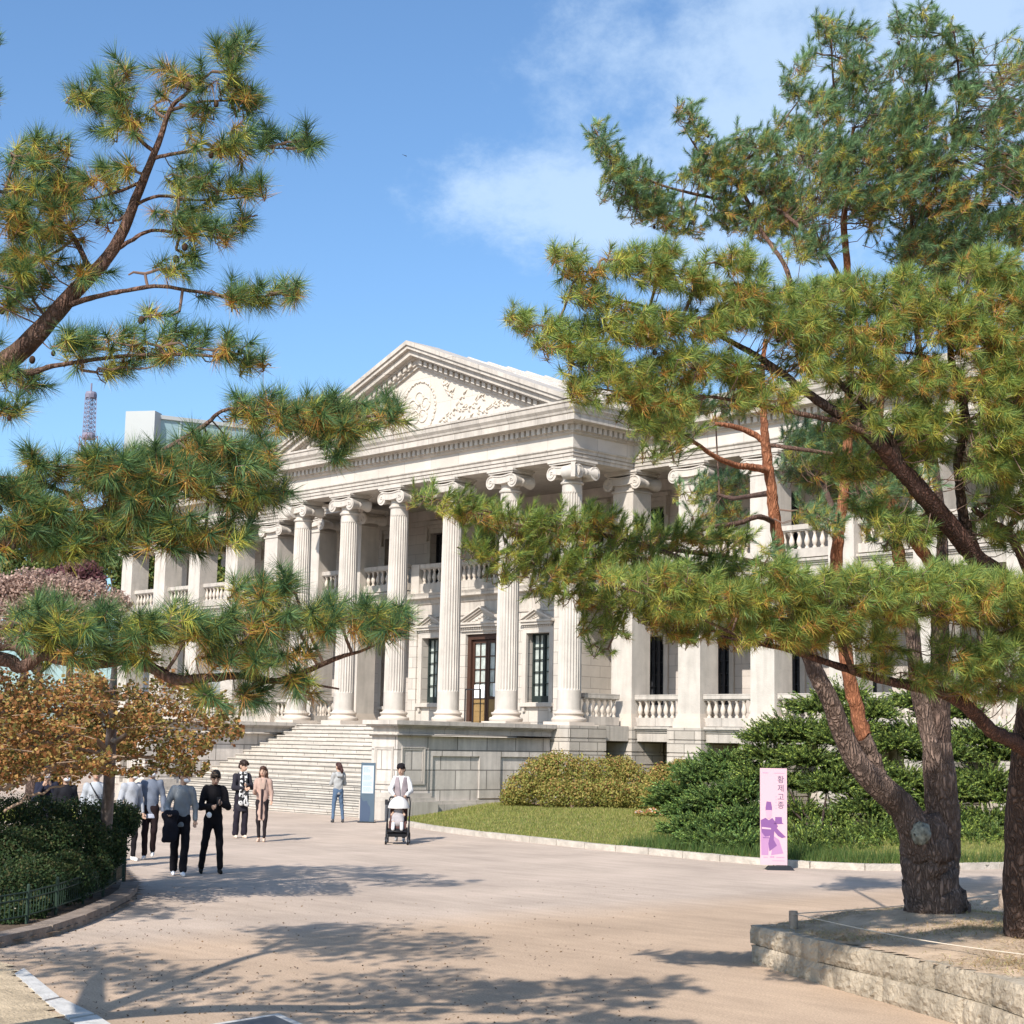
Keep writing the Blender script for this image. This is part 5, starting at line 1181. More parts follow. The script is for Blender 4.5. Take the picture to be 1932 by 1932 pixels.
def build_leaves(out, name, parent, m=None, **kw):
    V = np.concatenate([o[0] for o in out]); c = np.concatenate([o[1] for o in out]); F = np.arange(len(V)).reshape(-1, 4)
    return mesh(name, V, F, m or M_leaf, parent, col=c)
def shrub(name, label, cat, clumps, n, size, cols, base, top=None, tfrac=0, stems=10, group=None, part='foliage', aspect=.6):
    T = thing(name, label, cat, base, group); out = []; leafcloud(clumps, n, size, cols, out, top, tfrac, aspect=aspect); build_leaves(out, part, T)
    b = MB()
    for k in range(stems):
        c = clumps[k % len(clumps)]; q = at(*c[:3])+RNG.normal(0,.2,3); s = np.array(base)+np.r_[RNG.normal(0,.25,2),0]; md = (s+q)/2+RNG.normal(0,.08,3)
        b.tube([s, md, q], [.03,.02,.01], 5)
    b.build('stem', M_twig, T); return T
OLV = [(.30,.27,.075),(.24,.25,.06),(.36,.31,.085),(.19,.22,.05),(.34,.25,.07)]
RED = [(.38,.20,.08),(.42,.28,.10),(.34,.16,.07),(.40,.33,.11)]
g1 = gnd(1085,1532,.35); Dq = (g1-CAM)@Fv
def shift(cl, dD): return [(c[0], c[1], c[2]+dD, *c[3:]) for c in cl]
cl1 = [(985,1492,0,38,.9),(1015,1468,.3,40),(1055,1460,.5,44),(1050,1500,-.5,40,.8),(1100,1468,.4,42),(1100,1502,-.6,38,.8),(1145,1465,.5,40),(1150,1500,-.5,40,.8),(1190,1478,.5,40),(1195,1505,-.2,36,.8),(1225,1490,.2,30),(968,1505,0,26,.8),(1035,1445,.6,26),(1175,1450,.9,26)]
cl1 = [(c[0], c[1], Dq+.9+c[2], *c[3:]) for c in cl1]
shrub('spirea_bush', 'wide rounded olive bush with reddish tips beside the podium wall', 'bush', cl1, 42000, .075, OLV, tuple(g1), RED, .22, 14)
cl2 = [(1250,1475,Dq-2.5,34),(1285,1462,Dq-2.6,32),(1240,1500,Dq-2.9,30),(1300,1485,Dq-3,28)]
shrub('spirea_bush', 'smaller golden olive bush squeezed between the wide bush and the juniper', 'bush', cl2, 13000, .075, OLV+[(.42,.33,.09)], tuple(gnd(1265,1520,.3)), RED, .3, 6)
cl3 = [(1230,1533,Dq-4.5,14,.6),(1255,1538,Dq-4.6,13,.6),(1205,1536,Dq-4.4,12,.6),(1285,1545,Dq-5,12,.6)]
shrub('flowering_plant', 'low plant with small orange and white blossoms at the edge of the lawn', 'plant', cl3, 2600, .06, OLV, tuple(gnd(1240,1548,.2)), [(.7,.33,.15),(.8,.76,.7),(.55,.2,.1)], .6, 4)
def juniper(label, clumps, nsh, cols, base, L=.5, nn=26, group='spreading junipers'):
    T = thing('juniper_bush', label, 'juniper', base, group); out = []
    C = np.array([at(*c[:3]) for c in clumps]); R = np.array([c[3]*c[2]/(FPX/1.5487) for c in clumps]); w_ = R**2
    k = RNG.choice(len(C), nsh, p=w_/w_.sum()); d = nrm(RNG.standard_normal((nsh,3))); d[:,2] = np.abs(d[:,2])*.8-.25; d = nrm(d)
    rr_ = RNG.uniform(.35,.95,nsh)
    P_ = C[k]+d*(R[k]*rr_)[:,None]*np.array([1,1,.42]); dirs = nrm(d*np.array([1,1,.35])+np.array([0,0,.30])-Rv*.28+RNG.standard_normal((nsh,3))*.25)
    m = nsh*nn; t = RNG.random((nsh,nn)); rv = nrm(RNG.standard_normal((nsh,nn,3))); D = dirs[:,None,:]
    pr = nrm(rv-D*(rv*D).sum(-1,keepdims=True)); Ls = L*RNG.uniform(.5,1.2,nsh)[:,None]
    dir_ = nrm(D*.85+pr*.55); basep = P_[:,None,:]+D*(t*Ls)[...,None]; ln = (.16*(1-t*.7))*RNG.uniform(.6,1.2,(nsh,nn))
    tip = basep+dir_*ln[...,None]; sd = nrm(np.cross(dir_, rv))*.016
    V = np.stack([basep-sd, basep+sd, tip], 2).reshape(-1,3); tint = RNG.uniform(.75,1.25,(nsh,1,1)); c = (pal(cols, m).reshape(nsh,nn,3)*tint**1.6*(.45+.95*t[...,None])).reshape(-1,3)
    out.append((V, np.repeat(c,3,0))); finish(out, 'foliage', T)
    b = MB()
    for i in range(0, len(C), 4): b.tube([np.array(base)+np.r_[RNG.normal(0,.15,2),0], (np.array(base)+C[i])/2+RNG.normal(0,.1,3), C[i]], [.04,.022,.01], 6)
    b.build('stem', M_bark_dark, T); return T
JG = [(.15,.20,.042),(.09,.14,.033),(.22,.265,.052),(.05,.085,.025)]
JD = [(.11,.18,.045),(.075,.135,.038),(.16,.22,.055),(.05,.095,.03)]
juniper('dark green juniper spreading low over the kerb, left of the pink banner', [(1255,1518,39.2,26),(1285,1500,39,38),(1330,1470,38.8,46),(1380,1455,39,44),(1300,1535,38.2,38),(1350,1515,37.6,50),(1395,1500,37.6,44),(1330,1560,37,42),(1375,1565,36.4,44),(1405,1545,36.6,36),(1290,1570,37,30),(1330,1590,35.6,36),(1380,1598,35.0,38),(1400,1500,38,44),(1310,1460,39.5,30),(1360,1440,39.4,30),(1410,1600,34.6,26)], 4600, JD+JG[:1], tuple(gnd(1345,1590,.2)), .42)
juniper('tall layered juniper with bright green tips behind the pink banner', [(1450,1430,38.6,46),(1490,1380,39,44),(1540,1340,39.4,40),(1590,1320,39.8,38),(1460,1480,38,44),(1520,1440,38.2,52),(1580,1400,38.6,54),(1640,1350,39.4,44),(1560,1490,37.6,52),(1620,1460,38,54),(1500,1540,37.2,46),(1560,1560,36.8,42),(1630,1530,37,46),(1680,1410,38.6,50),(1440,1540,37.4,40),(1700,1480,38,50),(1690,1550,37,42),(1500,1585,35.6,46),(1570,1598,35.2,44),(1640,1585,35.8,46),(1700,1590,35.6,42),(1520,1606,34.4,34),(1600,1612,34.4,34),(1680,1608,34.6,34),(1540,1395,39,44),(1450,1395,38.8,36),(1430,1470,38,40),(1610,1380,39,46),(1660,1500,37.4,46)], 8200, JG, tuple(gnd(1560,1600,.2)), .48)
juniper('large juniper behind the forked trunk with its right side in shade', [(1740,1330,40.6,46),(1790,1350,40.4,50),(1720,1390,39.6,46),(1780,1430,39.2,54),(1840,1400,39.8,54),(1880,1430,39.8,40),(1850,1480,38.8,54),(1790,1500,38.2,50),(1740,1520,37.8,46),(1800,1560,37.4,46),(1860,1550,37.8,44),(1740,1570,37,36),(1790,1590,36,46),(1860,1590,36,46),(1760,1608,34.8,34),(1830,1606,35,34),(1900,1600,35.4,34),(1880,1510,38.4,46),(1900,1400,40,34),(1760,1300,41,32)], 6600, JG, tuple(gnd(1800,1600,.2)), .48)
n = 26000
xy = np.c_[RNG.uniform(12.5,20.5,n), RNG.uniform(-12.2,-6,n)]; yk = np.interp(xy[:,0], KRA[:,0], KRA[:,1]); xy = xy[lawn_in(xy[:,0], xy[:,1]) & (xy[:,1] < yk+1.7)]
blades('long_grass', xy, lawn_z, .12, .32, [(.075,.135,.03),(.05,.10,.028),(.11,.17,.04),(.13,.16,.045)], w=.016)  # blade greens darkened to carry the shade behind the banner

# ---------------------------------------------------------------- hedge, fence and kerb on the left
hb = tuple(gnd(90,1700,0)*[1,1,0])
HC = [(20,1560,23.5,60),(80,1556,24,54),(140,1552,24.4,48),(190,1553,25,44),(222,1550,25.4,40),(240,1545,25.6,28),(30,1620,22,62),(95,1605,22.6,62),(155,1600,23.4,56),(200,1600,24,42),(20,1680,20.6,58),(75,1665,21.2,56),(130,1655,22,50),(175,1640,23,40),(-60,1600,22,70),(-60,1700,20,60),(215,1600,24.6,22),(20,1728,19.8,34),(65,1712,20.4,30)]
H = thing('clipped_hedge', 'dark evergreen hedge mound with pale blossoms behind the low green fence', 'hedge', hb)
out = []; DKG = [(.028,.060,.022),(.02,.045,.018),(.04,.075,.026),(.05,.08,.028)]  # dark evergreen tones, lowered further in place of the left pine's shade
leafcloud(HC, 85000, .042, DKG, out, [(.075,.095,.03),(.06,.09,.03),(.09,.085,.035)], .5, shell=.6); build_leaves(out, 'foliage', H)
out = []; leafcloud(HC, 90, .05, [(.6,.55,.42),(.55,.52,.35)], out, shell=.97); build_leaves(out, 'blossom', H)
b = MB()
for c in HC[:14]: q = at(*c[:3]); b.tube([np.array([q[0],q[1],0]), q], [.03,.015], 5)
b.build('stem', M_bark_dark, H)
kp = [gnd(x, y, .12)[:2] for x, y in [(262,1664),(262,1674),(247,1688),(222,1702),(190,1716),(150,1732),(100,1747),(50,1759),(0,1768),(-60,1779),(-160,1790)]]
bm = bpy.data.objects
arc_strip('kerb', [tuple(p) for p in kp], .26, .13, mat('dark_kerb', (.24,.19,.155), .9, var=.25, vscale=5, bump=.4, bscale=25), L=1.1, side=-1, gap=.008)
bed = [tuple(p) for p in kp]+[tuple(gnd(-300,1700,0)[:2]), tuple(gnd(-300,1560,0)[:2]), tuple(gnd(60,1580,0)[:2]), tuple(gnd(225,1625,0)[:2])]
patch('hedge_bed', bed, lambda x, y: np.full(np.shape(x), .06), mat('dark_soil', (.12,.085,.06), .95, var=.4, vscale=4, bump=.6), .2)
M_fence = mat('green_fence_paint', (.024,.045,.03), .6)
fp = [gnd(x, y, .08) for x, y in [(232,1667),(194,1692),(156,1706),(105,1726),(50,1743),(-20,1757),(-100,1766)]]
fb_ = fp[0]*[1,1,0]; fe = thing('low_fence', 'knee high green iron fence curving along the hedge bed', 'fence', tuple(fb_))
rail = MB(); bars = MB()
for i, p in enumerate(fp):
    o = MB(); o.lathe([(.022,0),(.022,.46),(.012,.475)], tuple(p), 8); o.build('post', M_fence, fe)
for a, c in zip(fp[:-1], fp[1:]):
    for z in (.10, .30, .38): rail.tube([a+[0,0,z], c+[0,0,z]], .010, 6)
    m = int(np.linalg.norm(c-a)/.10)
    for k in range(1, m): q = a+(c-a)*k/m; bars.tube([q+[0,0,.10], q+[0,0,.38]], .006, 5)
rail.build('rail', M_fence, fe); bars.build('railing_bars', M_fence, fe)

# ---------------------------------------------------------------- maple with turning leaves
mb_ = tuple(at(203,1640,24.6)*[1,1,0])
MP = thing('maple_tree', 'small maple with orange and olive leaves in flat layers over the hedge', 'tree', mb_)
M_mbark = bark('maple_bark', (.26,.21,.19), (.17,.135,.12), 8, .3); M_mbr = mat('maple_branch', (.34,.24,.17), .8, var=.25, vscale=9)
b = MB(); W, R = curve([(196,1700,24.6,14),(198,1620,24.6,12),(200,1560,24.6,12),(205,1490,24.5,11),(208,1420,24.4,11),(212,1350,24.3,9),(214,1290,24.2,7),(218,1240,24.2,4)]); b.tube(W, R, 12); mesh('trunk', np.concatenate(b.v), b.f, M_mbark, MP, smooth=True)
b = MB()
BR = [[(208,1400,24.4,6),(240,1390,24,5),(300,1370,23.6,4),(360,1360,23.2,3),(420,1380,23,2)], [(208,1420,24.4,6),(150,1380,23.6,5),(110,1392,23,4),(60,1380,22.4,4),(10,1400,22,3)], [(210,1370,24.3,6),(170,1330,23.6,5),(120,1345,23,4),(70,1335,22.6,4),(0,1345,22,3)],
 [(60,1470,22.2,5),(110,1440,22.4,5),(160,1450,22.8,4),(225,1428,23.2,4),(300,1432,23.4,3),(370,1440,23.6,2)], [(0,1485,22,5),(60,1470,22.2,5)], [(213,1320,24.2,5),(260,1310,24,4),(330,1320,23.6,3),(400,1330,23.4,2)], [(30,1420,22.2,4),(80,1405,22.6,4),(140,1412,23,3),(190,1420,24,3)], [(10,1530,22,3),(60,1500,22.2,3),(120,1480,22.6,2)],
 [(110,1345,23,3),(90,1310,22.8,3),(60,1290,22.6,2)], [(-200,1420,22,12),(-100,1410,22,9),(0,1400,22,5)], [(-200,1420,22,12),(-100,1500,21.6,8),(0,1488,22,5)], [(-200,1420,22,12),(-110,1340,21.6,8),(0,1345,22,4)], [(-200,1700,22,16),(-205,1550,22,14),(-200,1420,22,12)]]
for c in BR: W, R = curve(c); W = W+RNG.standard_normal(W.shape)*.018; b.tube(W, R, 6)
mesh('limb', np.concatenate(b.v), b.f, M_mbr, MP, smooth=True)
out = []; tw = MB()
ORG = [(.42,.20,.075),(.34,.145,.055),(.48,.29,.10),(.28,.135,.055),(.42,.30,.095)]; MOL = [(.26,.22,.06),(.14,.13,.04),(.25,.21,.06),(.11,.11,.035)]
def layer(x0_, x1_, y, D, ht, n, mix_, sl=0):
    n = int(n*1.3)
    u = RNG.random(n); px_ = x0_+(x1_-x0_)*u; py_ = y+sl*(u-.5)+14*np.sin(u*9+y)+9*np.sin(u*23+y*2)+ht*RNG.normal(0,.6,n)*np.sqrt(np.clip(4*u*(1-u),.15,1)); dd = D+RNG.uniform(-.9,.9,n)
    ok_ = ~(((px_ > 50) & (py_ > 1462+RNG.normal(0,3,n))) | ((px_ <= 50) & (py_ > 1482)) | ((px_ > 225) & (py_ > 1482)) | ((px_ > 300) & (py_ > 1466)) | ((px_ > 405) & (py_ > 1440))); px_, py_, dd = px_[ok_], py_[ok_], dd[ok_]; n = len(px_)
    if n < 5: return
    P_ = np.array([at(a,b_,c) for a,b_,c in zip(px_,py_,dd)]); nr = nrm(RNG.standard_normal((n,3))*.8+np.array([0,0,1.])); t = nrm(np.cross(nr, RNG.standard_normal((n,3)))); s = np.cross(nr,t)
    sz = .062*RNG.uniform(.6,1.25,n)[:,None]
    V = np.stack([P_-t*sz*.5, P_+s*sz*.42, P_+t*sz*.55, P_-s*sz*.42], 1).reshape(-1,3); c = np.where((RNG.random(n) < mix_)[:,None], pal(ORG,n), pal(MOL,n)); out.append((V, np.repeat(c,4,0), 4))
    for k in range(max(2, n//90)):
        i = RNG.integers(0,n); q = P_[i]; tw.tube([q+np.array([0,0,-.03])+Rv*RNG.uniform(-.35,.35), q, q+Rv*RNG.uniform(-.3,.3)+Fv*RNG.uniform(-.3,.3)], [.006,.005,.003], 4, cap=False)
for a in [(-120,200,1290,22.6,26,1900,.7),(180,420,1300,23.6,22,1300,.45),(-120,220,1330,22.4,24,1900,.8),(200,440,1345,23.4,22,1300,.7),(-120,180,1375,22.2,22,1500,.7),(240,460,1385,23.2,22,1300,.55,10),(-120,210,1420,22.2,22,1500,.75),(220,400,1415,23.4,20,1000,.55),(-120,220,1460,22.4,20,1300,.7),(230,395,1452,23.4,18,850,.4),(-120,200,1500,22.2,18,700,.85),(100,300,1475,23,16,600,.8),(250,370,1470,23.6,10,260,.45),(-120,120,1540,22.2,16,300,.8),(400,455,1345,23.2,18,260,.4),(330,400,1470,23.6,8,110,.3),
 (-400,-120,1350,21.8,50,2500,.7),(-400,-120,1450,21.8,50,2500,.7)]: layer(*a)
build_leaves(out, 'crown', MP); mesh('twigs', np.concatenate(tw.v), tw.f, M_mbr, MP)

# ---------------------------------------------------------------- trees and buildings farther off
def far_tree(label, clumps, n, size, cols, tx, D, group='trees beyond the palace', cat='tree', name='tree', top=None, tfrac=0, tr=.22):
    c0_ = at(tx, clumps[0][1], D); base = (c0_[0], c0_[1], 0); T = thing(name, label, cat, base, group); out = []
    leafcloud(clumps, n, size, cols, out, top, tfrac, shell=.35); build_leaves(out, 'crown', T)
    b = MB(); zt = c0_[2]; b.tube([(base[0],base[1],-.1),(base[0]+.1,base[1],zt*.5),(base[0],base[1],zt)], [tr*1.3,tr,tr*.5], 8)
    for c in clumps: q = at(*c[:3]); b.tube([np.array([base[0],base[1],zt*.6]), q], [tr*.5,.04], 5)
    b.build('trunk', M_bark_dark, T); return T
PK = [(.44,.31,.25),(.38,.26,.21),(.50,.36,.29),(.32,.21,.17)]
far_tree('pink flushed tree with bare feathery twigs left of the palace', [(0,1120,58,50,.8),(60,1110,58,50,.8),(120,1118,58,46,.8),(170,1125,58,42,.8),(215,1140,58,34,.8),(-60,1120,58,60),(60,1160,57,50,.7),(150,1165,57,50,.7),(0,1180,57,50)], 26000, .13, PK, 80, 58, tr=.15)
far_tree('purple red maple glimpsed behind the pink tree', [(130,1085,66,30,.8),(165,1078,66,26,.8),(100,1095,66,28,.8),(180,1095,66,22)], 6000, .17, [(.16,.07,.08),(.12,.05,.06),(.22,.10,.10)], 140, 66, tr=.15)
PG = [(.10,.15,.045),(.07,.12,.035),(.15,.19,.05),(.22,.22,.06)]
far_tree('dark pine behind the west end of the palace', [(250,1020,92,44),(215,1000,92,40),(290,1040,92,40),(240,1060,92,44),(200,1040,92,36),(300,1080,92,34),(250,1100,92,40)], 14000, .26, PG, 240, 92)
far_tree('yellow green tree seen through the far gallery arches', [(385,1030,88,36),(400,1060,88,36),(360,1060,88,34),(420,1090,88,34),(380,1100,88,36),(350,1090,88,30)], 11000, .25, PG+[(.30,.30,.07)], 385, 88)
far_tree('broad tree filling the gap left of the pink tree crown', [(-20,1020,95,50),(40,1010,95,50),(100,1020,95,46),(150,1030,95,40),(0,1070,95,50),(90,1070,95,50),(180,1060,95,40)], 15000, .27, PG, 60, 95)
far_tree('fresh green bush lit by the sun under the maple', [(95,1560,44,28),(120,1545,44,24),(60,1555,44,26),(205,1535,44,18),(230,1540,44,20),(20,1550,44,34),(160,1540,44,24)], 9000, .10, [(.36,.40,.10),(.28,.34,.08),(.42,.44,.14)], 110, 44, group=None, cat='bush', name='bush', tr=.05)
far_tree('orange leaved tree beyond the stair foot on the left', [(60,1400,50,60,.8),(150,1380,50,60,.8),(220,1400,50,44,.8),(0,1440,50,60),(110,1450,50,50,.8),(30,1340,50,50),(260,1350,50,36,.8),(180,1320,50,44)], 20000, .13, ORG+MOL, 100, 50, tr=.14)
far_tree('evergreen rising over the east wing roof at the right edge', [(1900,880,60,50),(1932,820,60,50),(1960,900,60,60),(1850,930,60,36),(1990,780,60,60)], 14000, .2, PG, 1950, 60)
# lattice mast
tp = at(167, 830, 420); MBASE = np.array([tp[0], tp[1], 0]); mast = thing('lattice_mast', 'red and white lattice radio mast on the skyline', 'mast', tuple(MBASE))
M_mr = mat('mast_red', (.22,.12,.13), .6); M_mw = mat('mast_white', (.19,.18,.24), .6)
sc_ = 420/(FPX/1.5487)
def zat(y): return at(167, y, 420)[2]
zt_, zm_ = zat(742), zat(822)
for nm_, z0_, z1_, w_, mm_, w2 in [('mast_section', zm_, zt_, 8.5*sc_, M_mw, 7.5*sc_), ('mast_section', zat(1100), zm_, 19*sc_, M_mr, 12*sc_)]:
    b = MB(); k = 9 if w_ < 12*sc_ else 16
    for i in range(k):
        a, c = z0_+(z1_-z0_)*i/k, z0_+(z1_-z0_)*(i+1)/k; wa = w_+(w2-w_)*i/k; wc = w_+(w2-w_)*(i+1)/k
        for q in range(4):
            p = [(1,1),(-1,1),(-1,-1),(1,-1)]; u, v = p[q], p[(q+1)%4]
            A_, B_, C_, D_ = [np.array([MBASE[0]+s[0]*ww, MBASE[1]+s[1]*ww, zz]) for s, ww, zz in ((u,wa,a),(v,wa,a),(u,wc,c),(v,wc,c))]
            b.tube([A_,C_], .12, 4); b.tube([A_,D_], .07, 4); b.tube([B_,C_], .07, 4); b.tube([A_,B_], .08, 4)
    b.build(nm_, mm_, mast)
b = MB(); b.lathe([(10*sc_,zt_-.9),(11*sc_,zt_+.1),(9.5*sc_,zt_+.7)], (MBASE[0],MBASE[1],0), 12); b.build('platform', M_mw, mast); b = MB(); b.lathe([(12*sc_,zm_-.9),(13*sc_,zm_),(11*sc_,zm_+.7)], (MBASE[0],MBASE[1],0), 12); b.build('platform', M_mw, mast)
b = MB(); b.tube([(MBASE[0],MBASE[1],zt_),(MBASE[0],MBASE[1],zt_+22*sc_)], .25, 5); b.build('antenna', M_mw, mast)
# glass office block
oc = at(276, 1100, 330); u = nrm(np.array([.93,.30,0])); 
zoff = at(276, 765, 330)[2]
w0, w1 = 330/(FPX/1.5487)*60, 62.
e1 = np.array([Rv[0], Rv[1], 0]); dir1 = nrm(e1+.55*np.array([Fv[0],Fv[1],0])); dirL = nrm(-e1*.98+.2*np.array([Fv[0],Fv[1],0]))
bt = thing('office_tower', 'pale glass topped office block rising behind the palace roof on the left', 'building', (oc[0], oc[1], 0))
M_conc = mat('pale_cladding', (.36,.375,.37), .7, var=.05, vscale=.1); M_tg = mat('teal_glass', (.24,.34,.36), .3, spec=.4); M_bg = mat('blue_grey_glass', (.19,.22,.31), .25, spec=.6)
def slab(b, p, d, L, dep, za, zb):
    q = np.array([-d[1], d[0]]); q = q if q@np.array([Fv[0],Fv[1]]) > 0 else -q
    p = np.array(p[:2]); d = d[:2]; r = [p, p+d*L, p+d*L+q*dep, p+q*dep]
    if np.cross(r[1]-r[0], r[2]-r[1]) < 0: r = r[::-1]
    b.poly_z([tuple(x) for x in r], za, zb); return b
o2 = oc[:2]
slab(MB(), o2-dir1[:2]*0, dirL, w0, 3.5, 0, zoff).build('stair_core', M_conc, bt)
z1_ = zoff-1.2; zA, zB = zoff-13.5, zoff-28
st_ = o2+dir1[:2]*.3+nrm(np.array([Fv[0],Fv[1]]))*3
slab(MB(), st_, dir1, w1, 26, 0, zA-.3).build('tower_wall', M_conc, bt)
slab(MB(), st_-nrm(np.array([Fv[0],Fv[1]]))*.5, dir1, w1, 2, zB, zA-.1).build('window_band', M_bg, bt)
slab(MB(), st_-nrm(np.array([Fv[0],Fv[1]]))*.3, dir1, w1, 24, zA, z1_).build('glass_crown', M_tg, bt)
b = MB()
for k in range(14): slab(b, st_-nrm(np.array([Fv[0],Fv[1]]))*.6+dir1[:2]*k*w1/13.5, dir1, .35, .4, zA-.2, z1_)
b.build('mullion', mat('mullion_grey', (.33,.40,.42), .5), bt)
slab(MB(), st_-nrm(np.array([Fv[0],Fv[1]]))*.9, dir1, w1, 24, z1_+.01, z1_+.8).build('roof_edge', M_conc, bt)
slab(MB(), st_-nrm(np.array([Fv[0],Fv[1]]))*.9, dir1, w1, 1.5, zA-1.4, zA-.4).build('spandrel', M_conc, bt)
# flying insect high in front of the sky
ip = at(763, 293, 13); ins = thing('dragonfly', 'tiny dark dragonfly hovering in the blue sky', 'insect', tuple(ip))
b = MB(); ax_ = nrm(Rv*.93-Uv*.36); b.tube([ip-ax_*.018, ip, ip+ax_*.012, ip+ax_*.02], [.0012,.002,.0035,.003], 8); b.build('body', M_black, ins)
b = MB()
for s in (1,-1):
    for q in (.004,.010): 
        c = ip+ax_*q; w2_ = c+Uv*s*.004+Fv*s*.024; b.add([c-ax_*.002, c+ax_*.002, w2_+ax_*.003, w2_-ax_*.003], [(0,1,2,3)])
b.build('wing', M_tg, ins)
# edging stones and drain cover at the bottom
M_sl = mat('edging_slab', (.52,.50,.47), .85, var=.15, vscale=6, bump=.3)
def slabpx(name, pts, z1, m, lab, cat):
    c = [gnd(x, y, z1)[:2] for x, y in pts]
    if np.cross(c[1]-c[0], c[2]-c[1]) < 0: c = c[::-1]
    b = MB(); b.poly_z([tuple(x) for x in c], -.03, z1); o = b.build(name, m, None, loc=(c[0][0], c[0][1], 0)); tag(o, lab, cat); return o
slabpx('edging_stone', [(28,1836),(84,1886),(112,1880),(45,1826)], .02, M_sl, 'grey flat edging stone, upper one of three at the lower left corner', 'edging stone')
slabpx('edging_stone', [(86,1889),(130,1920),(178,1912),(116,1882)], .02, M_sl, 'grey flat edging stone in the middle of the lower left row', 'edging stone')
slabpx('edging_stone', [(132,1923),(190,1965),(245,1955),(182,1914)], .02, M_sl, 'grey edging stone cut off by the bottom margin', 'edging stone')
patch('dry_verge', [tuple(gnd(x,y,0)[:2]) for x,y in [(-200,1790),(20,1818),(30,1838),(84,1888),(150,1960),(-300,2000)]], lambda x,y: np.full(np.shape(x), .012), mat('verge_sand', (.46,.36,.24), .95, var=.3, vscale=3, bump=.6), .12)
fr_ = [(382,1935),(525,1912),(600,1945),(430,1975)]; T = thing('drain_cover', 'dark metal drain cover framed in pale stone at the bottom edge', 'drain cover', tuple(gnd(480,1930,0)))
c = [gnd(x,y,.01)[:2] for x,y in fr_]; ce = sum(c)/4
c = c if np.cross(c[1]-c[0], c[2]-c[1]) > 0 else c[::-1]
b = MB(); b.poly_z([tuple(x) for x in c], -.03, .012); b.build('frame', M_sl, T)
b = MB(); b.poly_z([tuple(ce+(x-ce)*.8) for x in c], .0125, .018); b.build('cover', mat('cast_iron', (.07,.08,.09), .5, metal=.3), T)
# ---------------------------------------------------------------- people
def surfnet(f, lo, hi, h):
    xs = [np.arange(lo[i], hi[i]+h, h) for i in range(3)]
    X, Y, Z = np.meshgrid(*xs, indexing='ij'); d = f(np.stack([X,Y,Z], -1).reshape(-1,3)).reshape(X.shape)
    nx, ny, nz = [s-1 for s in d.shape]
    acc = np.zeros((nx,ny,nz,3)); cnt = np.zeros((nx,ny,nz))
    def sl(o): return d[o[0]:o[0]+nx, o[1]:o[1]+ny, o[2]:o[2]+nz]
    cor = [(i,j,k) for i in (0,1) for j in (0,1) for k in (0,1)]
    for a in cor:
        for ax in range(3):
            if a[ax] == 0:
                b = list(a); b[ax] = 1; da, db = sl(a), sl(b); m = (da < 0) != (db < 0)
                t = np.where(m, da/(da-db+1e-12), 0); p = np.zeros((nx,ny,nz,3)); p[...] = a; p[...,ax] += t
                acc += p*m[...,None]; cnt += m
    ok = cnt > 0; idx = -np.ones((nx,ny,nz), int); idx[ok] = np.arange(ok.sum())
    ijk = np.stack(np.nonzero(ok), 1); V = np.array(lo)+(ijk+acc[ok]/cnt[ok][:,None])*h
    F = []
    for ax in range(3):
        u, v = (ax+1)%3, (ax+2)%3
        s0 = [slice(1,-1)]*3; s0[ax] = slice(0, d.shape[ax]-1); s1 = list(s0); s1[ax] = slice(1, d.shape[ax])
        A, B = d[tuple(s0)], d[tuple(s1)]; m = (A < 0) != (B < 0); q = np.stack(np.nonzero(m), 1)
        q[:,u] += 1; q[:,v] += 1; neg = A[m] < 0
        def g(du, dv): w_ = q.copy(); w_[:,u] -= du; w_[:,v] -= dv; return idx[w_[:,0], w_[:,1], w_[:,2]]
        quad = np.stack([g(1,1), g(0,1), g(0,0), g(1,0)], 1); quad[~neg] = quad[~neg][:,::-1]; F.append(quad)
    F = np.concatenate(F); F = F[(F >= 0).all(1)]
    return V, F
def cap(a, b, ra, rb=None, sy=1., sx=1.):
    a, b = np.array(a,float), np.array(b,float); rb = ra if rb is None else rb
    S = np.array([1/sx, 1/sy, 1.])
    def f(P):
        p = (P-a)*S; v = (b-a)*S; t = np.clip((p@v)/max(v@v,1e-9), 0, 1)
        return (np.linalg.norm(p-t[:,None]*v, axis=1)-(ra+(rb-ra)*t))*min(sy, sx, 1)
    m = max(ra, rb)*max(sy, sx, 1)
    f.bb = (np.minimum(a,b)-m-.03, np.maximum(a,b)+m+.03); return f
def ell(c, r):
    c, r = np.array(c,float), np.array(r,float)
    def f(P): q = np.linalg.norm((P-c)/r, axis=1); return (q-1)*r.min()
    f.bb = (c-r-.03, c+r+.03); return f
def blend(fs, k=.03, cut=None, wr=0., ph=0.):
    def f(P):
        d = fs[0](P)
        for g in fs[1:]:
            e = g(P); h = np.clip(.5+.5*(e-d)/k, 0, 1); d = e+(d-e)*h-k*h*(1-h)
        if wr: d = d+wr*np.sin(P[:,2]*31+P[:,0]*17+ph+2*np.sin(P[:,0]*9+P[:,1]*13))+wr*.7*np.sin(P[:,2]*13-P[:,0]*24+ph)
        if cut is not None:
            for (n_, o_) in cut: d = np.maximum(d, P@np.array(n_)-o_)
        return d
    return f, np.min([g.bb[0] for g in fs], 0), np.max([g.bb[1] for g in fs], 0)
def cmesh(name, fs, h, m, T, tf, k=.03, cut=None, wr=0., ph=0., parent=None, colf=None):
    f, lo, hi = blend(fs, k, cut, wr, ph); V, F = surfnet(f, lo, hi, h)
    col = colf(V) if colf is not None else None
    return mesh(name, tf(V), F, m, parent or T, smooth=True, col=col)
_cm = {}
def cloth(c, rough=.9, var=.12):
    if c not in _cm: _cm[c] = mat('cloth', c, rough, var=var, vscale=9, spec=.15)
    return _cm[c]
M_skin = mat('skin', attr=True, rough=.55, spec=.3)
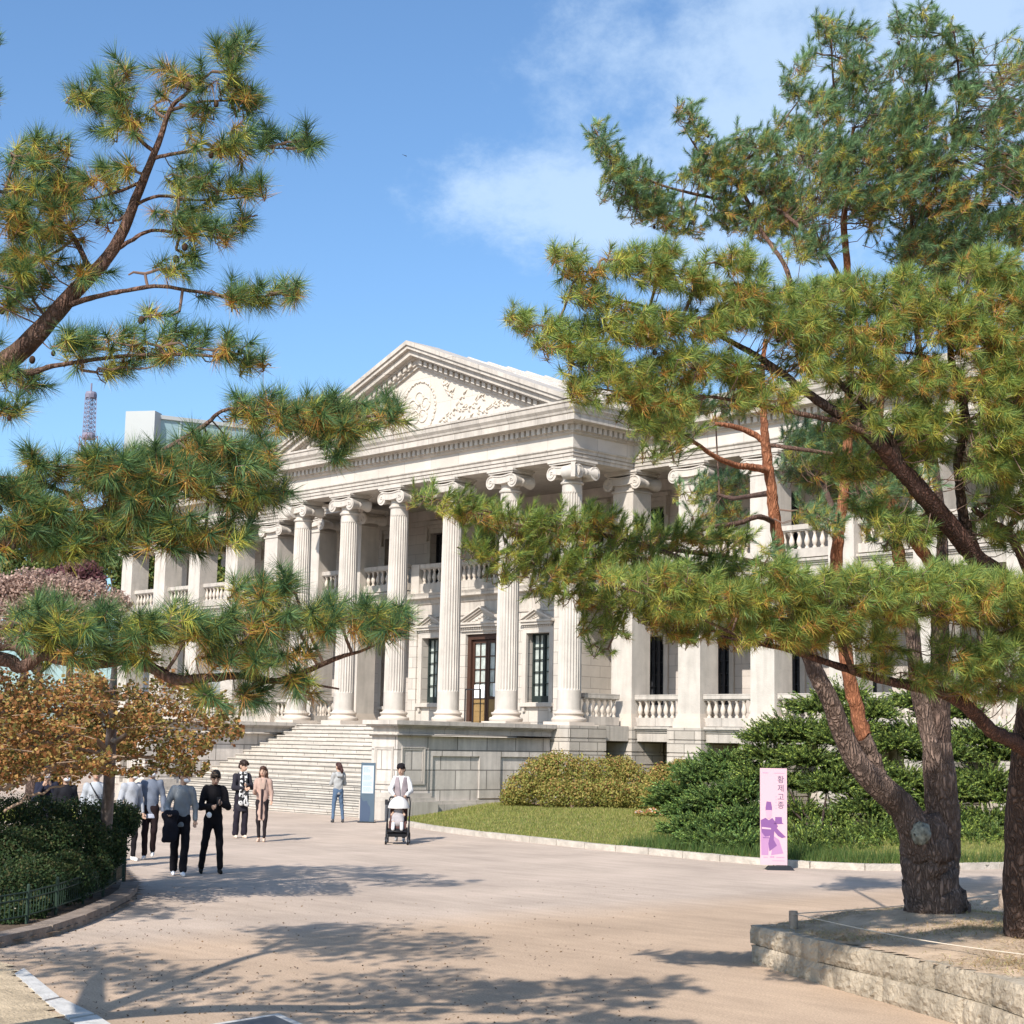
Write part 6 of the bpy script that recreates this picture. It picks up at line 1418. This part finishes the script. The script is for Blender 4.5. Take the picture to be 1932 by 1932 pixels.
def person(label, pos, face, H=1.75, la=None, ra=None, feet=((-.11,0,0),(.11,0,0)), top=(.5,.5,.5), bot=(.02,.02,.022), shoe=(.7,.7,.7), hair=(.02,.015,.012), style='short', bow=0., turn=0., mask=True, topkind='sweat', wide=1., hem=.84, tee=None, group=None, legcol=None, sleeve=1., name='person', detail=True, hemflare=1., wx=.82):
    """face: world xy direction the person faces; la/ra: (elbow, hand) of the left (+x) and right (-x) arm in body coordinates"""
    pos = np.array(pos, float); s = H/1.75; a = math.atan2(face[1], face[0])+math.pi/2; ca, sa = math.cos(a), math.sin(a)
    def tf(V):
        V = np.asarray(V)*s*np.array([wx,1,1]); return np.stack([V[:,0]*ca-V[:,1]*sa, V[:,0]*sa+V[:,1]*ca, V[:,2]], 1)+pos
    T = thing(name, label, 'person', tuple(pos), group)
    la = la or ((.27,.03,1.13), (.30,-.06,.87)); ra = ra or ((-.27,.03,1.13), (-.30,-.06,.87))
    sh_ = {1: (.185,.01,1.405), -1: (-.185,.01,1.405)}
    # head frame: bow forward and turn
    cb, sb = math.cos(bow), math.sin(bow); ct, st = math.cos(turn), math.sin(turn); pv = np.array([0,.02,1.50])
    def hd(V):
        v = np.asarray(V, float)-pv; x, y, z = v[...,0], v[...,1], v[...,2]
        y, z = y*cb-z*sb, y*sb+z*cb; x, y = x*ct-y*st, x*st+y*ct
        return np.stack([x/wx,y,z], -1)+pv
    SK = np.array([.47,.30,.215]); 
    # body: torso, neck, arms, legs
    fs = [cap((0,.0,.95),(0,.0,1.33),.125,.15,sy=.66), cap((-.13,.01,1.39),(.13,.01,1.39),.06), cap((0,.015,1.38),(0,.005,1.56),.058,.052)]
    for q, (e, h_) in ((1, la), (-1, ra)):
        w_ = np.array(h_)-(np.array(h_)-np.array(e))*.12
        fs += [cap(sh_[q], e, .05, .038), cap(e, w_, .038, .024)]
    for (fx, fy, fz), q in zip(feet, (-1, 1)):
        kn = ((q*.095+fx)/2+q*.01, (fy*.5)-.03-.05*(fz > .03), .50+fz*.4); fs += [cap((q*.09,0,.92), kn, .085, .055), cap(kn, (fx,fy+.01,.09+fz), .05, .036)]
    f, lo, hi = blend(fs, .03); V, F = surfnet(f, lo, hi, .017); C = np.tile(SK*.95, (len(V),1))
    Vs, Fs, Cs = [V], [F], [C]; nv = len(V)
    # head with face
    hf = [ell((0,.0,1.645),(.077,.098,.108)), ell((0,-.035,1.585),(.055,.06,.06)), cap((0,-.1,1.65),(0,-.112,1.615),.010,.016), ell((.08,.01,1.63),(.014,.026,.034)), ell((-.08,.01,1.63),(.014,.026,.034)), cap((0,.01,1.5),(0,.0,1.58),.052,.05), cap((-.02,-.085,1.575),(.02,-.085,1.575),.009)]
    f, lo, hi = blend(hf, .018); V, F = surfnet(f, lo, hi, .0085)
    C = np.tile(SK, (len(V),1)); ex = np.minimum(np.hypot(V[:,0]-.031, (V[:,2]-1.648)*1.6), np.hypot(V[:,0]+.031, (V[:,2]-1.648)*1.6)); fr2 = V[:,1] < -.06
    C[(ex < .013) & fr2] = (.03,.02,.018); br = (np.abs(np.abs(V[:,0])-.033) < .017) & (np.abs(V[:,2]-1.672) < .006) & fr2; C[br] = (.04,.028,.02)
    C[(np.abs(V[:,0]) < .024) & (np.abs(V[:,2]-1.577) < .008) & (V[:,1] < -.075)] = (.42,.17,.14)
    Vs.append(hd(V)); Fs.append(F+nv); Cs.append(C); nv += len(V)
    # hands: palm, four fingers of unequal length, thumb
    if detail:
        for q, (e, h_) in ((1, la), (-1, ra)):
            h_ = np.array(h_, float); e = np.array(e, float); dr = nrm(h_-e); side = nrm(np.cross(dr, np.array([0,-1.,.2]))); nn_ = np.cross(side, dr); 
            w_ = h_-dr*.045; fs = [cap(w_, h_+dr*.03, .026, .034, sy=.8)]
            for i, L_ in enumerate((.055,.066,.062,.048)):
                k0 = h_+dr*.045+side*(i-1.5)*.0185; k1 = k0+dr*L_*.55+nn_*.010; k2 = k1+dr*L_*.3+nn_*.026; fs += [cap(k0, k1, .0095), cap(k1, k2, .009, .0075)]
            t0 = h_-dr*.01-side*.028*q; fs += [cap(t0, t0+dr*.035-side*.022*q+nn_*.01, .012, .010), cap(t0+dr*.035-side*.022*q+nn_*.01, t0+dr*.06-side*.018*q+nn_*.024, .010, .008)]
            f, lo, hi = blend(fs, .008); V, F = surfnet(f, lo, hi, .0062); Vs.append(V); Fs.append(F+nv); Cs.append(np.tile(SK, (len(V),1))); nv += len(V)
    bo = mesh('body', tf(np.concatenate(Vs)), np.concatenate(Fs), M_skin, T, smooth=True, col=np.concatenate(Cs))
    # hair
    hs = [ell((0,.012,1.670),(.084,.101,.102)), ell((0,-.03,1.72),(.07,.075,.05))]
    if style == 'short': hs += [cap((-.045,-.075,1.70),(.045,-.075,1.70),.025), ell((0,.05,1.62),(.075,.065,.08))]
    if style == 'full': hs += [cap((-.05,-.085,1.695),(.05,-.085,1.695),.03), ell((0,.04,1.63),(.095,.085,.10)), ell((0,-.0,1.73),(.095,.10,.055))]
    if style == 'long': hs += [cap((.07,.03,1.66),(.095,.03,1.44),.035,.03), cap((-.07,.03,1.66),(-.095,.03,1.46),.035,.028), cap((0,.07,1.65),(0,.09,1.43),.075,.06)]
    if style == 'pony': hs += [ell((0,.05,1.62),(.078,.068,.08)), cap((0,.11,1.68),(-.02,.15,1.53),.04,.045), cap((-.02,.15,1.53),(-.03,.13,1.42),.04,.015)]
    f, lo, hi = blend(hs, .02)
    fc = ell((0,-.115,1.61),(.072,.085,.088))
    g = lambda P: np.maximum(np.maximum(f(P)+.005*np.sin(P[:,0]*130+P[:,1]*60)*np.sin(P[:,2]*80+P[:,1]*50), -fc(P)), -(P[:,2]-(1.40 if style in ('long','pony') else 1.575)))
    V, F = surfnet(g, lo, hi, .009); mesh('hair', tf(hd(V)), F, cloth(hair, .5, .2), T, smooth=True)
    if mask:
        ms = ell((0,-.06,1.597),(.062,.062,.046)); V, F = surfnet(ms, ms.bb[0], ms.bb[1], .009); V = V[:, :]; mesh('face_mask', tf(hd(V)), F, cloth((.8,.8,.82), .8, .03), T, smooth=True)
    # trousers
    lc = legcol or bot
    fs = [cap((-.05,.0,.93),(.05,.0,.93),.135,.135,sy=.85), cap((0,0,.93),(0,0,1.03),.15,.135,sy=.75)]
    for (fx, fy, fz), q in zip(feet, (-1, 1)):
        kn = ((q*.095+fx)/2+q*.01, (fy*.5)-.03-.05*(fz > .03), .50+fz*.4); fs += [cap((q*.09,0,.9), kn, .102, .07*(1+.35*(wide-1))), cap(kn, (fx,fy+.01,.12+fz), .068*(1+.35*(wide-1)), .055*wide)]
    cmesh('trousers', fs, .0155, cloth(lc), T, tf, .03, [((0,0,-1), -.06)], .004, 1.)
    # shoes
    for (fx, fy, fz), q in zip(feet, (-1, 1)):
        o = [cap((fx,fy+.03,.045+fz*1.),(fx+q*.012,fy-.12,.032+fz*.8),.045,.034,sx=.95), cap((fx,fy+.03,.05+fz),(fx,fy+.03,.09+fz),.04,.038)]
        cmesh('shoe', o, .012, cloth(shoe), T, tf, .02, [((0,0,-1), 0.0 if fz < .03 else 1)])
    # upper garment
    r = 1.04
    if topkind == 'coat':
        fs = [cap((0,.0,1.0),(0,.0,1.34),.165,.175,sy=.72), cap((0,.01,1.425),(.17,.01,1.375),.075,.07), cap((0,.01,1.425),(-.17,.01,1.375),.075,.07), cap((0,.01,hem),(0,.0,1.05),.20*hemflare,.16,sy=.78)]
    else:
        fs = [cap((0,.0,hem+.06),(0,.0,1.32),.155*r,.172*r,sy=.70), cap((0,.01,1.425),(.165,.01,1.372),.072,.066), cap((0,.01,1.425),(-.165,.01,1.372),.072,.066)]
    for q, (e, h_) in ((1, la), (-1, ra)):
        e, h_ = np.array(e), np.array(h_); w_ = e+(h_-e)*.80*sleeve; fs += [cap(sh_[q], e, .075, .062), cap(e, w_, .062, .047)]
    cmesh('coat' if topkind == 'coat' else 'top', fs, .0145, cloth(top), T, tf, .035, [((0,0,-1), -hem), ((0,0,1), 1.49)], .005, pos[0])
    if topkind in ('hood',):
        cmesh('hood', [cap((-.09,.08,1.44),(.09,.08,1.44),.05), cap((-.07,.13,1.38),(.07,.13,1.38),.05,.05)], .013, cloth(top), T, tf, .05, None, .004)
    if tee: 
        cmesh('shirt_hem', [cap((0,.0,hem-.05),(0,.0,hem+.05),.172*r,.165*r,sy=.70)], .014, cloth(tee), T, tf, .02, [((0,0,-1), -(hem-.055)), ((0,0,1), hem+.03)], .003)
    return T, tf, hd
def tocam(p, off=0.):
    d = (CAM-np.array(p))[:2]; a = math.atan2(d[1], d[0])+off; return (math.cos(a), math.sin(a))
# man with the phone
p = gnd(398,1648); T, tf, hd = person('man all in black looking down at his phone, a white mask dangling from his wrist', p, tocam(p, .12), 1.80, la=((.28,-.06,1.12),(.085,-.30,1.20)), ra=((-.28,-.06,1.12),(-.06,-.31,1.13)), feet=((-.20,.04,0),(.17,-.05,0)), top=(.010,.009,.011), bot=(.009,.008,.010), shoe=(.012,.012,.012), bow=.5, mask=False, hem=.88, wide=1.15)
m1 = MB(); m1.cbox((.045,-.345,1.225),(.04,.008,.07)); mesh('phone', tf(np.concatenate(m1.v)), m1.f, M_black, None, loc=p); tag(bpy.data.objects['phone'], 'dark phone held up by the man all in black', 'phone')
V, F = surfnet(ell((-.13,-.27,.99),(.055,.03,.05)), (-.2,-.32,.92), (-.06,-.22,1.06), .009); o = mesh('face_mask', tf(V), F, cloth((.8,.8,.8),.8,.03), None, smooth=True, loc=p); tag(o, 'white face mask hanging from the wrist of the man in black', 'face mask')
# light grey sweatshirt, its colour darkened to carry partial shade, jacket over the arm
p = gnd(337,1652); T, tf, hd = person('man in a light grey sweatshirt walking with a dark jacket over his arm', p, tocam(p, .1), 1.80, la=((.28,.03,1.13),(.27,-.04,.88)), ra=((-.30,-.03,1.13),(-.27,-.22,1.02)), feet=((-.10,.10,0),(.06,-.13,.0)), top=(.20,.215,.23), bot=(.010,.009,.012), shoe=(.72,.72,.75), bow=.25, turn=.6, hem=.80, wide=1.5, topkind='sweat', style='short')
f_, lo, hi = blend([cap((-.34,-.2,1.0),(-.14,-.24,1.02),.06), cap((-.30,-.22,1.0),(-.28,-.2,.62),.07,.085,sx=1.3,sy=.6), cap((-.17,-.24,1.0),(-.16,-.22,.68),.07,.08,sy=.6)], .05, wr=.006); V, F = surfnet(f_, lo, hi, .014); o = mesh('jacket', tf(V), F, cloth((.012,.012,.018)), None, smooth=True, loc=p); tag(o, 'dark jacket draped over the forearm of the man in the light grey sweatshirt', 'jacket')
# blue grey sweatshirt over white tee, partial shade put into the blue grey
p = gnd(280,1622); person('man in a blue grey sweatshirt over a white tee, head hidden by the maple leaves', p, tocam(p, -.1), 1.80, la=((.27,.03,1.12),(.29,-.08,.86)), ra=((-.28,.03,1.12),(-.31,-.02,.86)), feet=((-.10,.0,0),(.07,.08,.06)), top=(.135,.155,.20), bot=(.018,.011,.012), shoe=(.75,.73,.7), bow=.2, hem=.82, tee=(.42,.44,.52), wide=1.15)
# masked walkers behind the hedge; the white tee is toned down for shade
p = gnd(241,1624); person('masked walker in a white tee and black trousers just clear of the hedge', p, tocam(p, .5), 1.74, top=(.36,.37,.40), bot=(.012,.01,.012), shoe=(.75,.73,.7), bow=.1, turn=.5, hem=.86, feet=((-.08,.1,0),(.08,-.08,0)))
p = gnd(173,1640); T, tf, hd = person('person in a white lettered sweatshirt with a black bag strap across the chest', p, tocam(p, .1), 1.80, top=(.36,.38,.41), bot=(.02,.02,.03), hair=(.09,.035,.02), style='full', mask=False, bow=.15, hem=.84)
m1 = MB(); m1.tube([(-.13,-.02,1.46),(-.05,-.15,1.33),(.05,-.165,1.2),(.16,-.11,1.02),(.19,-.02,.9)], .014, 6); mesh('bag_strap', tf(np.concatenate(m1.v)), m1.f, M_black, T)
def text(s, size, tf_, m, parent, name='lettering', ext=.002):
    c = bpy.data.curves.new('t', 'FONT'); c.body = s; c.size = size; c.align_x = 'CENTER'; c.extrude = ext; o = bpy.data.objects.new('t', c); COL.objects.link(o)
    bpy.context.view_layer.update(); me = o.evaluated_get(bpy.context.evaluated_depsgraph_get()).to_mesh()
    V = np.array([v.co[:] for v in me.vertices]); F = [tuple(q.vertices) for q in me.polygons]
    o.to_mesh_clear(); bpy.data.objects.remove(o)
    if not len(V): return None
    return mesh(name, tf_(V), F, m, parent)
text('M  ULE', .085, lambda V: tf(np.stack([V[:,0]*1.1-.01, -.145+V[:,2]*0-.55*V[:,0]**2*-1, V[:,1]+1.22], 1)), M_black, T)
p = gnd(80,1630); person('masked person in a dark navy jacket with a pale hood, hands raised to the face', p, tocam(p, .0), 1.76, la=((.25,-.12,1.15),(.06,-.24,1.46)), ra=((-.25,-.12,1.15),(-.06,-.24,1.44)), top=(.018,.02,.035), bot=(.02,.02,.03), topkind='hood', bow=.1, hair=(.03,.018,.014))
p = gnd(116,1632); person('shorter masked person in a black jacket over a white top behind the hedge', p, tocam(p, .2), 1.70, top=(.014,.014,.018), bot=(.02,.02,.02), hair=(.10,.04,.02), style='full', bow=.1, tee=(.6,.62,.66))
# couple
p = gnd(452,1581); dS = tocam(p, .35); T, tf, hd = person('man with a patterned black and white scarf over a long dark open coat', p, dS, 1.80, la=((.26,-.10,1.16),(.02,-.25,1.21)), ra=((-.27,-.08,1.14),(.02,-.26,1.13)), feet=((-.13,.0,0),(.10,-.05,0)), top=(.025,.023,.03), bot=(.018,.015,.022), shoe=(.62,.52,.42), style='full', hair=(.03,.018,.014), mask=False, turn=.45, bow=.15, topkind='coat', hem=.60, hemflare=1.05, wide=1.6)
def scarfmat():
    m = bpy.data.materials.new('scarf'); m.use_nodes = True; t = m.node_tree; b = t.nodes['Principled BSDF']; b.inputs['Roughness'].default_value = .9
    g = N('ShaderNodeNewGeometry', t); v = N('ShaderNodeTexNoise', t); v.inputs['Scale'].default_value = 16; v.inputs['Detail'].default_value = 1; t.links.new(g.outputs['Position'], v.inputs['Vector'])
    c = N('ShaderNodeValToRGB', t); c.color_ramp.interpolation = 'CONSTANT'; c.color_ramp.elements[0].color = (.02,.02,.022,1); c.color_ramp.elements[1].position = .51; c.color_ramp.elements[1].color = (.62,.60,.58,1)
    t.links.new(v.outputs['Fac'], c.inputs[0]); t.links.new(c.outputs[0], b.inputs['Base Color']); return m
f_, lo, hi = blend([cap((-.07,-.08,1.47),(.07,-.08,1.47),.045), cap((-.07,-.10,1.44),(-.08,-.19,1.1),.04,.05,sy=.6), cap((-.08,-.19,1.1),(-.09,-.19,.80),.05,.062,sy=.5,sx=1.2), cap((.07,-.10,1.44),(.07,-.19,1.1),.04,.05,sy=.6), cap((.07,-.19,1.1),(.08,-.19,.77),.05,.062,sy=.5,sx=1.2)], .03, wr=.003); V, F = surfnet(f_, lo, hi, .013); mesh('scarf', tf(V), F, scarfmat(), T, smooth=True)
p = gnd(492,1588); T, tf, hd = person('woman in an open beige trench coat beside the man with the scarf', p, tocam(p, -.1), 1.70, la=((.25,.03,1.13),(.26,-.10,.93)), ra=((-.22,-.03,1.15),(-.20,-.18,1.18)), feet=((-.07,.0,0),(.09,-.03,0)), top=(.40,.275,.225), bot=(.02,.016,.018), shoe=(.60,.44,.34), style='long', hair=(.06,.03,.02), mask=False, turn=-.2, bow=.08, topkind='coat', hem=.50, hemflare=.86, wide=.85)
f_, lo, hi = blend([cap((0,-.135,.55),(0,-.14,1.2),.028,.035,sy=.7)], .02); V, F = surfnet(f_, lo, hi, .013); mesh('dress', tf(V), F, cloth((.03,.022,.025)), T, smooth=True)
f_, lo, hi = blend([cap((-.03,-.13,1.25),(-.06,-.10,1.44),.04,.045,sy=.4), cap((.03,-.13,1.25),(.06,-.10,1.44),.04,.045,sy=.4)], .02); V, F = surfnet(f_, lo, hi, .012); mesh('lapel', tf(V), F, cloth((.36,.26,.21)), T, smooth=True)
# woman seen from behind
p = gnd(636,1552); a = tocam(p, .25); T, tf, hd = person('woman seen from behind in a pale grey hooded jacket and blue jeans', p, (-a[0],-a[1]), 1.68, la=((.25,-.08,1.14),(.16,-.24,1.17)), ra=((-.25,-.08,1.14),(-.18,-.24,1.17)), feet=((-.20,.0,0),(.17,.02,0)), top=(.33,.33,.325), bot=(.075,.115,.18), shoe=(.05,.05,.055), style='pony', hair=(.05,.022,.02), mask=False, topkind='hood', hem=.82, turn=.35, wide=1.)
# man pushing the stroller
ps = gnd(750,1592); fdir = np.array(tocam(ps, -.05)); back = -fdir
p = ps+np.array([back[0], back[1], 0])*.98; T, tf, hd = person('man in a lilac vest and white shirt pushing the stroller', p, tuple(fdir), 1.80, la=((.29,-.10,1.15),(.15,-.40,1.03)), ra=((-.29,-.10,1.15),(-.15,-.40,1.03)), feet=((-.10,.05,0),(.11,-.12,0)), top=(.55,.545,.54), bot=(.05,.05,.06), shoe=(.3,.3,.3), hair=(.012,.01,.012), style='full', mask=False, bow=.22, turn=-.25, hem=.84)
f_, lo, hi = blend([cap((0,.0,.95),(0,.0,1.33),.205,.212,sy=.74), cap((-.12,.01,1.40),(.12,.01,1.40),.07)], .03, [((0,0,-1), -.88), ((0,0,1), 1.455)], .004)
g_ = lambda P: np.maximum(f_(P), -(np.abs(P[:,0])-.012-np.clip(P[:,2]-1.15,0,1)*.18+(P[:,1] > -.05)*9))
V, F = surfnet(g_, lo, hi, .013); mesh('vest', tf(V), F, cloth((.27,.225,.235)), T, smooth=True)
# stroller and child
def tfs(V):
    a_ = math.atan2(fdir[1], fdir[0])+math.pi/2; V = np.asarray(V, float); return np.stack([V[:,0]*math.cos(a_)-V[:,1]*math.sin(a_), V[:,0]*math.sin(a_)+V[:,1]*math.cos(a_), V[:,2]], 1)+ps
S = thing('stroller', 'white hooded stroller with black frame pushed across the plaza', 'stroller', tuple(ps))
def sp_(b, name, m, smooth=False, par=None): return mesh(name, tfs(np.concatenate(b.v)), b.f, m, par or S, smooth=smooth)
for x in (-.25,.25):
    for y, r in ((-.36,.085),(.34,.12)):
        b = MB(); n_ = 16
        V = [(x+q, y+r*math.cos(2*math.pi*k/n_), r+r*math.sin(2*math.pi*k/n_)) for q in (-.022,.022) for k in range(n_)]; b.add(V, [(k,(k+1)%n_,n_+(k+1)%n_,n_+k) for k in range(n_)]+[tuple(range(n_-1,-1,-1)), tuple(range(n_,2*n_))])
        w_ = sp_(b, 'wheel', M_black); b = MB(); b.cbox((x,y,r),(.03,.025,.025)); sp_(b, 'hub', cloth((.7,.7,.7)), par=w_)
b = MB()
for x in (-.25,.25): b.tube([(x,-.36,.1),(x,-.33,.3),(x*1.02,0,.52),(x*1.02,.34,.92),(x*.9,.52,1.04)], .016, 8); b.tube([(x,.34,.12),(x,.1,.45),(x,-.1,.56)], .015, 8)
b.tube([(-.225,.52,1.04),(.225,.52,1.04)], .02, 8); b.tube([(-.25,-.33,.3),(.25,-.33,.3)], .014, 8); sp_(b, 'frame', M_black, True)
b = MB(); b.box((-.21,-.28,.17),(.21,.26,.36)); sp_(b, 'basket', cloth((.014,.014,.016)))
b = MB(); b.box((-.2,-.22,.46),(.2,.1,.52)); b.add([(-.2,.1,.5),(.2,.1,.5),(.2,.28,.95),(-.2,.28,.95),(-.2,.14,.5),(.2,.14,.5),(.2,.33,.95),(-.2,.33,.95)], [(0,1,2,3),(7,6,5,4),(0,4,5,1),(3,2,6,7),(1,5,6,2),(4,0,3,7)]); b.box((-.2,-.26,.36),(.2,-.22,.5)); sp_(b, 'seat', cloth((.10,.05,.045)))
dm = lambda P: np.maximum(np.maximum(np.abs(np.linalg.norm((P-np.array([0,.10,.72]))/np.array([.25,.33,.34]), axis=1)-1)*.25-.012, -(P[:,2]-.80)+.25*(P[:,1]-.1)*0), -(P[:,1]+.24))
V, F = surfnet(dm, (-.3,-.28,.7), (.3,.46,1.1), .014); mesh('hood', tfs(V), F, cloth((.60,.58,.56), .8, .03), S, smooth=True)
b = MB(); b.cbox((-.30,.30,.93),(.035,.03,.06)); sp_(b, 'cup_holder', M_black)
C_ = thing('person', 'small child in pale clothes lying back in the stroller', 'child', tuple(tfs([(0,0,.5)])[0]))
f_, lo, hi = blend([ell((0,.02,.86),(.07,.075,.08)), cap((0,.02,.62),(0,.03,.78),.09,.07,sy=.8), cap((-.05,0,.56),(-.09,-.26,.52),.045,.035), cap((.05,0,.56),(.09,-.26,.52),.045,.035), cap((-.09,-.26,.52),(-.10,-.32,.36),.034,.028), cap((.09,-.26,.52),(.10,-.32,.36),.034,.028), cap((-.09,.02,.74),(-.15,-.12,.66),.03,.024), cap((.09,.02,.74),(.15,-.12,.66),.03,.024)], .02)
V, F = surfnet(f_, lo, hi, .012); mesh('body', tfs(V), F, M_skin, C_, smooth=True, col=np.tile([.44,.28,.2], (len(V),1)))
f_, lo, hi = blend([cap((0,.0,.58),(0,.0,.76),.115,.10,sy=.8), cap((-.05,-.02,.57),(-.09,-.24,.53),.06,.05), cap((.05,-.02,.57),(.09,-.24,.53),.06,.05), cap((0,-.1,.60),(0,-.24,.50),.12,.10,sx=1.2,sy=.6)], .03, wr=.004); V, F = surfnet(f_, lo, hi, .012); mesh('romper', tfs(V), F, cloth((.33,.30,.30)), C_, smooth=True)
f_, lo, hi = blend([cap((-.095,-.27,.48),(-.10,-.33,.35),.045,.04), cap((.095,-.27,.48),(.10,-.33,.35),.045,.04)], .01); V, F = surfnet(f_, lo, hi, .012); mesh('socks', tfs(V), F, cloth((.5,.5,.5)), C_, smooth=True)
V, F = surfnet(ell((0,.045,.885),(.078,.075,.075)), (-.1,-.05,.78), (.1,.14,.98), .011); mesh('hair', tfs(V), F, cloth((.06,.03,.025)), C_, smooth=True)

# ---------------------------------------------------------------- information totem and banner
def frame_at(p, off=0.):
    f = np.array(tocam(p, off)); a = math.atan2(f[1], f[0])+math.pi/2; ca, sa = math.cos(a), math.sin(a); p = np.array(p)
    return lambda V: np.stack([np.asarray(V)[:,0]*ca-np.asarray(V)[:,1]*sa, np.asarray(V)[:,0]*sa+np.asarray(V)[:,1]*ca, np.asarray(V)[:,2]], 1)+p
p = gnd(692,1552); tk = frame_at(p, -.12); K = thing('information_totem', 'slim slate blue information totem with a white notice beside the stair', 'sign', tuple(p))
def kp_(name, b, m, tfn, T, par=None): return mesh(name, tfn(np.concatenate(b.v)), b.f, m, par or T)
kp_('panel', MB().box((-.205,-.045,.03),(.205,.045,1.70)), mat('slate_paint', (.075,.11,.145), .5, var=.06), tk, K)
kp_('base_plate', MB().box((-.25,-.16,0),(.25,.16,.03)), M_black, tk, K)
kp_('notice', MB().box((-.165,-.052,.83),(.165,-.046,1.62)), mat('notice_white', (.46,.52,.57), .5), tk, K)
b = MB()
for k in range(22):
    if k in (5, 6, 12, 17): continue
    w_ = RNG.uniform(.16,.27) if k > 7 else RNG.uniform(.1,.2); x0_ = -.13; z_ = 1.56-k*.032
    while x0_ < -.13+w_: l = RNG.uniform(.015,.05); b.box((x0_, -.0545, z_), (x0_+l, -.0525, z_+.013)); x0_ += l+.01
kp_('small_lettering', b, mat('grey_print', (.25,.32,.38), .7), tk, K)
b = MB(); b.poly_y([(-.205,.04),(.06,.04),(.10,.25),(.085,.45),(.03,.52),(-.01,.62),(-.10,.60),(-.16,.66),(-.205,.80)][::-1], -.050, -.046); b.v[-1] = b.v[-1]; kp_('silhouette_print', b, mat('dark_slate', (.055,.08,.13), .5), tk, K)
# banner
p = gnd(1468,1641); tb_ = frame_at(p, .18); Bn = thing('banner_stand', 'tall pink exhibition banner with purple Korean title and a robed figure', 'banner', tuple(p))
M_pink = mat('banner_pink', (.60,.385,.43), .75); M_pur = mat('banner_purple', (.20,.085,.24), .75); M_pur2 = mat('banner_mauve', (.40,.21,.37), .75)
x0_, x1_ = -.35, .18; zb, zt = .09, 1.96
kp_('base', (lambda b: b)(MB().add([(-.24,-.16,0),(.30,-.16,0),(.30,.16,0),(-.24,.16,0),(-.18,-.10,.075),(.24,-.10,.075),(.24,.10,.075),(-.18,.10,.075)], [(3,2,1,0),(4,5,6,7),(0,1,5,4),(1,2,6,5),(2,3,7,6),(3,0,4,7)])), M_black, tb_, Bn)
kp_('pole', MB().tube([(-.085,.02,.07),(-.085,.02,1.99)], .012, 8), M_black, tb_, Bn)
kp_('banner_cloth', MB().box((x0_,-.006,zb),(x1_,.004,zt)), M_pink, tb_, Bn)
# picture area measured in banner fractions
def B_(u, v): return (x0_+(x1_-x0_)*u, zt-(zt-zb)*v)
def shape(pts, m, name, y=-.009):
    P2 = [B_(*q) for q in pts]; ar = sum(P2[i][0]*P2[(i+1)%len(P2)][1]-P2[(i+1)%len(P2)][0]*P2[i][1] for i in range(len(P2)))
    kp_(name, MB().poly_y(P2 if ar > 0 else P2[::-1], y, y+.0025), m, tb_, Bn)
shape([(.24,.345),(.40,.35),(.44,.40),(.44,.44),(.20,.44),(.20,.41)], M_pur, 'printed_hat')
shape([(.21,.435),(.43,.435),(.42,.49),(.36,.52),(.27,.52),(.22,.49)], mat('banner_face', (.52,.32,.41), .75), 'printed_face', -.0115)
shape([(.02,.54),(.20,.515),(.32,.54),(.45,.515),(.58,.56),(.66,.60),(.52,.66),(.50,.74),(.62,.80),(.34,.86),(.30,.78),(.36,.70),(.18,.71),(.04,.66)], M_pur, 'printed_robe')
shape([(.56,.505),(.80,.505),(.82,.565),(.88,.575),(.50,.58),(.55,.56)], M_pur, 'printed_box')
shape([(.55,.60),(.72,.65),(.95,.71),(.80,.72),(.66,.70),(.54,.66)], M_pur, 'printed_sleeve', -.0115)
shape([(.06,.61),(.40,.62),(.40,.635),(.06,.63)], mat('banner_pale', (.56,.37,.45), .75), 'printed_hands', -.0135)
shape([(.02,.66),(.34,.69),(.30,.90),(.04,.90)], M_pur2, 'printed_skirt', -.0078)
shape([(.50,.70),(.70,.74),(.86,.88),(.40,.90)], M_pur2, 'printed_train', -.0078)
shape([(.10,.715),(.34,.718),(.34,.725),(.10,.723)], M_pur, 'printed_tassel', -.0115)
M_ink = mat('banner_ink', (.10,.075,.14), .75)
for s_, u, v, sz in [('황',.77,.145,.15),('제',.77,.235,.15),('고',.77,.325,.15),('종',.77,.41,.15)]:
    c0_ = B_(u, v); text(s_, sz, lambda V: tb_(np.stack([V[:,0]+c0_[0], -.008+V[:,2]*0-.002*(V[:,2] > 0), V[:,1]+c0_[1]], 1)), M_ink, Bn, 'title_letter')
b = MB()
def dashes(u0, u1, v, h):
    x = u0
    while x < u1: l = RNG.uniform(.015,.05); A, C2 = B_(x, v), B_(min(x+l,u1), v); b.box((A[0],-.0095,A[1]),(C2[0],-.0065,A[1]+h)); x += l+.012
dashes(.10,.30,.052,.012); dashes(.52,.92,.052,.008); dashes(.12,.28,.925,.014); dashes(.36,.52,.925,.028); dashes(.60,.90,.925,.014); dashes(.45,.90,.958,.009)
for k in range(5): A = B_(.58, .30+k*.03); b.box((A[0],-.0095,A[1]),(A[0]+.012,-.0065,A[1]+.016))
A = B_(.92,.11); b.box((A[0],-.0095,A[1]-.55),(A[0]+.004,-.0065,A[1]))
kp_('small_lettering', b, M_pur2, tb_, Bn)
for o in bpy.data.objects:
    if '_base' in o: del o['_base']
